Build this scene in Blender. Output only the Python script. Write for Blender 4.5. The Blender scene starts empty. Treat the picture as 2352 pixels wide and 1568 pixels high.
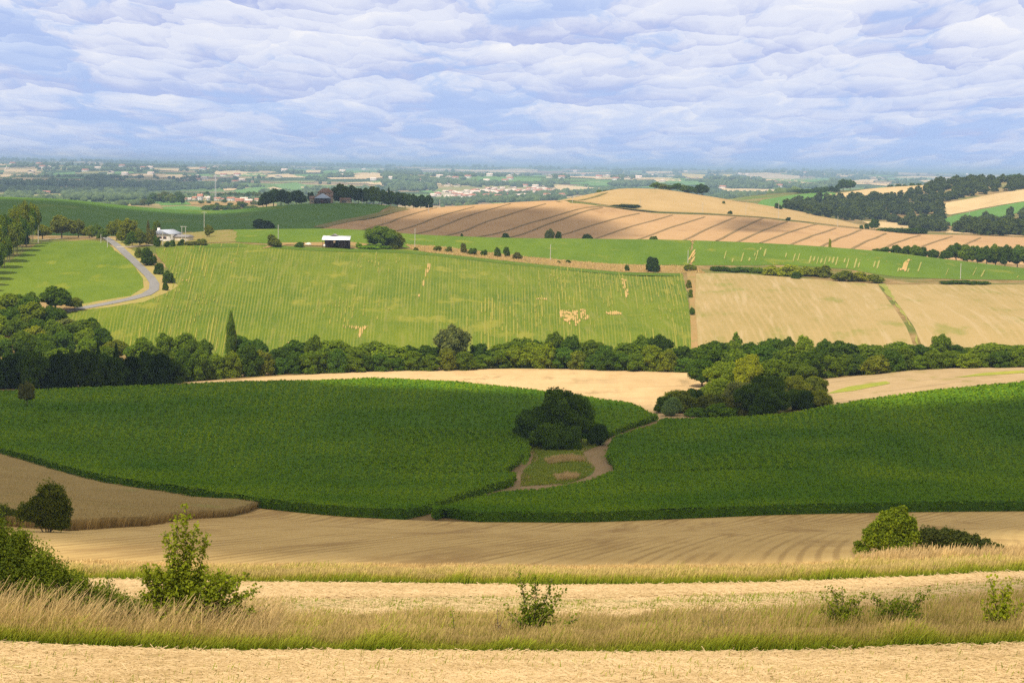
import bpy, math, random
import numpy as np
from mathutils import Vector, Matrix
from mathutils.geometry import delaunay_2d_cdt

scene = bpy.context.scene
R = math.radians
# ------------------------------------------------------------------ camera
CZ = 120.0                       # eye height in world units (metres)
U0, V0, FPX = 1176.0, 784.0, 4388.0   # layout measurements were taken at 2352 x 1568
cam_d = bpy.data.cameras.new("camera")
cam = bpy.data.objects.new("camera", cam_d)
scene.collection.objects.link(cam)
scene.camera = cam
cam_d.sensor_width = 36.0
cam_d.lens = 18.0 / (1176.0 / FPX)
cam_d.clip_start = 0.5
cam_d.clip_end = 120000.0
PITCH = math.atan(400.0 / FPX)
ROLL = math.atan(0.0128)
_f = Vector((0, math.cos(PITCH), -math.sin(PITCH)))
_r = Vector((1, 0, 0)); _u = _r.cross(_f)
_r2 = _r * math.cos(ROLL) + _u * math.sin(ROLL)
_u2 = _r2.cross(_f)
cam.matrix_world = Matrix.Translation((0, 0, CZ)) @ Matrix((_r2, _u2, -_f)).transposed().to_4x4()
CR, CU, CF = np.array(_r2), np.array(_u2), np.array(_f)

# ------------------------------------------------------------------ light
SUN_AZ, SUN_EL = R(-152), R(57)
SUN = np.array([math.sin(SUN_AZ) * math.cos(SUN_EL), math.cos(SUN_AZ) * math.cos(SUN_EL), math.sin(SUN_EL)])
sd = bpy.data.lights.new("sun", 'SUN')
sd.energy = 4.3
sd.angle = R(0.53)
sd.color = (1.0, 0.93, 0.80)
so = bpy.data.objects.new("sun", sd)
scene.collection.objects.link(so)
so.rotation_euler = Vector(SUN).to_track_quat('Z', 'Y').to_euler()

scene.view_settings.view_transform = 'Standard'
scene.view_settings.look = 'None'
scene.view_settings.gamma = 1.0
scene.view_settings.exposure = 0.30
scene.render.engine = 'CYCLES'
scene.cycles.use_denoising = False
scene.cycles.max_bounces = 5
scene.cycles.diffuse_bounces = 2
scene.cycles.transparent_max_bounces = 12
scene.cycles.volume_bounces = 0
scene.cycles.caustics_reflective = False
scene.cycles.caustics_refractive = False


class NT:
    """small helper to wire node trees"""
    def __init__(s, tree):
        s.t = tree; s.n = tree.nodes; s.l = tree.links

    def add(s, typ, ins=None, **props):
        nd = s.n.new(typ)
        for k, v in props.items():
            setattr(nd, k, v)
        for k, v in (ins or {}).items():
            sock = nd.inputs[k]
            if isinstance(v, bpy.types.NodeSocket):
                s.l.new(v, sock)
            else:
                if sock.type == 'RGBA' and not isinstance(v, (int, float)) and len(v) == 3:
                    v = (*v, 1)
                sock.default_value = v
        return nd

    def m(s, op, a, b=0.0, c=0.0, clamp=False):
        return s.add('ShaderNodeMath', {0: a, 1: b, 2: c}, operation=op, use_clamp=clamp).outputs[0]

    def ss(s, x, lo, hi, a=0.0, b=1.0):
        return s.add('ShaderNodeMapRange', {'Value': x, 'From Min': lo, 'From Max': hi, 'To Min': a, 'To Max': b},
                     interpolation_type='SMOOTHSTEP').outputs[0]

    def mix(s, f, a, b, blend='MIX'):
        nd = s.add('ShaderNodeMix', {0: f}, data_type='RGBA', blend_type=blend)
        for i, v in ((6, a), (7, b)):
            if isinstance(v, bpy.types.NodeSocket):
                s.l.new(v, nd.inputs[i])
            else:
                nd.inputs[i].default_value = (*v[:3], 1)
        return nd.outputs[2]

    def noise(s, vec, scale, detail=2.0, rough=0.5, dist=0.0):
        return s.add('ShaderNodeTexNoise', {'Vector': vec, 'Scale': scale, 'Detail': detail, 'Roughness': rough,
                                            'Distortion': dist}).outputs[0]

    def vec(s, x, y, z=0.0):
        return s.add('ShaderNodeCombineXYZ', {0: x, 1: y, 2: z}).outputs[0]


# ------------------------------------------------------------------ world: sky with broken stratocumulus
world = bpy.data.worlds.new("World")
scene.world = world
world.use_nodes = True
w = NT(world.node_tree)
w.n.clear()
tc = w.add('ShaderNodeTexCoord').outputs['Generated']
sky = w.add('ShaderNodeTexSky', sky_type='NISHITA', sun_disc=False, sun_elevation=SUN_EL, sun_rotation=SUN_AZ,
            altitude=200.0, air_density=1.0, dust_density=1.0, ozone_density=1.6).outputs[0]
sep = w.add('ShaderNodeSeparateXYZ', {0: tc})
X, Y, Z = sep.outputs
az = w.m('ARCTAN2', X, Y)
zz = w.m('MAXIMUM', Z, 0.0)
den = w.m('ADD', zz, 0.030)
pv = w.m('LOGARITHM', den, math.e)
pu = w.m('MULTIPLY', az, w.m('MULTIPLY', 15.0, w.m('POWER', w.m('DIVIDE', 0.08, den), 0.45)))
PV = w.m('MULTIPLY', pv, 2.4)
PB = w.vec(w.m('ADD', pu, 3.7), PV)
# warp the lookup so that the banks billow
wx = w.m('MULTIPLY', w.m('SUBTRACT', w.noise(PB, 2.0, 4, 0.5), 0.5), 0.8)
wy = w.m('MULTIPLY', w.m('SUBTRACT', w.noise(w.vec(w.m('ADD', pu, 31.0), PV), 2.2, 4, 0.5), 0.5), 0.36)
PU = w.m('ADD', pu, wx)
PW = w.m('ADD', PV, wy)


def puffs(scale, zo):
    """rounded heads with flat shaded bases: brightness follows the height inside each cell"""
    vo = w.add('ShaderNodeTexVoronoi', {'Vector': w.vec(w.m('MULTIPLY', PU, 0.62), PW, zo), 'Scale': scale, 'Randomness': 1.0}, feature='F1')
    cy = w.add('ShaderNodeSeparateXYZ', {0: vo.outputs['Position']}).outputs[1]
    dy = w.m('MULTIPLY', w.m('SUBTRACT', PW, cy), scale)
    return dy, vo.outputs['Distance']


d1, r1 = puffs(1.8, 0.0)
d2, r2 = puffs(4.4, 4.0)
n1 = w.noise(w.vec(PU, PW, 2.0), 0.8, 3, 0.5)
m1 = w.noise(w.vec(PU, w.m('MULTIPLY', PW, 1.2), 5.0), 2.4, 6, 0.6)
nf = w.noise(w.vec(PU, w.m('MULTIPLY', PW, 1.4), 9.0), 7.0, 5, 0.62)
edge = w.m('ADD', w.m('MULTIPLY', d1, 0.62), w.m('MULTIPLY', d2, 0.34))
lit = w.m('ADD', edge, w.m('MULTIPLY', w.m('SUBTRACT', m1, 0.5), 1.3))
lit = w.m('ADD', lit, w.m('MULTIPLY', w.m('SUBTRACT', nf, 0.5), 0.5))
lit = w.m('ADD', lit, w.m('MULTIPLY', w.m('SUBTRACT', n1, 0.5), 1.7))
hot = w.ss(lit, 0.25, 0.85)
lit = w.ss(lit, -0.62, 0.30)
ccol = w.mix(lit, (0.47, 0.54, 0.84), (0.80, 0.83, 0.96))
ccol = w.mix(hot, ccol, (0.97, 0.96, 0.985))
# towards the horizon the deck thins to blue haze
lowf = w.ss(zz, 0.0, 0.070, 0.80, 0.0)
lowf = w.m('MULTIPLY', lowf, w.ss(m1, 0.62, 0.40, 0.50, 1.0))
ccol = w.mix(lowf, ccol, (0.43, 0.58, 0.93))
blue = w.mix(0.93, w.add('ShaderNodeVectorMath', {0: sky, 1: (0.09, 0.09, 0.09)}, operation='MULTIPLY').outputs[0], (0.42, 0.60, 0.98))
cov = w.ss(w.m('ADD', w.m('ADD', n1, w.m('MULTIPLY', m1, 0.6)), w.m('MULTIPLY', nf, 0.15)), 0.66, 0.86)
cov = w.m('MAXIMUM', cov, w.ss(zz, 0.0, 0.09, 0.45, 0.55))
col = w.mix(cov, blue, ccol)
# overhead, out of view, the deck is tinted warm to warm the fill light
col = w.mix(w.ss(zz, 0.12, 0.4), col, w.mix(cov, (0.50, 0.62, 0.80), (0.86, 0.80, 0.70)))
up = w.ss(zz, 0.14, 0.5, 1.0, 1.0)
col = w.add('ShaderNodeVectorMath', {0: col, 1: up}, operation='SCALE')
w.l.new(up, col.inputs['Scale'])
col = col.outputs[0]
bgs = w.add('ShaderNodeBackground', {'Color': sky, 'Strength': 0.05})
bgc = w.add('ShaderNodeBackground', {'Color': col, 'Strength': 0.86})
adds = w.add('ShaderNodeMixShader', {0: 0.93, 1: bgs.outputs[0], 2: bgc.outputs[0]})
w.l.new(adds.outputs[0], w.add('ShaderNodeOutputWorld').inputs[0])

# ------------------------------------------------------------------ terrain
def vh(u):
    return 384.0 + (np.asarray(u, float) - 1176.0) * 0.0128


def ray_azt(u, v):
    u = np.asarray(u, float); v = np.asarray(v, float)
    d = CF[None, :] + ((u - U0) / FPX)[:, None] * CR[None, :] - ((v - V0) / FPX)[:, None] * CU[None, :]
    h = np.hypot(d[:, 0], d[:, 1])
    return np.arctan2(d[:, 0], d[:, 1]), d[:, 2] / h


def pchip_slopes(x, y):
    h = np.diff(x, axis=-1); dl = np.diff(y, axis=-1) / h
    m = np.zeros_like(y)
    a, b = dl[..., :-1], dl[..., 1:]
    h0, h1 = h[..., :-1], h[..., 1:]
    w1, w2 = 2 * h1 + h0, h1 + 2 * h0
    ok = a * b > 0
    with np.errstate(divide='ignore', invalid='ignore'):
        mm = (w1 + w2) / (w1 / np.where(ok, a, 1) + w2 / np.where(ok, b, 1))
    m[..., 1:-1] = np.where(ok, mm, 0)
    m[..., 0] = dl[..., 0]; m[..., -1] = dl[..., -1]
    return m


def hermite(x0, x1, y0, y1, m0, m1, x):
    h = x1 - x0; t = (x - x0) / h; t2 = t * t; t3 = t2 * t
    return (2*t3-3*t2+1)*y0 + (t3-2*t2+t)*h*m0 + (-2*t3+3*t2)*y1 + (t3-t2)*h*m1


def V(*pts):                     # feature line: (u, v, D)
    return [(float(a), float(b), float(c)) for a, b, c in pts]


def C(D, *pts):
    return [(float(a), float(b), float(D)) for a, b in pts]


def HZ(D, dv):
    return [(float(u), float(vh(u) + dv), float(D)) for u in (0, 600, 1200, 1800, 2352)]


LINES = [
    C(43, (0, 1568), (2352, 1568)),
    C(48, (0, 1475), (300, 1490), (600, 1495), (1200, 1498), (1800, 1496), (2100, 1485), (2352, 1478)),
    C(56, (0, 1425), (600, 1442), (1200, 1442), (1800, 1430), (2352, 1400)),
    C(80, (0, 1338), (600, 1338), (1200, 1344), (1600, 1342), (2000, 1330), (2352, 1314)),
    C(89, (0, 1322), (600, 1325), (1200, 1328), (1600, 1328), (2000, 1316), (2352, 1302)),
    C(120, (0, 1268), (600, 1285), (1200, 1290), (1800, 1285), (2352, 1268)),
    C(190, (0, 1195), (300, 1205), (600, 1225), (1200, 1240), (1800, 1232), (2352, 1225)),
    V((0, 1042, 400), (200, 1098, 360), (440, 1140, 320), (600, 1165, 300), (800, 1185, 290), (1050, 1196, 285),
      (1300, 1198, 285), (1500, 1192, 287), (1800, 1180, 292), (2352, 1172, 298)),
    V((0, 1000, 445), (440, 1060, 410), (1176, 1085, 390), (1800, 1065, 400), (2352, 1050, 410)),
    V((0, 935, 510), (600, 960, 489), (850, 960, 489), (1290, 1010, 450), (1800, 985, 470), (2352, 950, 480)),
    V((0, 893, 560), (420, 880, 580), (850, 880, 600), (1100, 893, 585), (1450, 935, 540), (1700, 945, 528), (1900, 925, 522),
      (2100, 905, 530), (2352, 880, 540)),
    V((0, 870, 600), (420, 876, 615), (600, 862, 625), (850, 852, 640), (1200, 846, 645), (1570, 855, 632), (1880, 865, 612),
      (2100, 848, 620), (2352, 842, 620)),
    C(690, (0, 818), (600, 826), (1200, 833), (1800, 828), (2352, 819)),
    C(765, (0, 712), (300, 716), (600, 748), (1200, 753), (1800, 748), (2352, 742)),
    C(880, (0, 626), (300, 628), (775, 650), (1200, 666), (1500, 680), (1800, 676), (2352, 688)),
    C(1000, (0, 560), (300, 560), (540, 556), (775, 570), (1000, 585), (1200, 600), (1500, 622), (1600, 622), (1800, 628),
      (2000, 640), (2352, 647)),
    C(1120, (0, 540), (240, 543), (400, 538), (540, 528), (740, 526), (1000, 541), (1200, 547), (1500, 551), (1800, 562),
      (2000, 576), (2200, 600), (2352, 618)),
    C(1220, (0, 560), (540, 548), (740, 545), (1200, 563), (1800, 577), (2000, 588), (2352, 614)),
    C(1330, (0, 530), (300, 528), (540, 520), (740, 522), (1000, 537), (1200, 543), (1500, 547), (1800, 556), (2000, 570),
      (2200, 580), (2352, 585)),
    C(1500, (0, 485), (300, 500), (450, 505), (600, 498), (740, 500), (900, 510), (1100, 508), (1300, 508), (1500, 518),
      (1800, 531), (2000, 550), (2200, 560), (2352, 566)),
    C(1680, (0, 453), (150, 459), (300, 474), (400, 482), (500, 484), (600, 477), (700, 469), (800, 467), (880, 472),
      (960, 480), (1000, 478), (1100, 471), (1300, 462), (1400, 473), (1500, 486), (1640, 492), (1800, 505), (2000, 527),
      (2150, 538), (2352, 545)),
    C(1850, (0, 462), (500, 497), (700, 480), (800, 480), (1000, 490), (1100, 482), (1300, 462), (1440, 453), (1500, 458), (1700, 480),
      (1900, 511), (2100, 531), (2352, 539)),
    C(2050, (0, 480), (500, 507), (900, 500), (1200, 477), (1300, 458), (1370, 443), (1440, 433), (1500, 434), (1600, 447),
      (1700, 463), (1800, 480), (1900, 500), (2000, 519), (2100, 528), (2352, 532)),
    C(2300, (0, 490), (500, 490), (900, 497), (1300, 500), (1500, 500), (1700, 482), (1800, 484), (1900, 489), (2000, 490),
      (2100, 492), (2200, 490), (2352, 485)),
    C(2700, (0, 472), (380, 471), (500, 466), (700, 475), (1000, 500), (1500, 500), (1700, 453), (1800, 443), (1900, 440),
      (2000, 433), (2100, 427), (2200, 418), (2300, 415), (2352, 416)),
    C(3100, (0, 462), (500, 462), (1000, 482), (1600, 480), (1800, 462), (2000, 455), (2352, 440)),
    C(4200, (0, 440), (500, 445), (1000, 457), (1300, 453), (1700, 452), (2352, 448)),
    HZ(6000, 47), HZ(9000, 27), HZ(14000, 13), HZ(22000, 3.5), HZ(45000, 5),
]
AZG = np.arange(-60, 60.001, 0.1) * math.pi / 180
GD, GZ = [np.full(AZG.shape, 0.0), np.full(AZG.shape, 20.0)], [np.full(AZG.shape, -1.75), np.full(AZG.shape, -6.7)]
for L in LINES:
    L = np.array(L)
    a, t = ray_azt(L[:, 0], L[:, 1])
    z = L[:, 2] * t
    for dst, val in ((GD, L[:, 2]), (GZ, z)):
        m = pchip_slopes(a, val)
        q = np.clip(AZG, a[0], a[-1])
        i = np.clip(np.searchsorted(a, q, 'right') - 1, 0, len(a) - 2)
        dst.append(hermite(a[i], a[i+1], val[i], val[i+1], m[i], m[i+1], q))
GD, GZ = np.array(GD).T, np.array(GZ).T          # (azimuth, line)
GM = pchip_slopes(GD, GZ)

_rs = np.random.RandomState(5)
_LAT = _rs.rand(256, 256)


def vnoise(x, y):
    xi, yi = np.floor(x).astype(int), np.floor(y).astype(int)
    fx, fy = x - xi, y - yi
    fx, fy = fx*fx*(3-2*fx), fy*fy*(3-2*fy)
    g = lambda i, j: _LAT[i & 255, j & 255]
    return (g(xi, yi)*(1-fx) + g(xi+1, yi)*fx)*(1-fy) + (g(xi, yi+1)*(1-fx) + g(xi+1, yi+1)*fx)*fy - 0.5


def terrain(x, y):
    """height of the ground (world z) at x, y in front of the viewpoint"""
    x = np.atleast_1d(np.asarray(x, float)); y = np.atleast_1d(np.asarray(y, float))
    out = np.empty(x.shape)
    for s in range(0, len(x), 60000):
        xs, ys = x[s:s+60000], y[s:s+60000]
        D = np.hypot(xs, ys); a = np.arctan2(xs, ys)
        f = np.clip((a - AZG[0]) / (AZG[1] - AZG[0]), 0, len(AZG) - 1.001)
        i = f.astype(int); f = (f - i)[:, None]
        d = GD[i]*(1-f) + GD[i+1]*f; z = GZ[i]*(1-f) + GZ[i+1]*f; m = GM[i]*(1-f) + GM[i+1]*f
        k = np.clip((D[:, None] >= d).sum(1) - 1, 0, d.shape[1] - 2)
        r = np.arange(len(k))
        zz = hermite(d[r, k], d[r, k+1], z[r, k], z[r, k+1], m[r, k], m[r, k+1], np.minimum(D, 45000))
        far = np.clip((D - 2900) / 5000, 0, 1)
        zz = zz + far * (52*vnoise(xs/2600+3, ys/2600) + 24*vnoise(xs/1100, ys/1100+9) + 8*vnoise(xs/420, ys/420))
        mid = np.clip((D - 60) / 300, 0, 1) * (1 - far)
        zz = zz + mid * 0.5 * vnoise(xs/45, ys/45)
        out[s:s+60000] = zz + CZ
    return out


_DS = np.geomspace(4, 44000, 1500)


def project(u, v, h=0.0, dmin=4.0, dmax=44000.0):
    """ray through layout position (u, v) down to the ground (+h); near a crest the closest grazing point"""
    u = np.atleast_1d(np.asarray(u, float)); v = np.atleast_1d(np.asarray(v, float))
    a, t = ray_azt(u, v)
    ds = _DS if (dmin < 5 and dmax > 4e4) else np.geomspace(dmin, dmax, 700)
    A = np.repeat(a, len(ds)); DD = np.tile(ds, len(a))
    Z = terrain(np.sin(A)*DD, np.cos(A)*DD).reshape(len(a), -1) + h
    diff = (Z - (CZ + t[:, None]*ds[None, :])) / ds[None, :]
    res = np.empty(len(a))
    for i in range(len(a)):
        hit = np.nonzero(diff[i] >= 0)[0]
        if len(hit) and hit[0] > 0:
            k = hit[0]
            f = -diff[i, k-1] / (diff[i, k] - diff[i, k-1])
            res[i] = ds[k-1] + f*(ds[k] - ds[k-1])
        elif len(hit):
            res[i] = ds[0]
        else:
            res[i] = ds[np.argmax(diff[i])]
    return np.stack([np.sin(a)*res, np.cos(a)*res], 1)


def poly(pts, h=0.0, dmin=4.0, dmax=44000.0):
    """layout outline -> ground outline (x, y). (u, v) ground, (u, v, 't') top of the crop, (u, v, D) forced distance"""
    out = np.zeros((len(pts), 2))
    for flag, hh in (('g', 0.0), ('t', h)):
        idx = [i for i, p in enumerate(pts) if (len(p) == 2 and flag == 'g') or (len(p) == 3 and p[2] == flag)]
        if idx:
            out[idx] = project([pts[i][0] for i in idx], [pts[i][1] for i in idx], hh, dmin, dmax)
    for i, p in enumerate(pts):
        if len(p) == 3 and not isinstance(p[2], str):
            a, _ = ray_azt([p[0]], [p[1]])
            out[i] = (math.sin(a[0])*p[2], math.cos(a[0])*p[2])
    return out


# ------------------------------------------------------------------ mesh helpers
def link(o, parent=None):
    scene.collection.objects.link(o)
    if parent is not None:
        o.parent = parent
    return o


def raw_mesh(name, verts, faces, mats=(), smooth=False, mi=None, attr=None):
    """faces: (n,3)/(n,4) array or a list of tuples"""
    me = bpy.data.meshes.new(name)
    verts = np.asarray(verts, np.float32)
    me.vertices.add(len(verts)); me.vertices.foreach_set('co', verts.ravel())
    if isinstance(faces, np.ndarray):
        n, k = faces.shape
        loops = faces.astype(np.int32).ravel()
        starts = np.arange(n, dtype=np.int32) * k
    else:
        loops = np.array([i for f in faces for i in f], np.int32)
        ln = np.array([len(f) for f in faces], np.int32)
        starts = np.concatenate([[0], np.cumsum(ln)[:-1]]).astype(np.int32)
        n = len(faces)
    me.loops.add(len(loops)); me.loops.foreach_set('vertex_index', loops)
    me.polygons.add(n); me.polygons.foreach_set('loop_start', starts)
    if smooth:
        me.polygons.foreach_set('use_smooth', np.ones(n, bool))
    if mi is not None:
        me.polygons.foreach_set('material_index', np.asarray(mi, np.int32))
    for m in mats:
        me.materials.append(m)
    for k, val in (attr or {}).items():
        at = me.attributes.new(k, 'FLOAT', 'POINT')
        at.data.foreach_set('value', np.asarray(val, np.float32))
    me.update(calc_edges=True)
    me.validate()
    return me


def obj(name, me, parent=None, loc=(0, 0, 0), **props):
    o = bpy.data.objects.new(name, me)
    o.location = loc
    for k, v in props.items():
        o[k] = v
    return link(o, parent)


def lift(D):                     # a sheet lies this far above the ground below it
    return 0.010 + 0.00010 * D


def inpoly(px, py, P):
    c = np.zeros(px.shape, bool)
    n = len(P)
    for i in range(n):
        x1, y1 = P[i]; x2, y2 = P[(i+1) % n]
        if y1 == y2:
            continue
        c ^= ((y1 > py) != (y2 > py)) & (px < (x2-x1)*(py-y1)/(y2-y1) + x1)
    return c


def cdt_polar(P, step):
    """fill the ground outline P with an even net in (azimuth, ln distance)"""
    q = np.stack([np.arctan2(P[:, 0], P[:, 1]), np.log(np.hypot(P[:, 0], P[:, 1]))], 1)
    edge = []
    for i in range(len(q)):
        a, b = q[i], q[(i+1) % len(q)]
        n = max(1, int(np.hypot(*(b-a)) / step))
        for k in range(n):
            edge.append(a + (b-a)*k/n)
    edge = np.array(edge)
    lo, hi = q.min(0), q.max(0)
    gx, gy = np.meshgrid(np.arange(lo[0], hi[0], step), np.arange(lo[1], hi[1], step))
    gx = gx.ravel() + (np.arange(gx.size) % 2)*0.0; gy = gy.ravel()
    ins = inpoly(gx, gy, edge)
    gx, gy = gx[ins], gy[ins]
    keep = np.ones(len(gx), bool)
    for s in range(0, len(gx), 4000):
        dd = (gx[s:s+4000, None]-edge[None, :, 0])**2 + (gy[s:s+4000, None]-edge[None, :, 1])**2
        keep[s:s+4000] = dd.min(1) > (0.45*step)**2
    gx, gy = gx[keep], gy[keep]
    ne = len(edge)
    allp = np.concatenate([edge, np.stack([gx, gy], 1)])
    sc = 1.0/step
    vs = [Vector((float(a*sc), float(b*sc))) for a, b in allp]
    es = [(i, (i+1) % ne) for i in range(ne)]
    r = delaunay_2d_cdt(vs, es, [list(range(ne))], 1, 1e-5)
    ov = np.array([(v.x/sc, v.y/sc) for v in r[0]])
    xy = np.stack([np.sin(ov[:, 0])*np.exp(ov[:, 1]), np.cos(ov[:, 0])*np.exp(ov[:, 1])], 1)
    fs = np.array([f for f in r[2] if len(f) == 3])
    a, b, c = xy[fs[:, 0]], xy[fs[:, 1]], xy[fs[:, 2]]
    cr = (b[:, 0]-a[:, 0])*(c[:, 1]-a[:, 1]) - (b[:, 1]-a[:, 1])*(c[:, 0]-a[:, 0])
    fs[cr < 0] = fs[cr < 0][:, ::-1]
    exy = np.stack([np.sin(edge[:, 0])*np.exp(edge[:, 1]), np.cos(edge[:, 0])*np.exp(edge[:, 1])], 1)
    return xy, fs, exy


def jag(P, amp, seed=0):
    """break the straight runs of an outline a little (in place along azimuth / ln distance)"""
    rs = np.random.RandomState(seed)
    q = np.stack([np.arctan2(P[:, 0], P[:, 1]), np.log(np.hypot(P[:, 0], P[:, 1]))], 1)
    out = []
    for i in range(len(q)):
        a, b = q[i], q[(i+1) % len(q)]
        n = max(1, int(np.hypot(*(b-a)) / (amp*6)))
        for k in range(n):
            out.append(a + (b-a)*k/n + (rs.rand(2)-0.5)*amp*(k > 0))
    q = np.array(out)
    return np.stack([np.sin(q[:, 0])*np.exp(q[:, 1]), np.cos(q[:, 0])*np.exp(q[:, 1])], 1)


OUTLINES = {}


def sheet(name, pts, mat, h=0.0, level=1, step=0.004, dmin=4.0, dmax=44000.0, rough=0.0, jg=0.0, kind='structure', label=None,
          key=None, extra=None, **kw):
    """one field: a sheet on the terrain, or a standing crop of height h with its sides"""
    P = poly(pts, h, dmin, dmax) if not isinstance(pts, np.ndarray) else pts
    if jg:
        P = jag(P, jg, len(name))
    if key:
        OUTLINES[key] = P
    xy, fs, exy = cdt_polar(P, step)
    D = np.hypot(xy[:, 0], xy[:, 1])
    z = terrain(xy[:, 0], xy[:, 1]) + lift(D)*level + h
    if rough:
        rs = np.random.RandomState(3)
        z = z + (rs.rand(len(z)) - 0.5) * rough
    verts = np.column_stack([xy, z])
    if h > 0:
        if np.sum(exy[:, 0]*np.roll(exy[:, 1], -1) - np.roll(exy[:, 0], -1)*exy[:, 1]) < 0:
            exy = exy[::-1]
        n = len(exy)
        gz = terrain(exy[:, 0], exy[:, 1])
        eD = np.hypot(exy[:, 0], exy[:, 1])
        top = np.column_stack([exy, gz + h + lift(eD)*level]); bot = np.column_stack([exy, gz - 0.3])
        b = len(verts)
        verts = np.concatenate([verts, top, bot])
        i = np.arange(n); j = (i+1) % n
        side = np.concatenate([np.stack([b+i, b+n+i, b+n+j], 1), np.stack([b+i, b+n+j, b+j], 1)])
        fs = np.concatenate([fs, side[:, ::-1]])
    mi = np.zeros(len(fs), int)
    mats = [mat]
    if extra:
        for (v2, f2, m2) in extra:
            fs = np.concatenate([fs, f2 + len(verts)])
            verts = np.concatenate([verts, v2])
            mats.append(m2); mi = np.concatenate([mi, np.full(len(f2), len(mats)-1)])
    me = raw_mesh(name, verts, fs, mats, smooth=(h == 0), mi=mi)
    props = dict(kind=kind)
    props['label'] = label or name.replace('_', ' ')
    props.update(kw)
    return obj(name, me, **props)


def ribbon(pts, width, level=2, up=0.0, step=0.02, dmin=4.0, dmax=44000.0):
    """a strip of given width (metres) along a layout polyline -> (verts, faces)"""
    P = poly(pts, 0, dmin, dmax)
    seg = [P[0]]
    for i in range(len(P)-1):
        L = np.hypot(*(P[i+1]-P[i])); n = max(1, int(L / (np.hypot(*P[i])*step)))
        for k in range(1, n+1):
            seg.append(P[i] + (P[i+1]-P[i])*k/n)
    S = np.array(seg)
    for _ in range(2):                       # round the corners
        S[1:-1] = 0.25*S[:-2] + 0.5*S[1:-1] + 0.25*S[2:]
    T = np.gradient(S, axis=0); T /= np.maximum(np.hypot(T[:, 0], T[:, 1])[:, None], 1e-9)
    N = np.stack([-T[:, 1], T[:, 0]], 1)
    wv = np.broadcast_to(np.asarray(width, float), (len(S),))[:, None] / 2
    cols = [S + N*wv, S + N*wv*0.33, S - N*wv*0.33, S - N*wv]
    vs = []
    for ci, c in enumerate(cols):
        D = np.hypot(c[:, 0], c[:, 1])
        vs.append(np.column_stack([c, terrain(c[:, 0], c[:, 1]) + lift(D)*level + (up if ci in (1, 2) else 0)]))
    n = len(S)
    verts = np.concatenate(vs)
    i = np.arange(n-1)
    fs = []
    for c in range(3):
        a, b = c*n + i, (c+1)*n + i
        fs.append(np.stack([a, b, b+1, ], 1)); fs.append(np.stack([a, b+1, a+1], 1))
    return verts, np.concatenate(fs)[:, ::1]


# ------------------------------------------------------------------ materials
def mat(name):
    m = bpy.data.materials.new(name); m.use_nodes = True
    t = NT(m.node_tree); t.n.clear()
    return m, t


def finish(t, col, rough=0.9, bump=None, bs=0.4, bd=0.3, spec=0.05):
    ins = {'Base Color': col, 'Roughness': rough, 'Specular IOR Level': spec}
    if bump is not None:
        ins['Normal'] = t.add('ShaderNodeBump', {'Height': bump, 'Strength': bs, 'Distance': bd}).outputs[0]
    p = t.add('ShaderNodeBsdfPrincipled', ins)
    t.l.new(p.outputs[0], t.add('ShaderNodeOutputMaterial').inputs[0])


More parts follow.
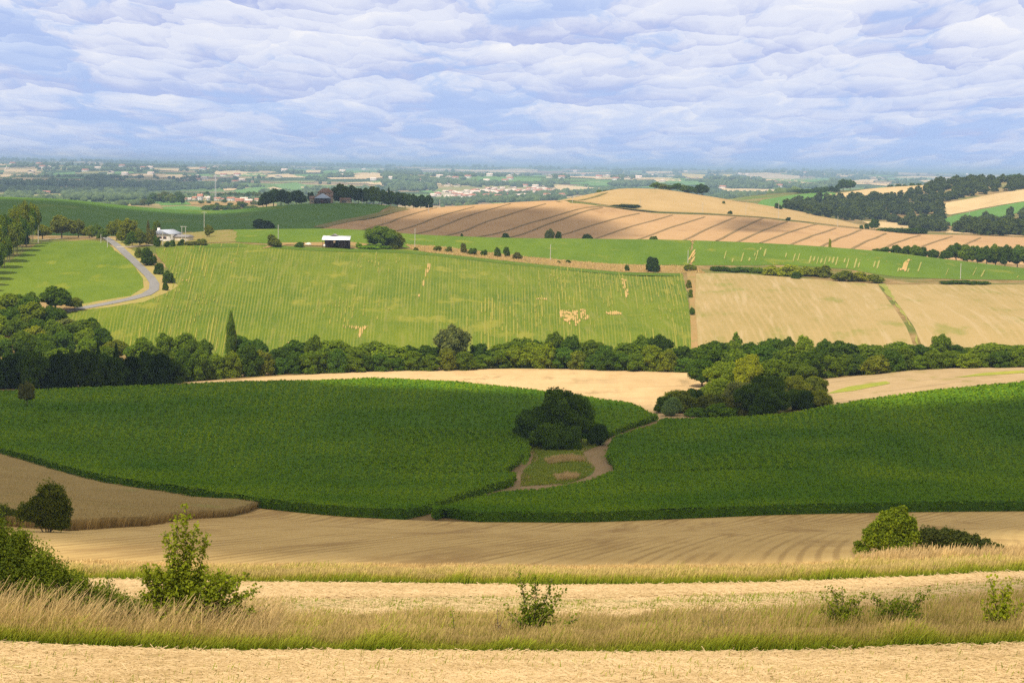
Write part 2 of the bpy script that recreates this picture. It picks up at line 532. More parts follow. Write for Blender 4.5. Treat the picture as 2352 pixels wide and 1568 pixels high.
def field_mat(name, c1, c2, c3=None, big=60.0, mid=9.0, fine=0.9, rows=None, bump=0.3, bd=0.4, streak=None, patch=None, depth=0.32):
    """c1/c2 mottled by noise, c3 scattered patches; rows=(kind, params..., colour, strength)"""
    m, t = mat(name)
    pos = t.add('ShaderNodeNewGeometry').outputs['Position']
    s = t.add('ShaderNodeSeparateXYZ', {0: pos}); x, y = s.outputs[0], s.outputs[1]
    pst = t.vec(x, t.m('MULTIPLY', y, depth), 0.0)
    nb = t.noise(pst, 1/big, 4, 0.6)
    nm = t.noise(pst, 1/mid, 4, 0.65)
    nf = t.noise(pos, 1/fine, 3, 0.7)
    f = t.m('ADD', t.m('MULTIPLY', nb, 0.9), t.m('ADD', t.m('MULTIPLY', nm, 0.7), t.m('MULTIPLY', nf, 0.5)))
    f = t.ss(f, 0.78, 1.32)
    col = t.mix(f, c1, c2)
    if c3 is not None:
        g = t.ss(t.m('ADD', nm, t.m('MULTIPLY', t.noise(pos, 1/(big*0.55), 3, 0.6), 0.9)), 1.02, 1.22, 0.0, patch or 0.8)
        col = t.mix(g, col, c3)
    hgt = nf
    if streak:                       # streaks along a direction: (angle deg, length, width, colour, strength)
        ang, ln, wd, sc, st = streak
        ca, sa = math.cos(R(ang)), math.sin(R(ang))
        lx = t.m('ADD', t.m('MULTIPLY', x, ca), t.m('MULTIPLY', y, -sa))
        ly = t.m('ADD', t.m('MULTIPLY', x, sa), t.m('MULTIPLY', y, ca))
        sn = t.noise(t.vec(t.m('DIVIDE', lx, wd), t.m('DIVIDE', ly, ln)), 1.0, 4, 0.65)
        col = t.mix(t.ss(sn, 0.5, 0.68, 0.0, st), col, sc)
    if rows:
        kind = rows[0]
        if kind == 'fan':
            _, x0, y0, per, rc, st = rows
            q = t.m('DIVIDE', t.m('SUBTRACT', x, x0), t.m('SUBTRACT', y, y0))
        elif kind == 'line':
            _, ang, per, rc, st = rows
            q = t.m('ADD', t.m('MULTIPLY', x, math.cos(R(ang))), t.m('MULTIPLY', y, -math.sin(R(ang))))
        elif kind == 'curve':
            _, a0, a1, per, rc, st = rows
            aa = t.m('ADD', a0, t.m('MULTIPLY', t.m('MAXIMUM', t.m('ADD', x, 30.0), 0.0), a1))
            q = t.m('SUBTRACT', x, t.m('MULTIPLY', aa, t.m('SUBTRACT', y, 200.0)))
        wv = t.m('SINE', t.m('MULTIPLY', q, 2*math.pi/per))
        wob = t.noise(pos, 1/2.2, 3, 0.7)
        k = t.ss(t.m('ADD', wv, t.m('MULTIPLY', t.m('SUBTRACT', wob, 0.5), 2.4)), -0.1, 0.9, 0.0, st)
        wide = t.noise(t.vec(t.m('MULTIPLY', q, 0.37/per), t.m('DIVIDE', y, 90.0)), 1.0, 3, 0.7)
        k = t.m('MULTIPLY', k, t.ss(t.m('ADD', wide, t.m('MULTIPLY', t.m('SUBTRACT', nb, 0.5), 1.0)), 0.36, 0.62, 0.15, 1.0))
        col = t.mix(k, col, rc)
    finish(t, col, 0.95, hgt, bump, bd)
    return m


# base ground: dry grassy verge near, hedgerow green-blue country far
gm, t = mat("dry_grass_ground")
pos = t.add('ShaderNodeNewGeometry').outputs['Position']
s = t.add('ShaderNodeSeparateXYZ', {0: pos})
n1_ = t.noise(pos, 1/14, 5, 0.65); n2_ = t.noise(pos, 1/55, 4, 0.6)
c = t.mix(t.ss(n1_, 0.4, 0.62), (0.19, 0.125, 0.045), (0.30, 0.20, 0.085))
c = t.mix(t.ss(n2_, 0.46, 0.6, 0, 0.85), c, (0.085, 0.12, 0.018))
n3_ = t.noise(pos, 1/420, 5, 0.6)
vor = t.add('ShaderNodeTexVoronoi', {'Vector': pos, 'Scale': 1/330}, feature='F1')
vc = t.add('ShaderNodeSeparateColor', {0: vor.outputs['Color']})
cf = t.mix(t.ss(n3_, 0.42, 0.58), (0.045, 0.075, 0.02), (0.085, 0.125, 0.03))
cf = t.mix(t.m('GREATER_THAN', vc.outputs[0], 0.62), cf, (0.13, 0.20, 0.045))
cf = t.mix(t.m('GREATER_THAN', vc.outputs[1], 0.70), cf, (0.36, 0.27, 0.13))
cf = t.mix(t.m('GREATER_THAN', vc.outputs[2], 0.88), cf, (0.24, 0.17, 0.09))
dist = t.add('ShaderNodeVectorMath', {0: pos}, operation='LENGTH').outputs['Value']
c = t.mix(t.ss(dist, 2300, 3000), c, cf)
finish(t, c, 0.95, n1_, 0.3, 0.5)

# polar net of the ground, viewpoint to horizon
azs = np.concatenate([np.arange(-180, -18, 3.0), np.arange(-18, 18, 0.14), np.arange(18, 180.5, 3.0)]) * math.pi/180
ds = np.concatenate([[1.0, 2.0], np.geomspace(3, 1000, 420), np.geomspace(1003, 3000, 330), np.geomspace(3015, 44500, 420)])
A, DD = np.meshgrid(azs, ds, indexing='ij')
gx, gy = (np.sin(A)*DD).ravel(), (np.cos(A)*DD).ravel()
gz = terrain(gx, gy)
na, nd = A.shape
i, j = np.meshgrid(np.arange(na-1), np.arange(nd-1), indexing='ij')
a = (i*nd + j).ravel()
gf = np.stack([a, a+1, a+nd+1, a+nd], 1)[:, ::-1]
obj("ground", raw_mesh("ground", np.column_stack([gx, gy, gz]), gf, [gm], smooth=True), kind='structure', label='dry grassy ground')
# ------------------------------------------------------------------ fields
M_near = field_mat("mown_straw", (0.52, 0.37, 0.185), (0.40, 0.275, 0.12), (0.30, 0.27, 0.07), big=5, mid=1.3, fine=0.16, bump=0.9, bd=0.06)
M_mown = field_mat("mown_strip", (0.47, 0.325, 0.17), (0.37, 0.25, 0.12), (0.28, 0.235, 0.075), big=12, mid=1.6, fine=0.25, bump=0.8, bd=0.08,
                   streak=(90, 9.0, 0.5, (0.36, 0.24, 0.10), 0.6))
M_after = field_mat("aftermath_green", (0.21, 0.20, 0.06), (0.15, 0.17, 0.04), (0.32, 0.24, 0.10), big=8, mid=1.2, fine=0.25, bump=0.8, bd=0.08)
M_verge = field_mat("verge_soil", (0.17, 0.20, 0.03), (0.28, 0.22, 0.07), big=9, mid=1.5, fine=0.3)
M_stub = field_mat("stubble_rows", (0.60, 0.415, 0.165), (0.50, 0.33, 0.12), (0.40, 0.26, 0.10), big=36, mid=7, fine=0.5,
                   rows=('curve', 0.04, 0.0034, 1.5, (0.36, 0.23, 0.085), 0.85), bump=0.7, bd=0.15, patch=0.55,
                   streak=(6, 70.0, 7.5, (0.33, 0.20, 0.075), 0.8))
M_tan1 = field_mat("pale_stubble", (0.58, 0.40, 0.20), (0.47, 0.31, 0.145), (0.30, 0.21, 0.10), big=45, mid=7, fine=1.2,
                   streak=(86, 50.0, 3.5, (0.36, 0.25, 0.13), 0.5))
M_tan2 = field_mat("tilled_stubble", (0.45, 0.32, 0.17), (0.36, 0.25, 0.125), (0.27, 0.22, 0.07), big=40, mid=6, fine=1.2,
                   streak=(70, 40.0, 3.0, (0.24, 0.17, 0.09), 0.6))
M_yel = field_mat("mustard_strip", (0.33, 0.31, 0.04), (0.24, 0.26, 0.04), big=14, mid=3, fine=0.8)
M_sun = field_mat("sunflower_leaf_ground", (0.095, 0.190, 0.008), (0.060, 0.145, 0.007), (0.125, 0.20, 0.008), big=45, mid=6, fine=0.55, bump=1.0, bd=0.8, patch=0.5)
M_slope = field_mat("young_sunflower_rows", (0.150, 0.182, 0.013), (0.072, 0.122, 0.010), (0.25, 0.235, 0.030), big=70, mid=11, fine=1.3,
                    rows=('fan', 4.0, -260.0, 1.25/1110*1.1, (0.23, 0.225, 0.030), 0.65), bump=0.6, bd=0.6, patch=0.75,
                    streak=(-3, 60.0, 3.0, (0.40, 0.30, 0.12), 0.16))
M_band = field_mat("upper_sunflower_band", (0.125, 0.182, 0.013), (0.075, 0.135, 0.010), (0.19, 0.21, 0.02), big=80, mid=12, fine=1.5, bump=0.6, bd=0.5)
M_band2 = field_mat("striped_sunflower_band", (0.120, 0.182, 0.015), (0.08, 0.138, 0.012), (0.20, 0.21, 0.025), big=60, mid=12, fine=1.5, bump=0.5, bd=0.5)
M_patch = field_mat("bare_soil_patch", (0.50, 0.31, 0.12), (0.38, 0.27, 0.08), big=14, mid=4, fine=1.0)
M_tanR = field_mat("combed_hay_field", (0.37, 0.265, 0.115), (0.285, 0.215, 0.075), (0.21, 0.205, 0.045), big=70, mid=14, fine=1.6,
                   rows=('fan', 60.0, -300.0, 0.0027, (0.46, 0.31, 0.15), 0.25), bump=0.3, bd=0.4, patch=0.7,
                   streak=(5, 90.0, 4.0, (0.42, 0.31, 0.165), 0.7))
M_left = field_mat("left_sunflower_field", (0.140, 0.190, 0.015), (0.085, 0.140, 0.012), (0.20, 0.22, 0.02), big=60, mid=9, fine=1.2, bump=0.7, bd=0.6)
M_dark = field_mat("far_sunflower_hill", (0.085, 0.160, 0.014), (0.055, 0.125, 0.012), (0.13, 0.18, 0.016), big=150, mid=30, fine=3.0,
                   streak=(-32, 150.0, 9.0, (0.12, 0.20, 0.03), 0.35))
M_brown = field_mat("ploughed_stubble", (0.46, 0.285, 0.135), (0.40, 0.24, 0.11), (0.33, 0.195, 0.09), big=120, mid=25, fine=3.0, patch=0.6,
                    streak=(30, 120.0, 5.0, (0.30, 0.17, 0.07), 0.3))
M_pale = field_mat("pale_hill_stubble", (0.46, 0.31, 0.135), (0.38, 0.25, 0.10), (0.33, 0.24, 0.09), big=120, mid=25, fine=3.0,
                   streak=(-70, 160.0, 9.0, (0.33, 0.23, 0.09), 0.5))
M_paleR = field_mat("pale_right_hill", (0.56, 0.40, 0.20), (0.46, 0.32, 0.15), big=120, mid=25, fine=3.0,
                    streak=(40, 160.0, 8.0, (0.36, 0.25, 0.12), 0.4))
M_green = field_mat("far_green_crop", (0.12, 0.23, 0.04), (0.09, 0.19, 0.035), big=150, mid=30, fine=4.0)
M_garden = field_mat("rough_garden", (0.17, 0.17, 0.035), (0.27, 0.19, 0.07), (0.12, 0.16, 0.02), big=14, mid=4, fine=1.0)
M_gully = field_mat("gully_grass", (0.20, 0.23, 0.035), (0.30, 0.25, 0.07), (0.14, 0.20, 0.03), big=20, mid=6, fine=1.5)
M_strip = field_mat("grass_balk", (0.16, 0.15, 0.045), (0.22, 0.17, 0.06), big=60, mid=10, fine=2.0)
M_furrow = field_mat("furrow_balk", (0.25, 0.16, 0.07), (0.19, 0.135, 0.055), big=60, mid=10, fine=2.0)
M_dirt = field_mat("bare_dirt", (0.34, 0.23, 0.12), (0.27, 0.19, 0.09), (0.19, 0.19, 0.05), big=12, mid=3, fine=0.5)
M_hollow = field_mat("rough_hollow_grass", (0.20, 0.24, 0.035), (0.13, 0.20, 0.03), (0.46, 0.37, 0.15), big=22, mid=5, fine=0.6, bump=0.9, bd=0.5, patch=0.9)
M_road = field_mat("worn_asphalt", (0.24, 0.225, 0.215), (0.20, 0.19, 0.18), big=30, mid=5, fine=1.0)
M_gravel = field_mat("pale_gravel", (0.50, 0.42, 0.32), (0.42, 0.34, 0.25), big=20, mid=5, fine=1.0)
M_bank = field_mat("dry_bank", (0.36, 0.215, 0.09), (0.27, 0.19, 0.065), (0.17, 0.19, 0.035), big=24, mid=5, fine=1.2, bump=0.6, bd=0.5)
M_vergeG = field_mat("road_verge", (0.28, 0.26, 0.06), (0.36, 0.24, 0.10), (0.17, 0.22, 0.03), big=18, mid=4, fine=1.0)

def streaks(outline, fan, spacing, length, prob, width, m, dmin, seed=1, thr=None, level=3.0, nscale=40.0):
    """thin runs of bare soil or yellow plants lying along the crop rows (a fan of lines from one point)"""
    P = outline if isinstance(outline, np.ndarray) else poly(outline, dmin=dmin)
    rs = np.random.RandomState(seed)
    x0, y0 = fan
    q = (P[:, 0]-x0)/(P[:, 1]-y0)
    ymid = P[:, 1].mean()
    qs = np.arange(q.min(), q.max(), spacing/(ymid-y0))
    V_, F_ = [], []; o = 0
    for k, qq in enumerate(qs):
        y = P[:, 1].min() + rs.rand()*length*0.5
        while y < P[:, 1].max():
            L = length*(0.35+1.1*rs.rand())
            n = max(5, int(L/4)+1)
            ys = np.linspace(y, y+L, n); xs = x0 + qq*(ys-y0)
            y += L*(1.0 + 0.3*rs.rand())
            if rs.rand() > prob:
                continue
            if thr is not None and vnoise(np.array([xs[0]/nscale]), np.array([ys[0]/nscale/2.2]))[0] < thr:
                continue
            if not inpoly(xs, ys, P).all():
                ins = inpoly(xs, ys, P)
                if ins.sum() < 2:
                    continue
                xs, ys = xs[ins], ys[ins]; n = len(xs)
            w_ = (width*(0.45+0.75*rs.rand()) if width < 1.5 else width)*np.minimum(1, 3*np.sin(np.linspace(0.12, math.pi-0.12, n)))*(0.8+0.4*rs.rand(n))
            D = np.hypot(xs, ys); z = terrain(xs, ys) + lift(D)*level
            V_.append(np.concatenate([np.column_stack([xs-w_/2, ys, z]), np.column_stack([xs+w_/2, ys, z])]))
            i = np.arange(n-1)
            F_.append(np.concatenate([np.stack([o+i, o+n+i, o+n+i+1], 1), np.stack([o+i, o+n+i+1, o+i+1], 1)])); o += 2*n
    if not V_:
        return np.zeros((3, 3)) + [0, 800, 0], np.array([[0, 1, 2]]), m
    return np.concatenate(V_), np.concatenate(F_), m


sheet("mown_foreground_strip", [(-300, 1700, 12.0), (-300, 1476), (0, 1476), (300, 1490), (600, 1496), (1200, 1499), (1800, 1497), (2100, 1486), (2352, 1479),
      (2650, 1472), (2650, 1700, 12.0)], M_near, step=0.01, jg=0.004, label='pale mown straw strip nearest the viewer')
sheet("hay_strip", [(-300, 1420), (0, 1425), (600, 1441), (1200, 1441), (1800, 1429), (2352, 1399), (2650, 1385), (2650, 1298), (2352, 1315), (2000, 1331),
      (1600, 1343), (1200, 1345), (600, 1339), (-300, 1339)], M_mown, step=0.008, jg=0.003, label='pale cut hay strip between the two grassy verges')
sheet("hay_strip_greening", [(560, 1400), (700, 1380), (1100, 1372), (1500, 1380), (1800, 1366), (2100, 1352), (2352, 1338), (2600, 1325), (2600, 1342), (2352, 1358), (2100, 1368),
      (1800, 1384), (1500, 1397), (1100, 1404), (700, 1410)], M_after, level=2.4, step=0.006, jg=0.004, label='greener band along the hay strip')
STUB = [(-400, 1316), (0, 1323), (600, 1326), (1200, 1329), (1600, 1329), (2000, 1317), (2352, 1303), (2750, 1285), (2750, 1160), (2352, 1174), (1800, 1182), (1500, 1194),
        (1300, 1200), (1050, 1198), (800, 1187), (600, 1168), (480, 1190), (160, 1220), (0, 1206), (-400, 1200)]
sheet("stubble_field", STUB, M_stub, step=0.007, label='wide stubble slope with curved harvest rows', dmin=80)

sheet("standing_wheat", [(-400, 1180), (0, 1207), (160, 1219), (330, 1208), (480, 1189), (585, 1166), (540, 1146, 't'), (440, 1141, 't'), (200, 1100, 't'), (0, 1043, 't'), (-400, 960, 't')],
      field_mat("ripe_wheat", (0.36, 0.255, 0.095), (0.29, 0.20, 0.07), (0.27, 0.235, 0.07), big=30, mid=5, fine=0.4, bump=0.9, bd=0.3),
      h=0.95, step=0.005, kind='stuff', key='wheat', jg=0.002, rough=0.12, label='brown standing wheat on the left shoulder of the valley')

SL = [(-400, 935), (-100, 1010), (0, 1044), (200, 1101), (440, 1142), (600, 1167), (800, 1187), (930, 1193), (985, 1180), (1060, 1152), (1130, 1130), (1172, 1118), (1184, 1104),
      (1170, 1088, 't'), (1150, 1082, 't'), (1190, 1066), (1213, 1052), (1208, 1020), (1215, 1000), (1390, 1010), (1420, 996), (1480, 976), (1508, 966), (1495, 950, 't'), (1450, 927, 't'), (1330, 909, 't'),
      (1200, 893, 't'), (1050, 877, 't'), (850, 868, 't'), (600, 876, 't'), (420, 883, 't'), (0, 899, 't'), (-400, 905, 't')]
SR = [(1000, 1185), (1100, 1199), (1300, 1200), (1500, 1194), (1800, 1182), (2352, 1174), (2750, 1165), (2750, 860, 't'), (2352, 877, 't'), (2150, 896, 't'), (1990, 918, 't'), (1905, 932, 't'),
      (1840, 946, 't'), (1700, 958, 't'), (1590, 962, 't'), (1530, 962, 't'), (1510, 976, 't'), (1420, 1000, 't'), (1402, 1020, 't'), (1398, 1045, 't'), (1424, 1078, 't'), (1350, 1106, 't'), (1250, 1124, 't'),
      (1160, 1130, 't'), (1060, 1152, 't'), (1000, 1172, 't')]
sheet("sunflower_crop", SL, M_sun, h=1.5, step=0.0045, rough=0.35, kind='stuff', key='SL', jg=0.0015, label='dense green sunflower crop filling the left of the shaded valley')
sheet("sunflower_crop", SR, M_sun, h=1.5, step=0.0045, rough=0.35, kind='stuff', key='SR', jg=0.0015, label='dense green sunflower crop filling the right of the shaded valley')

sheet("dirt_track", [(900, 1192), (1060, 1158), (1150, 1136), (1200, 1136), (1360, 1118), (1430, 1080), (1402, 1045), (1412, 1005), (1520, 978), (1600, 965), (1590, 945), (1505, 955), (1380, 995), (1290, 1015),
      (1205, 1010), (1205, 1055), (1165, 1090), (1180, 1105), (1130, 1128), (1000, 1165)], M_dirt, step=0.004, jg=0.001, label='bare dirt around the bushes in the valley bottom')
sheet("hollow_grass", [(1212, 1116), (1262, 1110), (1300, 1112), (1335, 1100), (1366, 1082), (1350, 1066), (1330, 1048), (1345, 1034), (1390, 1020), (1380, 1005), (1300, 1000), (1205, 1015), (1232, 1040), (1238, 1056), (1214, 1068), (1200, 1082), (1222, 1096)],
      M_hollow, level=2, step=0.003, jg=0.003, label='rough yellow green grass patch in front of the valley bushes')

sheet("pale_field", [(400, 880), (420, 879), (600, 866), (850, 853), (1000, 849), (1200, 847), (1400, 849), (1590, 857), (1640, 880), (1600, 960), (1510, 968), (1400, 950), (1250, 920), (1000, 905), (700, 905), (400, 905)],
      M_tan1, step=0.005, label='bright pale stubble strip behind the sunflowers')
sheet("pale_field_shoulder", [(1820, 960), (1840, 890), (1880, 872), (2000, 860), (2150, 847), (2352, 843), (2750, 836), (2750, 905), (2352, 905), (2100, 932), (1950, 955)],
      M_tan2, step=0.005, label='pale tilled field on the right behind the sunflowers')
for pp in ([(1895, 906), (1960, 898), (2045, 881), (2035, 876), (1950, 888)], [(2190, 868), (2280, 862), (2400, 858), (2600, 855), (2600, 849), (2352, 851), (2260, 857)]):
    sheet("flowering_strip", pp, M_yel, level=2, step=0.002, jg=0.0012, label='yellow green strip of flowers across the tilled field')

SLOPE = [(60, 745, 700), (120, 727), (240, 704), (330, 691), (385, 668), (402, 655), (388, 620), (362, 590), (356, 572), (440, 562), (540, 558), (620, 568), (740, 573), (820, 572), (900, 569), (1000, 580), (1200, 602),
         (1400, 622), (1568, 627), (1582, 700), (1592, 800, 700), (1200, 820, 695), (600, 820, 695), (300, 800, 700)]
M_edge = field_mat("crop_headland", (0.075, 0.125, 0.010), (0.10, 0.15, 0.012), big=50, mid=6, fine=1.5)
ex = []
for pl, wd in (([(445, 566), (540, 562), (740, 577), (900, 573), (1000, 585), (1200, 608), (1400, 627), (1565, 632)], 14.0),):
    v, f = ribbon(pl, wd, level=2)
    ex.append((v, f, M_edge))
FANS = (4.0, -260.0)
M_ydry = field_mat("yellowed_row", (0.27, 0.245, 0.04), (0.20, 0.205, 0.028), big=30, mid=8, fine=1.0)
for k, pp in enumerate(([(1283, 712), (1345, 710), (1352, 722), (1358, 732), (1330, 742), (1318, 756), (1300, 742), (1286, 730)],
           [(1383, 711), (1430, 716), (1425, 728), (1395, 724)], [(1428, 640), (1441, 641), (1443, 668), (1440, 700), (1434, 700), (1434, 668)], [(1224, 684), (1256, 685), (1255, 692), (1226, 690)],
           [(784, 747), (846, 748), (838, 760), (824, 786), (818, 784), (826, 758), (786, 756)], [(548, 588), (522, 607), (526, 610), (540, 604)], [(586, 600), (540, 660), (526, 672), (534, 662), (560, 628)],
           [(978, 607), (990, 604), (975, 645), (962, 684), (958, 682), (970, 645)], [(690, 760), (640, 800), (648, 801), (672, 785)], [(412, 640), (440, 643), (436, 652), (420, 650)])):
    ex.append(streaks(jag(poly(pp, dmin=650), 0.0030, k), FANS, 0.85, 40.0 if k in (2, 4, 5, 6, 7) else 16.0, 0.8, 0.95, M_patch, 650, k))
SP = poly(SLOPE, dmin=600)
ex.append(streaks(SP, FANS, 1.6, 50.0, 0.4, 0.5, M_ydry, 650, 21, thr=0.06, nscale=55))
ex.append(streaks(SP, FANS, 1.6, 14.0, 0.4, 0.5, M_ydry, 650, 22, thr=0.12, nscale=33))
ex.append(streaks(poly([(1150, 610), (1300, 618), (1565, 632), (1580, 790, 705), (1100, 800, 705)], dmin=650), FANS, 1.7, 34.0, 0.34, 0.42, M_ydry, 650, 23, thr=-0.15, nscale=60))
ex.append(streaks(poly([(1500, 632), (1565, 634), (1582, 790, 705), (1530, 790, 705)], dmin=650), FANS, 1.7, 50.0, 0.4, 0.45, M_ydry, 650, 24))
sheet("sloping_crop", SLOPE, M_slope, step=0.0035, extra=ex, key='slope', dmin=600, jg=0.001, label='large green sloping crop with fine rows above the hedge')
sheet("hay_field", [(1600, 800, 702), (1588, 690), (1592, 628), (1700, 628), (1850, 640), (2015, 652), (2040, 690), (2075, 740), (2105, 800, 705)],
      M_tanR, step=0.0045, dmin=650, key='hay1', label='tan combed field above the right half of the hedge')
sheet("hay_field", [(2125, 800, 705), (2092, 740), (2055, 690), (2032, 654), (2352, 654), (2750, 656), (2750, 800, 700)],
      M_tanR, step=0.0045, dmin=650, label='tan combed field at the right edge of the picture')
sheet("grass_gully", [(2116, 800, 705), (2086, 740), (2049, 690), (2018, 652), (2034, 652), (2055, 690), (2089, 740), (2119, 800, 705)], M_gully, step=0.003, dmin=650, level=1.5, jg=0.0018,
      label='narrow green gully between the tan fields')
sheet("dry_bank", [(930, 562), (1000, 566), (1200, 590), (1330, 601), (1480, 609), (1600, 612), (1620, 628), (1568, 628), (1400, 624), (1200, 605), (1000, 583), (950, 574)], M_bank, step=0.003, level=1.6, dmin=850,
      label='dry reddish bank along the top of the sloping crop')
sheet("field_margin", [(1578, 628), (1598, 628), (1596, 700), (1604, 790, 710), (1588, 790, 710), (1584, 700)], M_bank, step=0.003, level=2.2, dmin=650, label='bare margin between the green and tan fields')

sheet("upper_band_crop", [(538, 556), (620, 560), (740, 562), (950, 570), (1100, 580), (1330, 602), (1480, 608), (1584, 609), (1590, 549, 1126), (1500, 549, 1126), (1200, 545, 1126), (1000, 538, 1126), (740, 524, 1126), (535, 526, 1126)],
      M_band, step=0.004, dmin=850, label='flat green crop band behind the shed', jg=0.001)
FANB = (-42.0, 0.0)
EXB = []
for k, (pp, sp, ln, pr, wd) in enumerate((([(1840, 608), (2030, 622), (2040, 600), (1930, 590), (1850, 588)], 2.6, 40.0, 0.75, 1.1), ([(1700, 606), (1760, 604), (1770, 572), (1750, 568)], 5.0, 60.0, 0.6, 1.3), ([(1790, 606), (1850, 600), (1850, 582), (1800, 580)], 3.0, 30.0, 0.55, 0.9),
                                             ([(2050, 626), (2140, 632), (2130, 600), (2060, 598)], 3.4, 40.0, 0.45, 1.0), ([(2060, 630), (2075, 630), (2095, 596), (2086, 594)], 1.6, 70.0, 1.0, 1.7), ([(1710, 604), (1722, 604), (1755, 568), (1752, 566)], 1.4, 70.0, 1.0, 1.2),
                                             ([(1620, 606), (1700, 606), (1720, 580), (1660, 576)], 6.0, 30.0, 0.4, 0.9), ([(2150, 636), (2340, 640), (2340, 622), (2160, 612)], 6.0, 30.0, 0.3, 0.9))):
    EXB.append(streaks(pp, FANB, sp*0.8, ln*1.1, pr, wd*0.8, M_patch if k in (4,) else field_mat("yellow_streak", (0.31, 0.285, 0.08), (0.25, 0.245, 0.055)), 850, 40+k, level=3))
EXB.append(streaks([(1580, 606), (1596, 606), (1598, 556), (1592, 552)], (-100.0, 0.0), 1.2, 40.0, 0.6, 0.9, M_patch, 850, 60, level=3))
sheet("upper_band_crop", [(1588, 610), (1700, 610), (1800, 609), (1950, 618), (2060, 636), (2200, 642), (2352, 644), (2750, 648), (2750, 655, 1128), (2352, 616, 1128), (2200, 598, 1128), (2000, 574, 1128), (1800, 560, 1128),
      (1594, 549, 1128)], M_band2, step=0.004, dmin=850, extra=EXB, label='green crop band streaked with yellow rows', jg=0.001)
sheet("roadside_crop", [(-300, 730, 800), (-300, 640), (0, 612), (60, 578), (105, 556), (200, 552), (240, 556), (262, 575), (305, 605), (328, 640), (330, 662), (300, 681), (180, 700), (100, 712, 790)],
      M_left, step=0.004, dmin=700, label='green crop inside the bend of the road', jg=0.001)
sheet("road_verge", [(240, 547), (262, 547), (290, 568), (345, 600), (385, 640), (410, 656), (385, 672), (330, 694), (250, 706), (175, 714), (170, 702), (300, 680), (330, 661), (328, 640), (305, 605), (262, 575)],
      M_vergeG, step=0.002, dmin=700, label='dry grassy verge along the bending road', level=1.2)
v, f = ribbon([(236, 544), (250, 551), (268, 568), (310, 603), (345, 634), (364, 655), (361, 668), (345, 677), (310, 688), (250, 699), (185, 708), (150, 716)], 4.2, level=3, dmin=700)
obj("country_road", raw_mesh("country_road", v, f, [M_road]), kind='structure', label='grey country road bending down past the house')
v, f = ribbon([(268, 568), (290, 571), (330, 566), (360, 562)], 3.2, level=3, dmin=850)
obj("house_drive", raw_mesh("house_drive", v, f, [M_gravel]), kind='structure', label='gravel drive from the road to the white house')
v, f = ribbon([(95, 552), (150, 547), (200, 545), (240, 548)], 3.0, level=3, dmin=900)
obj("field_track", raw_mesh("field_track", v, f, [M_gravel]), kind='structure', label='pale track under the row of roadside trees')
sheet("farmyard", [(600, 572), (660, 563), (745, 566), (830, 567), (850, 562), (800, 556), (640, 558)], M_bank, step=0.002, level=2.5, dmin=850, label='trampled dry yard around the black shed', jg=0.001)
sheet("house_garden", [(300, 566), (400, 562), (540, 556), (545, 533), (440, 532), (300, 540)], M_garden, step=0.003, level=1.3, dmin=850, jg=0.0015, label='rough dry garden around the white house')

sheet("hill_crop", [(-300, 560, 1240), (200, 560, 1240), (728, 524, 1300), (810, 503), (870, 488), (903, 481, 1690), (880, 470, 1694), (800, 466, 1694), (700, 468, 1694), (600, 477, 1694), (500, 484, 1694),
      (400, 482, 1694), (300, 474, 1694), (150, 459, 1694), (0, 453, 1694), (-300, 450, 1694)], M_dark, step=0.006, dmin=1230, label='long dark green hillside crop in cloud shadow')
FUR = [(824, 534, 1003, 477), (907, 532, 1088, 475), (957, 538, 1172, 468), (1024, 543, 1252, 468), (1106, 544, 1383, 474), (1182, 544, 1383, 477), (1287, 542, 1468, 490), (1370, 549, 1543, 494), (1485, 545, 1618, 498), (1583, 548, 1689, 499),
       (1660, 548, 1751, 502), (1704, 553, 1807, 509), (1763, 553, 1875, 515), (1826, 559, 1919, 524), (1890, 566, 1977, 528), (1960, 571, 2034, 536), (2040, 566, 2113, 540), (2116, 568, 2187, 543), (2207, 568, 2251, 546)]
ex = []
for (u1, v1, u2, v2) in FUR:
    um, vm = u1 + (u2-u1)*0.46, v1 + (v2-v1)*0.46 + (v2-v1)*0.07
    v, f = ribbon([(u1 - (u2-u1)*0.15, v1 + 6), (u1, v1), (um, vm), (u2, v2 + 1)], 2.5, level=2.2, dmin=1240, up=0.25)
    ex.append((v, f, M_furrow))
sheet("ploughed_slope", [(735, 523, 1300), (850, 540, 1240), (1200, 550, 1240), (1600, 560, 1240), (2000, 590, 1240), (2352, 610, 1240), (2750, 620, 1240), (2750, 552, 1700), (2352, 546), (2180, 540), (2000, 529), (1800, 508), (1640, 495),
      (1500, 490), (1400, 477), (1310, 467), (1290, 463, 1700), (1200, 465, 1700), (1100, 470, 1700), (1000, 478, 1700), (950, 481, 1700), (905, 490), (820, 507)],
      M_brown, step=0.005, dmin=1240, extra=ex, key='brown', label='bare brown slope crossed by dark diagonal furrows')
v, f = ribbon([(735, 523), (820, 502), (905, 486), (930, 481)], 10.0, level=2.6, dmin=1240)
obj("grass_balk", raw_mesh("grass_balk", v, f, [M_strip]), kind='structure', label='olive grass strip between the dark crop and the brown slope')
sheet("pale_hill", [(1292, 463, 1705), (1400, 472), (1500, 486), (1640, 491), (1800, 504), (2000, 526), (2120, 536), (2100, 530), (2000, 515, 2010), (1900, 499, 2060), (1800, 479, 2065), (1700, 462, 2065), (1600, 446, 2065),
      (1500, 433, 2065), (1440, 432, 2065), (1370, 441, 2065), (1300, 455, 2040), (1200, 465, 1990)], M_pale, step=0.005, dmin=1600, label='pale stubble dome of the hill on the skyline')
v, f = ribbon([(1280, 464), (1400, 473), (1500, 487), (1640, 492), (1750, 499), (1860, 511)], 14.0, level=2.6, dmin=1600)
obj("hill_balk", raw_mesh("hill_balk", v, f, [M_strip]), kind='structure', label='grassy bank between the brown slope and the pale hill')
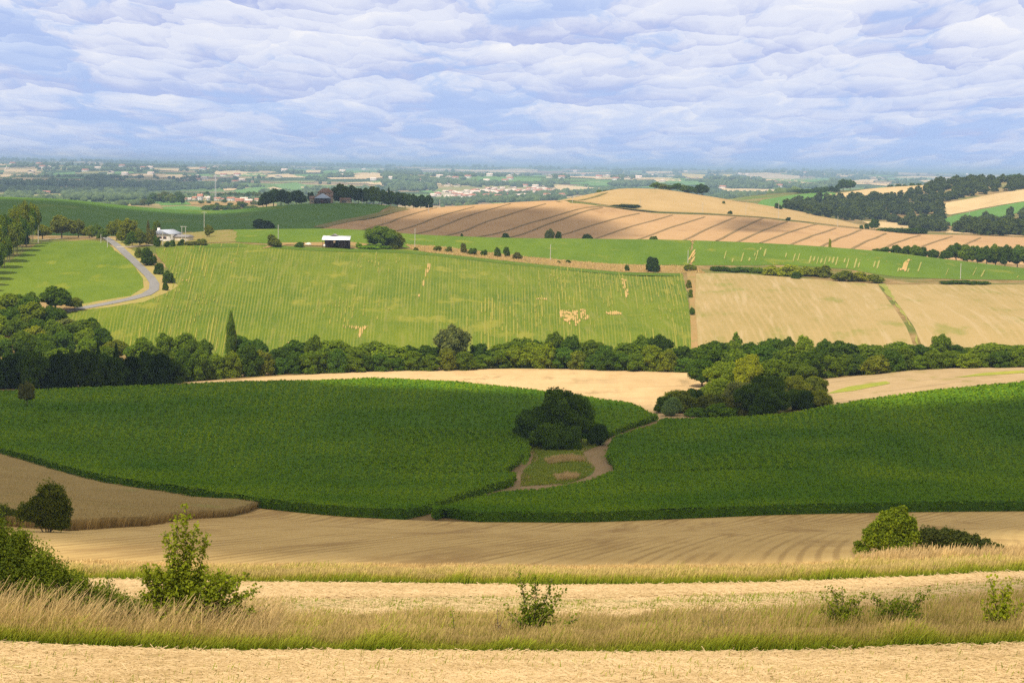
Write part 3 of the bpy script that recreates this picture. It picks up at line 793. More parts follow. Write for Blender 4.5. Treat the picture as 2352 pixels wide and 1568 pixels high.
v, f = ribbon([(1650, 456), (1700, 466), (1760, 472), (1830, 484)], 5.0, level=2.6, dmin=1700)
obj("hill_path", raw_mesh("hill_path", v, f, [M_strip]), kind='structure', label='thin dark path on the shoulder of the pale hill')
v, f = ribbon([(1305, 466), (1340, 459), (1390, 444)], 7.0, level=2.6, dmin=1690)
obj("hill_path", raw_mesh("hill_path", v, f, [M_strip]), kind='structure', label='olive strip climbing the left of the pale hill')

# right-hand hills and the far plain: painted crops drawn as sheets where they lie
FAR = [
    (M_green, 2100, [(1690, 466), (1750, 460), (1810, 450), (1900, 441), (1925, 446), (1870, 470), (1810, 484), (1700, 475)], 'green field behind the pale hill'),
    (M_paleR, 2100, [(1902, 447), (1960, 440), (2060, 428), (2148, 424), (2130, 436), (2040, 448), (1962, 460), (1920, 456)], 'pale field on the crest between the woods'),
    (M_paleR, 1900, [(2148, 470), (2200, 462), (2280, 447), (2352, 436), (2500, 425), (2500, 450), (2352, 463), (2250, 480), (2182, 494), (2160, 490)], 'pale field on the right hillside'),
    (M_green, 1900, [(2130, 512), (2190, 496), (2250, 482), (2352, 464), (2500, 450), (2500, 475), (2352, 486), (2250, 510), (2190, 520)], 'green field under the pale right hillside'),
    (M_paleR, 1900, [(1980, 508), (2060, 511), (2115, 520), (2100, 530), (2060, 528), (2010, 520)], 'pale strip below the wood'),
    (M_paleR, 1700, [(2170, 535), (2260, 540), (2400, 546), (2600, 550), (2600, 546), (2352, 543), (2240, 535), (2180, 530)], 'pale strip at the foot of the right wood'),
    (M_green, 2300, [(370, 476), (420, 473), (470, 478), (500, 485), (440, 486), (380, 482)], 'bright green meadow below the village'),
    (M_paleR, 2300, [(490, 478), (520, 482), (533, 486), (505, 485)], 'pale bare patch below the village'),
    (M_green, 2400, [(355, 464), (420, 463), (440, 470), (370, 472)], 'green meadow left of the village'),
    (M_bank, 2400, [(430, 464), (560, 462), (590, 470), (510, 474), (440, 471)], 'dry meadow in front of the village'),
]
P_, G_, B_, Y_, O_ = 'P', 'G', 'B', 'Y', 'O'
M_fp = field_mat("distant_stubble", (0.62, 0.46, 0.26), (0.50, 0.37, 0.20), big=300, mid=90, fine=10)
M_fg = field_mat("distant_green", (0.11, 0.22, 0.05), (0.15, 0.25, 0.07), big=300, mid=90, fine=10)
M_fb = field_mat("distant_plough", (0.30, 0.20, 0.14), (0.25, 0.17, 0.12), big=300, mid=90, fine=10)
M_fy = field_mat("distant_rape", (0.62, 0.46, 0.10), (0.55, 0.38, 0.10), big=300, mid=90, fine=10)
M_fo = field_mat("distant_olive", (0.28, 0.25, 0.09), (0.22, 0.22, 0.08), big=300, mid=90, fine=10)
FM = {'P': (M_fp, 'pale stubble'), 'G': (M_fg, 'green crop'), 'B': (M_fb, 'brown ploughed'), 'Y': (M_fy, 'golden yellow'), 'O': (M_fo, 'olive pasture')}
PLAIN = [
    (P_, 8, 389, 85, 389, 84, 396, 10, 396), (G_, 118, 400, 173, 395, 173, 401, 118, 403), (B_, 190, 417, 236, 417, 238, 426, 196, 424), (P_, 63, 413, 133, 415, 133, 419, 63, 418), (B_, 176, 429, 216, 431, 231, 438, 186, 435),
    (P_, 351, 387, 412, 388, 409, 394, 371, 392), (P_, 424, 382, 462, 385, 465, 389, 430, 386), (P_, 492, 395, 540, 393, 577, 396, 560, 403, 494, 401), (G_, 547, 400, 600, 398, 613, 406, 550, 406), (P_, 512, 434, 552, 431, 537, 438, 515, 439),
    (G_, 540, 438, 600, 430, 625, 432, 590, 444, 545, 444), (G_, 283, 412, 356, 414, 356, 417, 290, 416), (O_, 70, 448, 140, 445, 150, 452, 80, 455), (O_, -20, 434, 20, 434, 10, 450, -20, 452), (P_, 616, 402, 661, 400, 721, 409, 616, 408),
    (G_, 739, 396, 779, 389, 855, 386, 892, 389, 829, 398, 745, 399), (P_, 809, 405, 857, 397, 887, 400, 885, 409, 824, 411), (P_, 832, 420, 887, 418, 882, 427, 850, 424), (G_, 629, 424, 680, 420, 704, 426, 694, 438, 650, 437), (P_, 598, 438, 628, 430, 660, 438),
    (P_, 690, 429, 729, 432, 722, 436, 692, 433), (P_, 967, 408, 995, 412, 1037, 415, 1088, 420, 1080, 429, 1030, 428, 1000, 424), (G_, 1095, 408, 1160, 407, 1245, 410, 1240, 420, 1150, 424, 1100, 418), (P_, 1038, 389, 1093, 391, 1190, 388, 1235, 391, 1235, 397, 1130, 397, 1050, 393),
    (B_, 1202, 393, 1300, 389, 1340, 391, 1290, 398, 1220, 400), (P_, 1303, 406, 1380, 403, 1450, 404, 1380, 411, 1310, 408), (G_, 1345, 417, 1400, 415, 1458, 423, 1440, 428, 1355, 428), (P_, 1352, 418, 1400, 419, 1448, 425, 1440, 427, 1390, 422), (P_, 1270, 424, 1330, 429, 1383, 433, 1378, 440, 1292, 443),
    (Y_, 1565, 399, 1620, 402, 1618, 410, 1576, 407), (Y_, 1629, 400, 1682, 402, 1680, 409, 1632, 406), (P_, 1641, 430, 1690, 436, 1700, 444, 1665, 438), (P_, 1698, 401, 1760, 397, 1838, 405, 1835, 410, 1720, 410), (G_, 1740, 410, 1840, 412, 1910, 416, 1850, 421, 1790, 418),
    (P_, 1825, 415, 1860, 419, 1840, 424, 1824, 421), (P_, 1660, 435, 1704, 434, 1816, 437, 1812, 447, 1740, 449, 1665, 440), (P_, 1995, 408, 2022, 406, 2033, 412), (P_, 2001, 425, 2024, 420, 2045, 421, 2040, 428), (P_, 1919, 403, 1963, 404, 1960, 407, 1925, 407), (G_, 2033, 409, 2142, 408, 2140, 413, 2040, 414),
    (P_, 880, 403, 940, 401, 945, 405, 900, 406), (O_, 985, 434, 1120, 420, 1290, 424, 1262, 432, 1110, 440, 1000, 444), (G_, 990, 455, 1100, 452, 1170, 456, 1140, 464, 1000, 463), (G_, 960, 440, 1010, 436, 1050, 440, 1000, 446), (P_, 0, 402, 26, 402, 20, 407, 0, 408), (P_, 1480, 396, 1540, 394, 1545, 398, 1490, 400),
    (G_, 240, 396, 300, 394, 310, 399, 250, 401), (P_, 700, 393, 735, 391, 738, 396, 705, 397), (G_, 900, 412, 960, 410, 965, 417, 905, 419), (P_, 1500, 413, 1560, 411, 1565, 417, 1510, 418), (G_, 1470, 430, 1540, 427, 1550, 434, 1480, 437), (P_, 2060, 398, 2130, 398, 2128, 402, 2065, 402),
    (P_, 2240, 404, 2300, 404, 2300, 407, 2245, 407), (G_, 60, 426, 120, 424, 130, 431, 70, 432), (P_, 300, 402, 350, 400, 352, 405, 306, 406), (G_, 440, 402, 480, 400, 486, 406, 446, 407), (P_, 1200, 436, 1240, 434, 1244, 438, 1206, 439), (P_, 460, 414, 500, 412, 504, 416, 464, 417),
]
_r = random.Random(23)
for _k in range(85):
    _v = 388 + 40*_r.random()**1.4; _u = _r.uniform(-40, 2380)
    _v += (_u-1176)*0.0128
    if 1380 < _u and _v > 425 or 560 < _u < 1000 and _v > 425:
        continue
    _w = _r.uniform(14, 42)*(0.7+(_v-380)/50); _h = _r.uniform(1.6, 4.2)*(0.6+(_v-380)/45)
    PLAIN.append((_r.choice([P_, P_, P_, G_, G_, B_, O_]), _u-_w, _v+_r.uniform(-1, 1), _u+_r.uniform(-5, 5), _v-_h*0.5, _u+_w, _v-_h*0.4, _u+_w*0.8, _v+_h*0.6, _u-_w*0.7, _v+_h*0.7))
for m_, dm, pts, lb in FAR:
    sheet("far_field", pts, m_, step=0.003, dmin=dm, dmax=3300, label=lb, level=1.5)
PLAINP = []
for k, p in enumerate(PLAIN):
    m_, nm = FM[p[0]]
    pts = [(p[i], p[i+1]) for i in range(1, len(p), 2)]
    P = poly(pts, 0, 2900, 30000)
    PLAINP.append(P)
    try:
        sheet("plain_field", P, m_, step=0.0035, label='distant %s field on the plain' % nm, level=2.0)
    except Exception as e:
        print('plain', k, e)
# ground under the housing estate
EST = [(985, 452), (1000, 443), (1060, 440), (1110, 435), (1200, 431), (1262, 433), (1300, 446), (1290, 452), (1150, 453), (1040, 456)]
ESTP = poly(EST, 0, 2900, 6000); PLAINP.append(ESTP)
sheet("estate_ground", ESTP, field_mat("estate_soil", (0.50, 0.42, 0.32), (0.36, 0.31, 0.21), (0.2, 0.22, 0.09), big=60, mid=20, fine=6), step=0.002, level=3, label='pale bare ground between the houses of the estate')
v, f = ribbon([(330, 413), (400, 418), (450, 423), (520, 429)], 14.0, level=5, dmin=2900)
obj("motorway", raw_mesh("motorway", v, f, [M_gravel]), kind='structure', label='pale straight road across the distant plain')

# ------------------------------------------------------------------ clouds out of view, outlined so that their shadows fall on the shaded fields
cm, t = mat("cloud_vapour")
atn = t.add('ShaderNodeAttribute', attribute_name='edge').outputs['Fac']
pos = t.add('ShaderNodeNewGeometry').outputs['Position']
nz = t.noise(pos, 1/70, 5, 0.6)
al = t.ss(t.m('ADD', atn, t.m('MULTIPLY', t.m('SUBTRACT', nz, 0.5), 0.55)), 0.10, 0.85, 0.0, 0.90)
df = t.add('ShaderNodeBsdfDiffuse', {'Color': (0.9, 0.9, 0.92)}).outputs[0]
tl = t.add('ShaderNodeBsdfTranslucent', {'Color': (0.9, 0.9, 0.92)}).outputs[0]
b1 = t.add('ShaderNodeMixShader', {0: 0.6, 1: df, 2: tl}).outputs[0]
tr = t.add('ShaderNodeBsdfTransparent').outputs[0]
t.l.new(t.add('ShaderNodeMixShader', {0: al, 1: tr, 2: b1}).outputs[0], t.add('ShaderNodeOutputMaterial').inputs[0])
CLOUD_Z = 900.0


def cloud(pts, soft, dmin, dmax, label, step=22.0):
    P = poly(pts, 0, dmin, dmax)
    gzm = terrain(P[:, 0], P[:, 1])
    k = (CZ + CLOUD_Z - gzm) / SUN[2]
    P = P + SUN[None, :2]*k[:, None]
    # grow outwards by half the soft margin
    lo, hi = P.min(0) - soft, P.max(0) + soft
    step = max(step, (hi-lo).max()/110)
    xs, ys = np.arange(lo[0], hi[0]+step, step), np.arange(lo[1], hi[1]+step, step)
    X_, Y_ = np.meshgrid(xs, ys, indexing='ij')
    px, py = X_.ravel(), Y_.ravel()
    ins = inpoly(px, py, P)
    dd = np.full(px.shape, 1e9)
    for i in range(len(P)):
        a, b = P[i], P[(i+1) % len(P)]
        ab = b-a; tt = np.clip(((px-a[0])*ab[0]+(py-a[1])*ab[1])/max(ab@ab, 1e-9), 0, 1)
        dd = np.minimum(dd, np.hypot(px-a[0]-ab[0]*tt, py-a[1]-ab[1]*tt))
    sd_ = np.where(ins, dd, -dd)
    e = np.clip(0.5 + sd_/(2*soft), 0, 1)
    ny = len(ys)
    thick = 14*np.sqrt(e)
    lump = 7*vnoise(px/90, py/90)*e
    zb = np.full(px.shape, CZ + CLOUD_Z) - 4*np.sqrt(e) - 1
    zt = CZ + CLOUD_Z + thick + lump + 1
    n = len(px)
    verts = np.concatenate([np.column_stack([px, py, zb]), np.column_stack([px, py, zt])])
    i, j = np.meshgrid(np.arange(len(xs)-1), np.arange(ny-1), indexing='ij')
    a = (i*ny+j).ravel()
    keep = (e[a] > 0) | (e[a+1] > 0) | (e[a+ny] > 0) | (e[a+ny+1] > 0)
    a = a[keep]
    q = np.stack([a, a+ny, a+ny+1, a+1], 1)
    faces = np.concatenate([q[:, ::-1], q + n])
    me = raw_mesh("cloud", verts, faces, [cm], smooth=True, attr={'edge': np.concatenate([e, e])})
    obj("cloud", me, kind='stuff', label=label)


cloud([(-500, 1228), (0, 1236), (300, 1262), (600, 1285), (900, 1293), (1200, 1299), (1600, 1294), (1900, 1290), (2010, 1262), (2200, 1235), (2352, 1222), (2750, 1200), (2750, 900), (2352, 936), (2100, 950),
       (1950, 965), (1860, 940), (1700, 925), (1560, 940), (1450, 966), (1330, 938), (1250, 922), (1100, 914), (950, 908), (820, 902), (700, 886), (600, 880), (440, 892), (415, 878), (300, 868), (0, 858), (-500, 850)],
      17, 60, 640, 'broad flat unseen cloud shading the valley sunflowers')
cloud([(-600, 560, 1150), (200, 560, 1160), (540, 548, 1190), (850, 560, 1180), (1250, 570, 1180), (1430, 540), (1395, 520), (1310, 498), (1250, 481), (1120, 482), (1010, 495), (940, 508), (890, 502), (910, 484, 1720), (990, 470, 1900), (900, 470, 1900), (800, 470, 1760), (640, 466, 1800),
       (590, 486), (420, 493), (250, 477), (100, 461), (-600, 456)], 42, 1150, 1950, 'flat unseen cloud shading the far green hillside')
cloud([(1690, 515), (1740, 505), (1790, 512), (1760, 530), (1700, 532)], 35, 1240, 1700, 'small unseen cloud scrap shading the furrowed slope')
cloud([(-300, 440), (250, 444), (480, 425), (560, 410), (300, 405), (100, 408), (-300, 406)], 300, 3200, 9000, 'distant unseen cloud shading the left of the plain')
cloud([(1650, 1460, 52), (1750, 1415), (2000, 1395), (2352, 1372), (2700, 1350), (2700, 1405), (2352, 1425), (2100, 1440)], 4.5, 40, 80, 'unseen wisp of cloud shading the right of the verge', step=3)
# ------------------------------------------------------------------ leaves, crowns, trunks
def leaf_mat(name, trans=0.3, obj_col=True, base=(0.05, 0.09, 0.02), vary=0.6, yellow=(1.5, 1.25, 0.7)):
    m, t = mat(name)
    if obj_col:
        oi = t.add('ShaderNodeObjectInfo')
        c0 = oi.outputs['Color']
    else:
        c0 = t.add('ShaderNodeRGB').outputs[0]; c0.default_value = (*base, 1)
    at = t.add('ShaderNodeAttribute', attribute_name='tint').outputs['Fac']
    dark = t.mix(1.0, c0, (1-vary*0.75,)*3, 'MULTIPLY')
    light = t.mix(1.0, c0, yellow, 'MULTIPLY')
    c1 = t.mix(at, dark, light)
    d = t.add('ShaderNodeBsdfDiffuse', {'Color': c1, 'Roughness': 0.5}).outputs[0]
    tc_ = t.mix(1.0, c1, (1.5, 1.5, 0.5), 'MULTIPLY')
    tl = t.add('ShaderNodeBsdfTranslucent', {'Color': tc_}).outputs[0]
    t.l.new(t.add('ShaderNodeMixShader', {0: trans, 1: d, 2: tl}).outputs[0], t.add('ShaderNodeOutputMaterial').inputs[0])
    return m


M_leaf = leaf_mat("tree_leaves", 0.38)
bm_, t = mat("bark")
pos = t.add('ShaderNodeNewGeometry').outputs['Position']
finish(t, t.mix(t.noise(pos, 2.0, 4), (0.09, 0.07, 0.05), (0.20, 0.165, 0.12)), 0.9)
M_bark = bm_


def unit(v):
    return v / np.maximum(np.linalg.norm(v, axis=1, keepdims=True), 1e-9)


def quads_at(c, n, size, rs, aspect=1.0, bend=0.0):
    """small leaf-sized faces at c with normal n"""
    r = unit(rs.normal(size=c.shape)); a = unit(np.cross(n, r)); b = np.cross(n, a)
    s = np.asarray(size)
    if s.ndim == 0:
        s = np.full(len(c), float(s))
    s = s[:, None]
    p = [c + a*s*0.5*aspect, c + b*s*0.42, c - a*s*0.5*aspect, c - b*s*0.42]
    v = np.stack(p, 1).reshape(-1, 3)
    f = np.arange(len(v)).reshape(-1, 4)
    return v, f


ICO_V = None


def ico(sub=1):
    p = (1+5**.5)/2
    v = [(-1, p, 0), (1, p, 0), (-1, -p, 0), (1, -p, 0), (0, -1, p), (0, 1, p), (0, -1, -p), (0, 1, -p), (p, 0, -1), (p, 0, 1), (-p, 0, -1), (-p, 0, 1)]
    f = [(0, 11, 5), (0, 5, 1), (0, 1, 7), (0, 7, 10), (0, 10, 11), (1, 5, 9), (5, 11, 4), (11, 10, 2), (10, 7, 6), (7, 1, 8), (3, 9, 4), (3, 4, 2), (3, 2, 6), (3, 6, 8), (3, 8, 9), (4, 9, 5), (2, 4, 11), (6, 2, 10), (8, 6, 7), (9, 8, 1)]
    v = [tuple(unit(np.array([q], float))[0]) for q in v]
    for _ in range(sub):
        cache = {}; nf_ = []
        def mid(a, b):
            k = (min(a, b), max(a, b))
            if k not in cache:
                cache[k] = len(v); v.append(tuple(unit(np.array([(np.array(v[a])+np.array(v[b]))/2]))[0]))
            return cache[k]
        for a, b, c in f:
            x, y, z = mid(a, b), mid(b, c), mid(c, a)
            nf_ += [(a, x, z), (b, y, x), (c, z, y), (x, y, z)]
        f = nf_
    return np.array(v), np.array(f)


def crown_mesh(name, lobes, n, size, seed, mats, inner=0.82, spread=0.10, rnd=0.55):
    rs = np.random.RandomState(seed)
    C_ = np.array([l[0] for l in lobes], float); R_ = np.array([l[1] for l in lobes], float)
    if R_.ndim == 1:
        R_ = np.repeat(R_[:, None], 3, 1)
    wgt = R_.prod(1)**(2/3); wgt /= wgt.sum()
    m = int(n*1.7)
    k = rs.choice(len(C_), m, p=wgt)
    d = unit(rs.normal(size=(m, 3)))
    low = d[:, 2] < -0.55
    d[low, 2] *= -1
    rad = 1 + rs.normal(size=m)*spread - np.abs(rs.normal(size=m))*spread*0.6
    # secondary clumps: push radius with a coarse noise so that the surface breaks into sprays
    lump = vnoise(d[:, 0]*3.1+k*7.3, d[:, 1]*3.1+d[:, 2]*2.7)
    rad = rad * (1 + lump*0.34)
    c = C_[k] + d*R_[k]*rad[:, None]
    keep = np.ones(m, bool)
    for i in range(len(C_)):
        q = ((c - C_[i])/R_[i]); keep &= ~(((q**2).sum(1) < 0.62) & (k != i))
    keep &= c[:, 2] > 0.0
    c, d, k, lump = c[keep][:n], d[keep][:n], k[keep][:n], lump[keep][:n]
    nn = unit(d + rs.normal(size=d.shape)*rnd + np.array([0, 0, 0.25]))
    v, f = quads_at(c, nn, size*(0.6+0.8*rs.rand(len(c))), rs)
    tint = np.repeat(np.clip(0.38 + 0.25*rs.normal(size=len(c)) + lump*0.5 + (rs.rand(len(C_))[k]-0.5)*0.35, 0, 1), 4)
    iv, if_ = ico(1)
    vs, fs, ts = [v], [f], [tint]
    tri = []
    off = len(v)
    for i in range(len(C_)):
        jv = iv * (1 + 0.12*rs.normal(size=(len(iv), 1)))
        p = C_[i] + jv*R_[i]*inner
        p[:, 2] = np.maximum(p[:, 2], 0.0)
        vs.append(p); tri.append(if_ + off); off += len(p); ts.append(np.full(len(p), 0.30))  # darker inner hull, added to stop light passing through the crown
    faces = [tuple(x) for x in f.tolist()] + [tuple(x) for q in tri for x in q.tolist()]
    return raw_mesh(name, np.concatenate(vs), faces, mats, attr={'tint': np.concatenate(ts)})


def tube(pts, rad, sides=6):
    pts = np.asarray(pts, float); n = len(pts)
    T = unit(np.gradient(pts, axis=0))
    ref = np.array([[1.0, 0.2, 0.1]]); A_ = unit(np.cross(T, ref)); B_ = np.cross(T, A_)
    an = np.arange(sides)*2*math.pi/sides
    v = pts[:, None, :] + (A_[:, None, :]*np.cos(an)[None, :, None] + B_[:, None, :]*np.sin(an)[None, :, None]) * np.asarray(rad)[:, None, None]
    v = v.reshape(-1, 3)
    i, j = np.meshgrid(np.arange(n-1), np.arange(sides), indexing='ij')
    a = i*sides + j; b = i*sides + (j+1) % sides
    f = np.stack([a, b, b+sides, a+sides], -1).reshape(-1, 4)
    return v, f


def merge(parts):
    vs, fs, o = [], [], 0
    for v, f in parts:
        vs.append(v); fs += [tuple(x) for x in (np.asarray(f)+o).tolist()]; o += len(v)
    return np.concatenate(vs), fs


def trunk_mesh(seed, h=0.5, r=0.022, limbs=5, spread=0.26, z0=-0.06):
    rs = np.random.RandomState(seed)
    parts = [tube([(0, 0, z0), (0.004, 0, h*0.3), (0.01, 0.005, h*0.65), (0.0, 0.01, h)], [r*1.35, r, r*0.8, r*0.45])]
    for i in range(limbs):
        a = i*2*math.pi/limbs + rs.rand(); s = spread*(0.7+0.6*rs.rand()); b = h*(0.4+0.35*rs.rand())
        parts.append(tube([(0.004, 0, b), (math.cos(a)*s*0.5, math.sin(a)*s*0.5, b+0.11), (math.cos(a)*s, math.sin(a)*s, b+0.24+0.1*rs.rand())], [r*0.55, r*0.38, r*0.15], 5))
    v, f = merge(parts)
    return raw_mesh("trunk", v, f, [M_bark], smooth=True)


def lobes_round(seed, n=17, lo=0.16, flat=1.0):
    rs = np.random.RandomState(seed)
    L = [((0, 0, 0.56), (0.31, 0.31, 0.32))]
    for i in range(n):
        a = i*2.4 + rs.rand(); zf = (i+0.5)/n
        zz_ = lo + 0.13 + (0.84-lo-0.13)*zf
        rr = 0.32*math.sin(math.pi*(0.22+0.66*zf))**0.8*(0.68+0.5*rs.rand())
        s = (0.115+0.085*rs.rand())*(1.05-0.25*zf)
        L.append(((math.cos(a)*rr, math.sin(a)*rr, zz_ + rs.normal()*0.03), (s*1.1, s*1.1, s*flat)))
    L.append(((rs.normal()*0.06, rs.normal()*0.06, 0.88), (0.11, 0.11, 0.10)))
    return L


def lobes_tall(seed, w=0.5, n=9):
    rs = np.random.RandomState(seed)
    L = []
    for i in range(n):
        zf = (i+0.5)/n
        s = w*math.sin(math.pi*min(0.96, 0.16+0.80*zf))**0.6
        L.append(((rs.normal()*0.05, rs.normal()*0.05, 0.10+0.82*zf), (s*0.8, s*0.8, 0.13)))
    return L


def lobes_cone(seed, n=9):
    rs = np.random.RandomState(seed)
    return [((rs.normal()*0.03, rs.normal()*0.03, 0.12+0.82*(i+0.3)/n), (0.44*(1-(i+0.2)/n)+0.04,)*2 + (0.09,)) for i in range(n)]


def lobes_bush(seed, n=9):
    rs = np.random.RandomState(seed)
    L = [((0, 0, 0.36), (0.30, 0.30, 0.36))]
    for i in range(n+4):
        a = i*2.4 + rs.rand(); zf = rs.rand(); rr = 0.33*(0.65+0.5*rs.rand())*(1-0.45*zf)
        s = 0.11+0.10*rs.rand()
        L.append(((math.cos(a)*rr, math.sin(a)*rr, 0.14+0.62*zf), (s, s, s*1.25)))
    return L


def lobes_low(seed, n=12):
    rs = np.random.RandomState(seed)
    L = []
    for i in range(n):
        x = (i+0.5)/n - 0.5
        L.append(((x*0.9, rs.normal()*0.1, 0.26), (0.10+0.04*rs.rand(), 0.2, 0.42*(1-abs(x)*0.7)*(0.75+0.5*rs.rand()))))
    return L


PROTO = {}
for nm, fn, cnt, size, N in (('round', lobes_round, 3000, 0.060, 5), ('tall', lobes_tall, 2200, 0.05, 2), ('cone', lobes_cone, 2200, 0.05, 2),
                             ('bush', lobes_bush, 2200, 0.075, 4), ('low', lobes_low, 2400, 0.06, 2)):
    PROTO[nm] = [crown_mesh("crown", fn(10+i*7), cnt, size, 20+i, [M_leaf]) for i in range(N)]
PROTO['full'] = [crown_mesh("crown", lobes_round(200+i, 20, -0.08), 3200, 0.062, 120+i, [M_leaf]) for i in range(4)]
PROTO['fine'] = [crown_mesh("crown", lobes_round(77+i, 24), 9000, 0.036, 50+i, [M_leaf]) for i in range(3)]
PROTO['finebush'] = [crown_mesh("crown", lobes_bush(97+i, 13), 8000, 0.04, 60+i, [M_leaf]) for i in range(3)]
# flat-bottomed tall row trees with long bare stems
PROTO['stem'] = [crown_mesh("crown", [((x, y, z+0.12), (a*1.0, a, b)) for (x, y, z), (a, _, b) in lobes_round(33+i, 10, 0.30)], 2600, 0.06, 81+i, [M_leaf]) for i in range(2)]
TRUNK = [trunk_mesh(3+i) for i in range(3)]
TRUNK_TALL = trunk_mesh(9, 0.8, 0.02, 6, 0.12)
TRUNK_STEM = trunk_mesh(12, 0.72, 0.016, 5, 0.24)
TRUNK_LOW = trunk_mesh(15, 0.30, 0.03, 5, 0.2)

COL = {'dark': (0.085, 0.157, 0.019), 'mid': (0.140, 0.225, 0.023), 'light': (0.201, 0.293, 0.027), 'yellow': (0.293, 0.355, 0.031), 'grey': (0.189, 0.239, 0.088), 'brown': (0.152, 0.170, 0.047),
       'ever': (0.051, 0.099, 0.019), 'silver': (0.232, 0.355, 0.134), 'olive': (0.177, 0.225, 0.031), 'bright': (0.207, 0.368, 0.023), 'cool': (0.100, 0.192, 0.029)}
CNAME = {'dark': 'dark green', 'mid': 'mid green', 'light': 'light green', 'yellow': 'yellow green', 'grey': 'grey green', 'brown': 'brownish', 'ever': 'very dark green', 'silver': 'silvery green',
         'olive': 'olive green', 'bright': 'bright green', 'cool': 'deep green'}
RND = random.Random(11)
BUSHY = ('bush', 'low', 'finebush')


def spot(u, v=None, D=None, dmin=4.0, dmax=44000.0):
    if D is None:
        p = project([u], [v], 0, dmin, dmax)[0]
    else:
        a, _ = ray_azt([u], [v if v is not None else 600]); p = np.array([math.sin(a[0])*D, math.cos(a[0])*D])
    return p[0], p[1], float(terrain([p[0]], [p[1]])[0])


def plant(kind, u, vtop, wpx, vbase=None, D=None, col='mid', label='', group=None, cat=None, name=None, dmin=4.0, dmax=44000.0, jit=0.12, rot=None, hm=None):
    x, y, z = spot(u, vbase, D, dmin, dmax)
    d = math.hypot(x, y)
    h = hm or max(0.8, CZ + ray_azt([u], [vtop])[1][0]*d - z)
    w_ = wpx/FPX*d / 0.98
    me = PROTO[kind][RND.randrange(len(PROTO[kind]))]
    c = COL[col] if isinstance(col, str) else col
    j = [1 + RND.uniform(-jit, jit) for _ in range(2)]
    c = (c[0]*j[0], c[1]*j[0]*(1+(j[1]-1)*0.4), c[2]*j[1], 1)
    bush = kind in BUSHY
    nm = name or ('bush' if bush else {'tall': 'poplar_tree', 'cone': 'conifer_tree'}.get(kind, 'broadleaf_tree'))
    e = bpy.data.objects.new(nm, None); e.empty_display_size = 0.5
    link(e); e.location = (x, y, z - 0.02*h); e.scale = (w_, w_, h)
    e.rotation_euler = (0, 0, RND.uniform(0, 6.28) if rot is None else rot)
    e['label'] = label; e['category'] = cat or ('bush' if bush else 'tree')
    if group:
        e['group'] = group
    o = bpy.data.objects.new('crown', me); link(o, e); o.color = c
    tm = TRUNK_LOW if bush else TRUNK_TALL if kind in ('tall', 'cone') else TRUNK_STEM if kind == 'stem' else TRUNK[RND.randrange(3)]
    tr_ = bpy.data.objects.new('stem' if bush else 'trunk', tm); link(tr_, e)
    return e


ORD = ['first', 'second', 'third', 'fourth', 'fifth', 'sixth', 'seventh', 'eighth', 'ninth', 'tenth', 'eleventh', 'twelfth', 'thirteenth', 'fourteenth', 'fifteenth', 'sixteenth', 'seventeenth', 'eighteenth', 'nineteenth', 'twentieth']


def label_row(items, landmarks, row):
    """items: [(u, col, kind word)] -> a label for each that counts it off from a landmark of the picture"""
    out = [''] * len(items)
    order = sorted(range(len(items)), key=lambda i: items[i][0])
    for i in order:
        u = items[i][0]
        lu, ln = min(landmarks, key=lambda q: abs(q[0]-u))
        side = 'left' if u < lu else 'right'
        k = sum(1 for j in order if min(landmarks, key=lambda q: abs(q[0]-items[j][0]))[0] == lu and (items[j][0] < lu) == (u < lu) and abs(items[j][0]-lu) < abs(u-lu))
        out[i] = '%s %s, %s %s of the %s, %s' % (CNAME[items[i][1]], items[i][2], ORD[min(k, 19)], side, ln, row)
        assert len(out[i].split()) <= 16, out[i]
    return out


# ---- the hedge of trees that crosses the valley
SKY = [(300, 788), (345, 762), (400, 754), (440, 770), (480, 775), (560, 764), (600, 778), (640, 796), (670, 782), (720, 762), (760, 776), (800, 790), (860, 778), (915, 796), (960, 792), (1000, 785), (1085, 792), (1140, 786),
       (1190, 770), (1240, 772), (1290, 757), (1345, 772), (1380, 802), (1410, 780), (1450, 782), (1500, 766), (1540, 774), (1582, 800), (1620, 786), (1660, 778), (1750, 776), (1800, 770), (1850, 772), (1950, 782), (2010, 788),
       (2060, 782), (2110, 786), (2230, 792), (2300, 785), (2360, 788), (2440, 786)]
BASE = [(300, 885), (420, 878), (600, 863), (850, 854), (1200, 846), (1570, 855), (1700, 862), (1880, 868), (2000, 860), (2100, 850), (2352, 843), (2450, 840)]
sky_f = lambda u: float(np.interp(u, *zip(*SKY)))
base_f = lambda u: float(np.interp(u, *zip(*BASE)))
LM = [(530, 'tall poplar'), (1040, 'big grey tree'), (1590, 'bare field margin'), (2170, 'tall tree near the right edge')]
rows = []
u = 330
while u < 2430:                                     # tall trees at the back
    if not (505 < u < 552 or 1010 < u < 1072 or 1370 < u < 1395 or 2145 < u < 2195):
        rows.append(('back', u, RND.choice(['dark', 'dark', 'mid', 'mid', 'cool', 'light', 'mid'])))
    u += RND.uniform(36, 50)
u = 425
while u < 2430:                                     # lower growth in front
    if not 1600 < u < 1880:
        rows.append(('front', u, RND.choice(['dark', 'mid', 'mid', 'olive', 'cool', 'light', 'light'])))
    u += RND.uniform(30, 42)
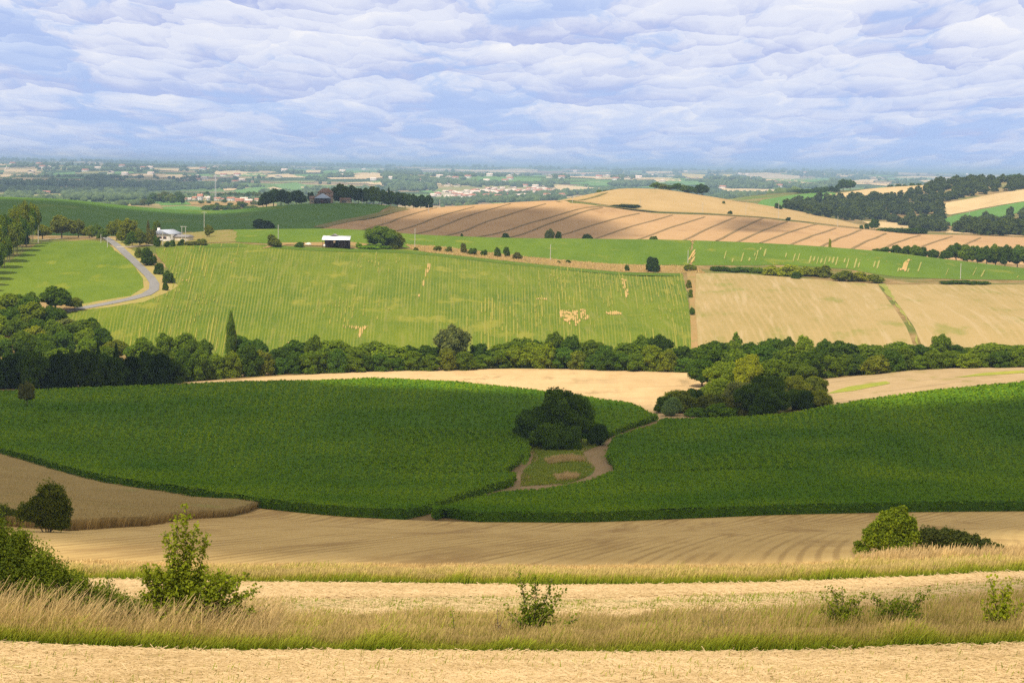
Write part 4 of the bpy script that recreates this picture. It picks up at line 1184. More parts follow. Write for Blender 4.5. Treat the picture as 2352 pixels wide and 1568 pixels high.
for row, desc in (('back', 'hedge back'), ('front', 'hedge front')):
    it = [(u, c, 'tree' if row == 'back' else 'bushy tree') for r, u, c in rows if r == row]
    lb = label_row(it, LM, desc)
    for (u, c, _), l in zip(it, lb):
        if row == 'back':
            D = 668 + RND.uniform(-12, 14)
            plant('round', u, sky_f(u) + RND.uniform(-3, 7), RND.choice([RND.uniform(44, 60), RND.uniform(62, 84), RND.uniform(84, 100)]), D=D, col=c, label=l, group='hedge trees across the valley')
        else:
            hh = RND.uniform(0.52, 0.82)
            b = base_f(u) - RND.uniform(0, 3)
            D_ = None
            plant('full', u, b - (b - sky_f(u))*hh, RND.uniform(50, 70), vbase=b, col=c, label=l, group='bushy trees along the front of the hedge', name='hedge_tree', cat='tree', dmin=560, dmax=720)
plant('tall', 529, 712, 25, D=665, col='mid', label='slim tall poplar rising above the left part of the hedge', rot=1.0)
plant('tall', 535, 735, 20, D=668, col='olive', label='shorter slim tree tucked behind the tall poplar')
plant('round', 1041, 742, 84, D=664, col='grey', label='big domed grey green tree standing above the hedge')
plant('cone', 1697, 758, 62, D=668, col='mid', label='pointed pale tree above the wooded point', name='pointed_tree')
plant('round', 2170, 765, 62, D=672, col='mid', label='taller round tree near the right end of the hedge')
plant('round', 1520, 766, 78, D=655, col='ever', label='very dark round tree just left of the bare field margin')

# ---- wooded point on the right of the centre
PT = [('round', 1625, 790, 870, 90, 'dark'), ('round', 1690, 800, 872, 85, 'mid'), ('round', 1755, 790, 872, 90, 'cool'), ('round', 1815, 792, 872, 85, 'mid'), ('round', 1862, 800, 872, 66, 'dark'),
      ('round', 1612, 815, 888, 75, 'dark'), ('round', 1665, 828, 895, 85, 'light'), ('round', 1716, 812, 905, 66, 'yellow'), ('round', 1775, 822, 895, 88, 'mid'), ('round', 1834, 826, 890, 80, 'mid'),
      ('bush', 1648, 865, 915, 80, 'light'), ('bush', 1700, 872, 925, 80, 'grey'), ('round', 1760, 860, 945, 95, 'dark'), ('round', 1822, 862, 925, 72, 'olive'), ('round', 1870, 862, 915, 62, 'olive'),
      ('bush', 1560, 893, 945, 95, 'olive'), ('bush', 1597, 888, 940, 62, 'dark'), ('bush', 1640, 895, 952, 90, 'olive'), ('bush', 1700, 895, 955, 88, 'brown'), ('round', 1725, 880, 955, 80, 'dark'),
      ('round', 1775, 890, 955, 84, 'dark'), ('bush', 1832, 890, 940, 66, 'dark'), ('bush', 1882, 885, 935, 56, 'olive'), ('bush', 1853, 893, 940, 50, 'ever'), ('bush', 1525, 908, 948, 50, 'dark'),
      ('bush', 1660, 925, 958, 90, 'bright'), ('bush', 1600, 935, 956, 60, 'bright'), ('bush', 1745, 930, 960, 60, 'dark')]
w_words = {('round', 0): 'tree', ('bush', 0): 'bush'}
seenp = {}
for i, (k, u, vt, vb, wd, c) in enumerate(PT):
    rowd = 'back' if vb < 880 else 'middle' if vb < 920 else 'front'
    seenp.setdefault((rowd, k), []).append((u, i))
for (rowd, k), lst in seenp.items():
    lst.sort()
    for n_, (u, i) in enumerate(lst):
        kk, u, vt, vb, wd, c = PT[i]
        plant('fine' if (k == 'round' and rowd != 'back') else 'finebush' if k == 'bush' else k, u, vt, wd*1.08, vbase=vb, col=c, dmin=500, dmax=680, name='bush' if k == 'bush' else 'broadleaf_tree',
              label='%s %s, %s from the left at the %s of the wooded point' % (CNAME[c], 'tree' if k == 'round' else 'bush', ORD[n_], rowd), group='trees and bushes of the wooded point')
plant('finebush', 1542, 908, 52, vbase=955, col='silver', name='willow_bush', cat='bush', label='silvery willow bush at the near left tip of the wooded point', rot=0.5)

# ---- bushes in the valley bottom
for k, u, vt, vb, wd, c, lb in (('fine', 1290, 889, 1022, 110, 'dark', 'tallest dark tree in the clump in the middle of the valley'),
                                ('fine', 1335, 905, 1018, 62, 'cool', 'dark tree with gaps in its crown, right side of the valley clump'),
                                ('fine', 1232, 930, 1022, 105, 'dark', 'broad dull dark bush tree at the left of the valley clump'),
                                ('finebush', 1205, 958, 1015, 62, 'dark', 'dark bush at the left foot of the valley clump'),
                                ('finebush', 1262, 955, 1030, 84, 'dark', 'dark bush at the front centre of the valley clump'),
                                ('finebush', 1308, 975, 1032, 60, 'dark', 'low dark green bush at the front foot of the valley clump'),
                                ('finebush', 1373, 968, 1022, 52, 'ever', 'round very dark bush standing right of the valley clump')):
    cc = tuple(x*1.25 for x in COL[c])
    plant(k, u, vt, wd*1.1, vbase=vb, col=cc, dmin=380, dmax=500, label=lb, name='bush' if k == 'finebush' else 'broadleaf_tree')

# ---- left wood: sunlit upper trees and the dark lower edge
LW = []
for i in range(34):
    vb = 735 + (i % 5)*26 + RND.uniform(-8, 8)
    u = -30 + (i//5)*48 + (i % 5)*9 + RND.uniform(-10, 10)
    if u > 105 + (vb-735)*2.1:
        continue
    LW.append((u, vb, RND.choice(['mid', 'light', 'light', 'mid', 'dark', 'cool'])))
for vrow in range(5):
    sel = sorted([q for q in LW if int((q[1]-727)//26) == vrow])
    for n_, (u, vb, c) in enumerate(sel):
        plant('round', u, vb - RND.uniform(50, 66), RND.uniform(56, 82), vbase=vb, D=None, col=c, dmin=600, dmax=820,
              label='%s tree, %s from the left in the %s sunlit row of the left wood' % (CNAME[c], ORD[n_], ORD[vrow]), group='sunlit trees of the left wood')
for u, vt, vb, wd, c, lb in ((128, 655, 716, 86, 'dark', 'big round dark tree standing below the road on the left'), (172, 682, 712, 44, 'olive', 'small tree at the right shoulder of the big round roadside tree'),
                             (70, 668, 716, 46, 'mid', 'pointed tree just left of the big round roadside tree'), (28, 672, 722, 66, 'mid', 'tree at the left edge below the roadside field'),
                             (2, 700, 740, 34, 'yellow', 'small golden yellow tree at the left edge'), (110, 700, 756, 56, 'dark', 'dark tree directly below the big round roadside tree'),
                             (205, 728, 780, 66, 'dark', 'dark dome at the right corner of the left wood'), (150, 730, 775, 70, 'grey', 'grey green tree inside the corner of the left wood'),
                             (265, 778, 832, 74, 'olive', 'olive tree where the left wood meets the hedge'), (315, 785, 838, 70, 'mid', 'green tree left of where the hedge begins'),
                             (75, 748, 800, 60, 'yellow', 'yellow green tree in the middle of the left wood')):
    plant('round', u, vt, wd, vbase=vb, col=c, dmin=600, dmax=860, label=lb)
du = []
u = -40
while u < 415:
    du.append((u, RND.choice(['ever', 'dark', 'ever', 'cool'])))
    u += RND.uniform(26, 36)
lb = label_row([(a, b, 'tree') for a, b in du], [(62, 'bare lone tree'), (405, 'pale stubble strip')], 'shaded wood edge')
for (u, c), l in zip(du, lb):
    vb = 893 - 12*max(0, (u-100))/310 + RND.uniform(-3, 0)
    plant('full', u, 806 + RND.uniform(-12, 14) + max(0, u-370)*0.9, RND.uniform(60, 80), vbase=vb, col=tuple(x*0.75 for x in COL[c]), dmin=560, dmax=640, label=l, group='dark trees on the shaded edge of the left wood')  # palette dimmed: some of the cloud shade is in the crown colour
for u, vt in ((225, 782), (268, 782)):
    plant('cone', u, vt, 34, vbase=884, col='ever', dmin=560, dmax=640, label='%s of two pointed dark trees in the shaded wood edge' % ('left' if u < 240 else 'right'), name='pointed_tree')
plant('stem', 63, 882, 40, vbase=945, col='brown', label='lone thin brownish tree in the left sunflowers', name='lone_tree', dmin=400, dmax=560)

# ---- roadside, house and farm trees
MISC = [
    ('round', 142, 492, 548, 62, 'olive', 'tallest oak of the roadside row at the left'), ('round', 180, 502, 546, 40, 'olive', 'oak just right of the tallest roadside oak'),
    ('round', 205, 518, 547, 30, 'olive', 'slender oak in the middle of the roadside row'), ('round', 222, 514, 549, 28, 'mid', 'small tree with a high tip near the road junction'), ('round', 236, 524, 551, 28, 'mid', 'rounded small tree at the road junction'),
    ('round', 98, 514, 550, 44, 'olive', 'tree at the end of the tall plantation'), ('round', 268, 502, 553, 46, 'olive', 'left oak of the group right of the road junction'), ('round', 292, 500, 558, 58, 'olive', 'largest oak right of the road junction'),
    ('round', 304, 530, 566, 34, 'dark', 'dark tree below the largest oak by the house'), ('round', 322, 526, 566, 32, 'olive', 'olive tree left of the white house'), ('bush', 345, 526, 562, 34, 'brown', 'brownish shrubbery left of the white house'),
    ('tall', 340, 505, 540, 9, 'brown', 'thin bare topped tree behind the house shrubbery'), ('round', 361, 505, 540, 22, 'mid', 'light tree behind the white house chimney'),
    ('bush', 360, 538, 566, 20, 'dark', 'dark bush against the left corner of the white house'), ('bush', 383, 552, 568, 16, 'dark', 'bush below the gable of the white house'), ('bush', 396, 549, 566, 15, 'cool', 'upright dark bush in front of the white gable'),
    ('bush', 416, 549, 564, 18, 'dark', 'dark bush at the right corner of the white house'), ('low', 450, 550, 563, 46, 'brown', 'low brown green shrubs right of the white house'), ('bush', 462, 547, 561, 30, 'olive', 'olive shrub right of the low brown shrubs'),
    ('round', 480, 516, 544, 22, 'olive', 'small round tree beside the tall pole'), ('bush', 341, 568, 610, 38, 'dark', 'highest dark bush beside the bending road'), ('bush', 366, 600, 630, 24, 'dark', 'middle dark bush beside the bending road'),
    ('bush', 386, 618, 650, 28, 'dark', 'lower dark bush beside the bending road'), ('bush', 380, 645, 667, 14, 'dark', 'small bush at the foot of the roadside bushes'), ('bush', 318, 565, 592, 18, 'olive', 'low olive bush at the top of the roadside slope'),
    ('bush', 603, 501, 524, 58, 'ever', 'dark bushy clump at the foot of the dark hill'), ('bush', 630, 538, 567, 36, 'olive', 'round olive bush left of the black shed'), ('bush', 688, 556, 568, 26, 'dark', 'low bush between the olive bush and the shed'),
    ('fine', 878, 518, 568, 78, 'mid', 'large spreading tree right of the black shed'), ('finebush', 905, 530, 570, 56, 'olive', 'browner bush against the right of the spreading tree'), ('low', 860, 560, 570, 80, 'bright', 'bright low growth at the foot of the spreading tree'),
    ('bush', 824, 556, 569, 20, 'bright', 'small bright bush touching the right wall of the shed'), ('bush', 1498, 590, 625, 40, 'ever', 'round very dark bush on the bank above the sloping crop'), ('bush', 1440, 606, 624, 13, 'dark', 'small bush left of the round dark bush'),
    ('bush', 1305, 596, 604, 13, 'dark', 'tiny dark bush right of the pole on the bank'), ('bush', 1284, 598, 604, 10, 'mid', 'tiny green bush beside the pole on the bank'),
    ('bush', 1005, 563, 577, 22, 'olive', 'left bush of the scrubby row on the bank'), ('bush', 1030, 566, 579, 18, 'olive', 'second bush of the scrubby row on the bank'), ('bush', 1064, 558, 581, 18, 'brown', 'thin brown bush in the scrubby row'),
    ('bush', 1085, 568, 585, 26, 'dark', 'wide dark bush in the scrubby row'), ('bush', 1112, 572, 587, 20, 'dark', 'dark bush left of the two taller bushes'), ('bush', 1142, 565, 590, 18, 'dark', 'left of the two taller bushes on the bank'),
    ('bush', 1163, 564, 590, 17, 'dark', 'right of the two taller bushes on the bank'), ('bush', 1188, 577, 596, 24, 'brown', 'brown bush at the right end of the scrubby row'), ('bush', 955, 567, 575, 14, 'olive', 'small bush beside the pole right of the big tree'),
    ('bush', 1585, 606, 622, 34, 'olive', 'olive bush where the green and tan fields meet'), ('bush', 1582, 640, 662, 14, 'olive', 'upper bush on the bare field margin'), ('bush', 1586, 662, 684, 12, 'mid', 'middle bush on the bare field margin'), ('bush', 1590, 704, 724, 14, 'dark', 'lowest bush on the bare field margin'),
    ('low', 1655, 606, 622, 44, 'dark', 'low dark shrub at the left end of the field hedge'), ('low', 1700, 608, 624, 60, 'cool', 'long low dark shrub in the field hedge'), ('low', 1735, 608, 626, 50, 'mid', 'green shrub in the field hedge'),
    ('bush', 1775, 608, 632, 52, 'yellow', 'first yellowish bush of the field hedge'), ('bush', 1812, 604, 634, 56, 'yellow', 'tallest yellowish bush of the field hedge'), ('bush', 1850, 608, 634, 50, 'yellow', 'yellowish bush in the middle of the field hedge'),
    ('bush', 1890, 606, 636, 54, 'olive', 'olive bush in the middle of the field hedge'), ('bush', 1830, 622, 640, 26, 'dark', 'dark bush in front of the yellowish hedge bushes'), ('bush', 1935, 618, 646, 56, 'olive', 'broad olive bush towards the right of the field hedge'),
    ('bush', 1975, 622, 646, 50, 'yellow', 'yellow green bush towards the right of the field hedge'), ('bush', 2012, 628, 650, 46, 'olive', 'last bush at the right end of the field hedge'), ('low', 2215, 640, 652, 100, 'dark', 'long low scrub at the top of the right tan field'),
    ('low', 1437, 465, 478, 70, 'ever', 'long dark thicket on the bank of the pale hill'), ('bush', 1677, 483, 492, 12, 'dark', 'small bush on the bank right of the thicket'), ('bush', 1810, 498, 507, 14, 'ever', 'small dark bush farther right on the hill bank'),
    ('bush', 1788, 466, 480, 20, 'dark', 'round bush on the green patch left of the wood'), ('bush', 1662, 461, 468, 8, 'olive', 'tiny bush on the shoulder of the pale hill'),
    ('round', 2008, 502, 528, 24, 'dark', 'lone tree below the wood on the right'), ('bush', 1990, 512, 526, 12, 'dark', 'bush left of the lone tree below the wood'), ('bush', 1978, 516, 526, 10, 'dark', 'smallest bush left of the lone tree'),
    ('low', 2060, 518, 534, 90, 'dark', 'low thicket right of the lone tree'), ('low', 2110, 518, 537, 60, 'ever', 'dark low thicket at the foot of the wood'),
]
for k, u, vt, vb, wd, c, lb in MISC:
    dm = 700 if vb > 535 or u < 500 else 1240
    plant(k, u, vt, wd*1.05, vbase=vb, col=c, dmin=dm if u < 1900 or vb > 540 else 1600, dmax=2300, label=lb)
# tips that rise from the dip behind the green band
for k, u, vt, wd, c, D, lb in (('bush', 1160, 532, 26, 'dark', 1190, 'left dark bush poking above the green band'), ('round', 1262, 524, 26, 'grey', 1190, 'thin grey tree poking above the green band'), ('bush', 1282, 527, 18, 'dark', 1190, 'dark bush beside the thin grey tree'),
                               ('bush', 1348, 535, 32, 'ever', 1190, 'very dark bush poking above the green band'), ('bush', 1062, 536, 12, 'dark', 1190, 'small dark tip above the left of the green band'), ('bush', 1500, 539, 26, 'mid', 1190, 'green bush tip near the middle of the green band'),
                               ('bush', 1905, 548, 9, 'yellow', 1180, 'tiny yellow bush above the streaked green band')):
    plant(k, u, vt, wd, D=D, col=c, label=lb)
it = []
u = 1990
while u < 2420:
    it.append((u, RND.choice(['mid', 'dark', 'dark', 'cool']))); u += RND.uniform(15, 27) if u < 2180 else RND.uniform(20, 30)
TP = [(1990, 573), (2030, 566), (2060, 562), (2100, 565), (2140, 570), (2165, 575), (2185, 560), (2210, 557), (2230, 562), (2260, 566), (2300, 556), (2340, 562), (2400, 566)]
lb = label_row([(a, b, 'tree') for a, b in it], [(2195, 'gap in the row')], 'row behind streaked band')
for (u, c), l in zip(it, lb):
    plant('round', u, float(np.interp(u, *zip(*TP))) + RND.uniform(-3, 3), 30 if u < 2180 else 44, D=1180+RND.uniform(-15, 15), col=c, label=l, group='row of trees behind the streaked band')
# tall plantation at the left edge
it = []
for r_ in range(4):
    for q in range(9):
        u = -27 + q*13 + r_*5 + RND.uniform(-3, 3)
        D = 812 + q*20 + r_*20
        it.append((r_, u, D))
for r_ in range(4):
    sel = sorted([q for q in it if q[0] == r_], key=lambda q: q[1])
    for n_, (_, u, D) in enumerate(sel):
        c = RND.choice(['mid', 'olive', 'dark', 'light'])
        plant('stem', u - 14, None, 42, D=D, hm=RND.uniform(12.5, 16.0) + r_*1.4, col=c, label='%s tall tree, %s from the left in the %s line of the plantation' % (CNAME[c], ORD[n_], ORD[r_]), group='tall trees of the left plantation')
plant('cone', 60, 486, 16, D=975, col='ever', label='dark conifer rising above the plantation', name='conifer_tree')

# farm trees on the dark hill, hill-top copse
FT = [(612, 440, 34, 'ever'), (628, 432, 36, 'dark'), (645, 434, 36, 'ever'), (662, 440, 34, 'dark'), (680, 437, 36, 'ever'), (692, 444, 26, 'dark'), (604, 448, 24, 'dark'), (714, 440, 16, 'ever'),
      (768, 428, 22, 'dark'), (786, 422, 36, 'dark'), (806, 424, 34, 'dark'), (822, 432, 30, 'ever'), (842, 430, 34, 'dark'), (858, 427, 30, 'mid'), (876, 434, 32, 'dark'), (895, 438, 30, 'dark'), (912, 440, 32, 'ever'), (930, 442, 30, 'dark'),
      (948, 444, 28, 'ever'), (965, 446, 28, 'ever'), (980, 448, 26, 'ever')]
lb = label_row([(a, c, 'tree') for a, b, w0, c in FT], [(740, 'stone farmhouse')], 'farm trees on the dark hill')
for (u, vt, wd, c), l in zip(FT, lb):
    plant('round', u, vt, wd*1.15, D=1700 + (10 if u < 700 else max(0, (u-860))*0.7), col=c, label=l, group='trees around the farm on the dark hill')
plant('cone', 892, 426, 14, D=1716, col='ever', label='pointed dark tree in the farm copse', name='pointed_tree')
HT = [(1503, 418, 26, 'mid'), (1520, 422, 26, 'olive'), (1537, 425, 28, 'mid'), (1552, 420, 28, 'dark'), (1568, 424, 26, 'mid'), (1584, 427, 26, 'dark'), (1597, 430, 20, 'mid'), (1609, 421, 32, 'ever')]
lb = label_row([(a, c, 'tree') for a, b, w0, c in HT], [(1600, 'dark end tree')], 'hilltop copse')
for i, ((u, vt, wd, c), l) in enumerate(zip(HT, lb)):
    plant('round', u, vt, wd*1.15, D=2052, col=c, label=l, group='copse on the pale hilltop')
for u, vt, wd, c in ((1390, 436, 20, 'dark'), (1374, 436, 16, 'mid'), (1405, 434, 14, 'dark'), (1418, 433, 12, 'ever')):
    plant('bush', u, vt, wd*1.1, D=2090, col=c, label='%s bush behind the left shoulder of the pale hill, above %s' % (CNAME[c], {1390: 'the olive strip', 1374: 'the path end', 1405: 'the crest', 1418: 'the highest crest'}[u]))


# ---- woods on the right-hand hills
def wood(n, outline, wpx, hpx, cols, seed, dmin, acc):
    """crowns of a closed wood seen from afar, gathered into one mass"""
    P = poly(outline, 0, dmin, 3300)
    qa = np.stack([np.arctan2(P[:, 0], P[:, 1]), np.hypot(P[:, 0], P[:, 1])], 1)
    rs = np.random.RandomState(seed)
    lo, hi = qa.min(0), qa.max(0)
    a = rs.uniform(lo[0], hi[0], n*9); d = rs.uniform(lo[1], hi[1], n*9)
    x, y = np.sin(a)*d, np.cos(a)*d
    ok = inpoly(x, y, P); x, y, d = x[ok][:n], y[ok][:n], d[ok][:n]
    z = terrain(x, y)
    for k in range(len(x)):
        h = hpx*(0.7+0.6*rs.rand())/FPX*2200; w_ = wpx*(0.7+0.6*rs.rand())/FPX*2200
        v, f, t_ = MASSP[rs.randint(len(MASSP))]
        an = rs.rand()*6.28; ca, sa = math.cos(an), math.sin(an)
        vv_ = np.column_stack([(v[:, 0]*ca-v[:, 1]*sa)*w_+x[k], (v[:, 0]*sa+v[:, 1]*ca)*w_+y[k], v[:, 2]*h+z[k]-0.3])
        acc.append((vv_, f, t_, COL[cols[rs.randint(len(cols))]], 0.85+0.3*rs.rand()))
    return P


def mass_proto(seed, n=420, size=0.13):
    rs = np.random.RandomState(seed)
    me = crown_mesh("crown_source", lobes_round(300+seed, 8, -0.05), n, size, seed, [M_leaf])
    co = np.empty(len(me.vertices)*3, np.float32); me.vertices.foreach_get('co', co)
    tt = np.empty(len(me.vertices), np.float32); me.attributes['tint'].data.foreach_get('value', tt)
    fs = [tuple(p.vertices) for p in me.polygons]
    f4 = [q if len(q) == 4 else (q[0], q[1], q[2], q[2]) for q in fs]
    tri = [q for q in fs if len(q) == 3]; quad = [q for q in fs if len(q) == 4]
    fa = np.array([(a_, b_, c_) for a_, b_, c_, _ in quad] + [(a_, c_, d_) for a_, b_, c_, d_ in quad] + tri)
    bpy.data.meshes.remove(me)
    return co.reshape(-1, 3), fa, tt


MASSP = [mass_proto(i) for i in range(4)]
M_mass = leaf_mat("woodland_mass_leaves", 0.25, False, (0.090, 0.130, 0.030), 0.7)


def mass_object(acc, name, label):
    """one object; the crowns' own colour goes into the tint attribute"""
    vs, fs, ts, o = [], [], [], 0
    for v, f, t_, c, j in acc:
        vs.append(v); fs.append(f+o); o += len(v)
        ts.append(np.clip(t_*0.75*j + (c[0]-0.09)*2.2, 0, 1.2))
    obj(name, raw_mesh(name, np.concatenate(vs), np.concatenate(fs), [M_mass], attr={'tint': np.concatenate(ts)}), kind='stuff', label=label)


W1, W2, W3 = [], [], []
wood(230, [(1806, 482), (1812, 466), (1880, 462), (1960, 458), (2040, 450), (2130, 438), (2155, 462), (2160, 490), (2180, 525), (2150, 535), (2110, 533), (2050, 512), (1990, 504), (1900, 500), (1850, 492)], 30, 22, ['dark', 'cool', 'dark', 'mid', 'ever'], 4, 1950, W1)
wood(190, [(2120, 440), (2150, 424), (2200, 418), (2352, 414), (2500, 412), (2500, 426), (2352, 436), (2250, 447), (2150, 468)], 26, 17, ['dark', 'cool', 'dark', 'mid'], 5, 2000, W1)
wood(150, [(2176, 532), (2230, 518), (2300, 502), (2352, 494), (2520, 482), (2520, 556), (2352, 548), (2230, 542)], 34, 25, ['dark', 'cool', 'dark', 'mid'], 6, 1700, W2)
mass_object(W1, "hill_wood", "long dark wood covering the right hills up to the skyline")
mass_object(W2, "hill_wood", "dark wood at the right edge below the green field")
it = []
u = 1828
while u < 1925:
    it.append((u, 'ever' if u > 1900 else 'dark')); u += 11
lb = label_row([(a, c, 'tree') for a, c in it], [(1920, 'high skyline tree')], 'belt beyond green field')
for (u, c), l in zip(it, lb):
    plant('cone' if RND.random() < 0.5 else 'round', u, 434 - (u-1828)*0.09 + RND.uniform(-3, 2), 20, D=2640, col=c, label=l, group='belt of trees beyond the right green field', name='belt_tree')
for u, vt, wd, lb_ in ((1932, 410, 34, 'high round tree on the skyline beyond the right green field'), (1948, 412, 26, 'second high tree beside the round skyline tree'), (2192, 404, 30, 'round tree topping the left of the skyline wood'), (2322, 400, 40, 'highest tree clump of the right skyline wood')):
    plant('round', u, vt, wd, D=2690, col='dark', label=lb_)
u = 2040
k = 0
while u < 2180:
    plant('bush', u, 424 - (u-2040)*0.06 + RND.uniform(-2, 2), 18, D=2760, col='dark', label='%s bush from the left on the crest above the pale right field' % ORD[k], group='bushes on the crest above the pale right field', name='crest_bush')
    u += RND.uniform(14, 22); k += 1

# ---- village trees and the belt beyond the dark hill
VT = []
for (u0, u1, v0_, v1_, n_, ww, hh) in ((350, 420, 462, 470, 9, 20, 22), (330, 350, 472, 476, 3, 18, 16), (455, 590, 466, 474, 8, 12, 7), (470, 590, 480, 486, 9, 26, 15), (575, 610, 466, 474, 3, 16, 9), (500, 600, 447, 450, 9, 16, 8), (400, 480, 450, 456, 6, 14, 10)):
    for i in range(n_):
        VT.append((u0+(u1-u0)*(i+0.5)/n_ + RND.uniform(-2, 2), RND.uniform(v0_, v1_), ww*RND.uniform(0.8, 1.2), hh*RND.uniform(0.75, 1.2)))
VT = [(u, v_, ww, hh, RND.choice(['cool', 'dark', 'mid', 'olive'])) for u, v_, ww, hh in sorted(VT)]
lb = label_row([(a, q[4], 'tree') for q in VT for a in (q[0],)], [(372, 'village green'), (406, 'pink house'), (460, 'tall narrow house'), (500, 'telecom mast'), (550, 'salmon house')], 'village')
for (u, v_, ww, hh, c), l in zip(VT, lb):
    plant('round', u, v_-hh, ww*1.2, vbase=v_, col=c, dmin=2300, dmax=3400, label=l, group='village trees', name='village_tree')

# ---- countless trees of the far plain: one mass
rs = np.random.RandomState(8)
blobs = []


def add_blobs(n, a0, a1, d0, d1, size, thr, seed, avoid=True):
    r2 = np.random.RandomState(seed)
    a = r2.uniform(a0, a1, n*8); d = np.exp(r2.uniform(math.log(d0), math.log(d1), n*8))
    x, y = np.sin(a)*d, np.cos(a)*d
    dens = vnoise(x/330+11, y/700+5)*0.9 + vnoise(x/130, y/230+31)*0.6
    # hedgerows: thin lines where a coarse cellular noise crosses zero
    lin = np.minimum(np.abs(vnoise(x/420+50, y/520+70)), np.abs(vnoise(x/380+90, y/600+20)))
    ok = (dens > thr) | (lin < 0.012)
    if avoid:
        for Pp in PLAINP:
            for kf in (1.0, 1.025, 1.05, 1.09):
                ok &= ~inpoly(x*kf, y*kf, Pp)
    # the village keeps its own planted trees
    az_ = np.arctan2(x, y); ok &= ~((az_ > -0.190) & (az_ < -0.122) & (np.hypot(x, y) < 3300))
    x, y = x[ok][:n], y[ok][:n]
    s = size*(0.6+0.8*r2.rand(len(x)))*(1 + np.clip((np.hypot(x, y)-6000)/9000, 0, 1.6))
    return np.column_stack([x, y, s])


BL = [add_blobs(4300, -0.30, 0.30, 3300, 6200, 4.6, 0.27, 1), add_blobs(6000, -0.30, 0.30, 5800, 12000, 5.2, 0.2, 2), add_blobs(3200, -0.30, 0.30, 11000, 24000, 5.5, 0.2, 3),
      add_blobs(1100, -0.30, -0.06, 2450, 3400, 4.2, 0.05, 4)]
# belts that show in the photograph
for (u0, v0_, u1, v1_, n_, s_, dm) in ((1090, 452, 1290, 448, 130, 6.5, 2900), (995, 466, 1290, 458, 260, 6.5, 2900), (1250, 448, 1420, 440, 200, 6, 2900), (880, 408, 1100, 428, 300, 9, 2900), (700, 440, 1000, 436, 240, 7, 2900), (1390, 440, 1640, 446, 200, 7, 2900),
                                      (1400, 426, 1500, 424, 80, 8, 2900), (0, 424, 560, 432, 500, 8, 2900), (1660, 452, 1830, 452, 160, 7, 2900), (0, 440, 330, 446, 300, 7, 2900), (880, 424, 1000, 432, 330, 8, 2900), (600, 446, 760, 450, 160, 7, 2900), (1700, 425, 1900, 433, 180, 8, 2900),
                                      (1100, 425, 1270, 428, 120, 8, 2900)):
    uu = u0 + (u1-u0)*rs.rand(n_); vv = v0_ + (v1_-v0_)*(uu-u0)/(u1-u0) + rs.normal(size=n_)*1.6
    p = project(uu, vv, 0, dm, 12000)
    BL.append(np.column_stack([p, s_*(0.7+0.6*rs.rand(n_))]))
BL = np.concatenate(BL)
iv, if_ = ico(1)
n_ = len(BL)
bz = terrain(BL[:, 0], BL[:, 1])
nv = len(iv)
jit_ = 1 + 0.22*rs.normal(size=(n_, nv, 1))
dirx = iv[None]*jit_*BL[:, 2][:, None, None]*np.array([1.0, 1.0, 0.95])
vv = dirx + np.column_stack([BL[:, :2], bz + BL[:, 2]*0.62])[:, None, :]
ff = if_[None] + (np.arange(n_)*nv)[:, None, None]
tint = np.repeat(np.clip(rs.rand(n_)*0.8, 0, 1), nv)
M_far = leaf_mat("distant_foliage", 0.1, False, (0.105, 0.155, 0.080), 0.5, (1.5, 1.35, 0.9))  # paler and bluer than near leaves: part of the haze is in the colour
obj("distant_trees", raw_mesh("distant_trees", vv.reshape(-1, 3), ff.reshape(-1, 3), [M_far], attr={'tint': tint}), kind='stuff', label='hedges and woods scattered over the far hazy plain')
# ------------------------------------------------------------------ crops made of leaves, grass, straw
def fill_points(P, n, rs, power=1.0):
    """n random points inside outline P, denser towards the viewer"""
    q = np.stack([np.arctan2(P[:, 0], P[:, 1]), np.log(np.hypot(P[:, 0], P[:, 1]))], 1)
    lo, hi = q.min(0), q.max(0)
    lo[0] = max(lo[0], -0.30); hi[0] = min(hi[0], 0.30)
    out = []
    tot = 0
    for _ in range(30):
        a = rs.uniform(lo[0], hi[0], n); d = np.exp(rs.uniform(lo[1], hi[1], n))
        x, y = np.sin(a)*d, np.cos(a)*d
        k = inpoly(x, y, P)
        out.append(np.column_stack([x[k], y[k]])); tot += k.sum()
        if tot >= n:
            break
    return np.concatenate(out)[:n]


def simple_leaf_mat(name, lo, hi, trans=0.25, tip=None):
    m, t = mat(name)
    at = t.add('ShaderNodeAttribute', attribute_name='tint').outputs['Fac']
    c = t.mix(at, lo, hi)
    if tip is not None:                      # colour changes up the blade: (base, middle, top)
        hf = t.add('ShaderNodeAttribute', attribute_name='height').outputs['Fac']
        cr = t.add('ShaderNodeValToRGB', {0: hf})
        e = cr.color_ramp.elements
        e[0].position, e[0].color = 0.0, (*tip[0], 1)
        e[1].position, e[1].color = 1.0, (*tip[2], 1)
        q = e.new(tip[3] if len(tip) > 3 else 0.45); q.color = (*tip[1], 1)
        g = t.add('ShaderNodeMapRange', {'Value': at, 'To Min': 0.62, 'To Max': 1.35}).outputs[0]
        vm = t.add('ShaderNodeVectorMath', {0: cr.outputs[0]}, operation='SCALE'); t.l.new(g, vm.inputs['Scale'])
        c = vm.outputs[0]
    d = t.add('ShaderNodeBsdfDiffuse', {'Color': c}).outputs[0]
    tl = t.add('ShaderNodeBsdfTranslucent', {'Color': c}).outputs[0]
    t.l.new(t.add('ShaderNodeMixShader', {0: trans, 1: d, 2: tl}).outputs[0], t.add('ShaderNodeOutputMaterial').inputs[0])
    return m


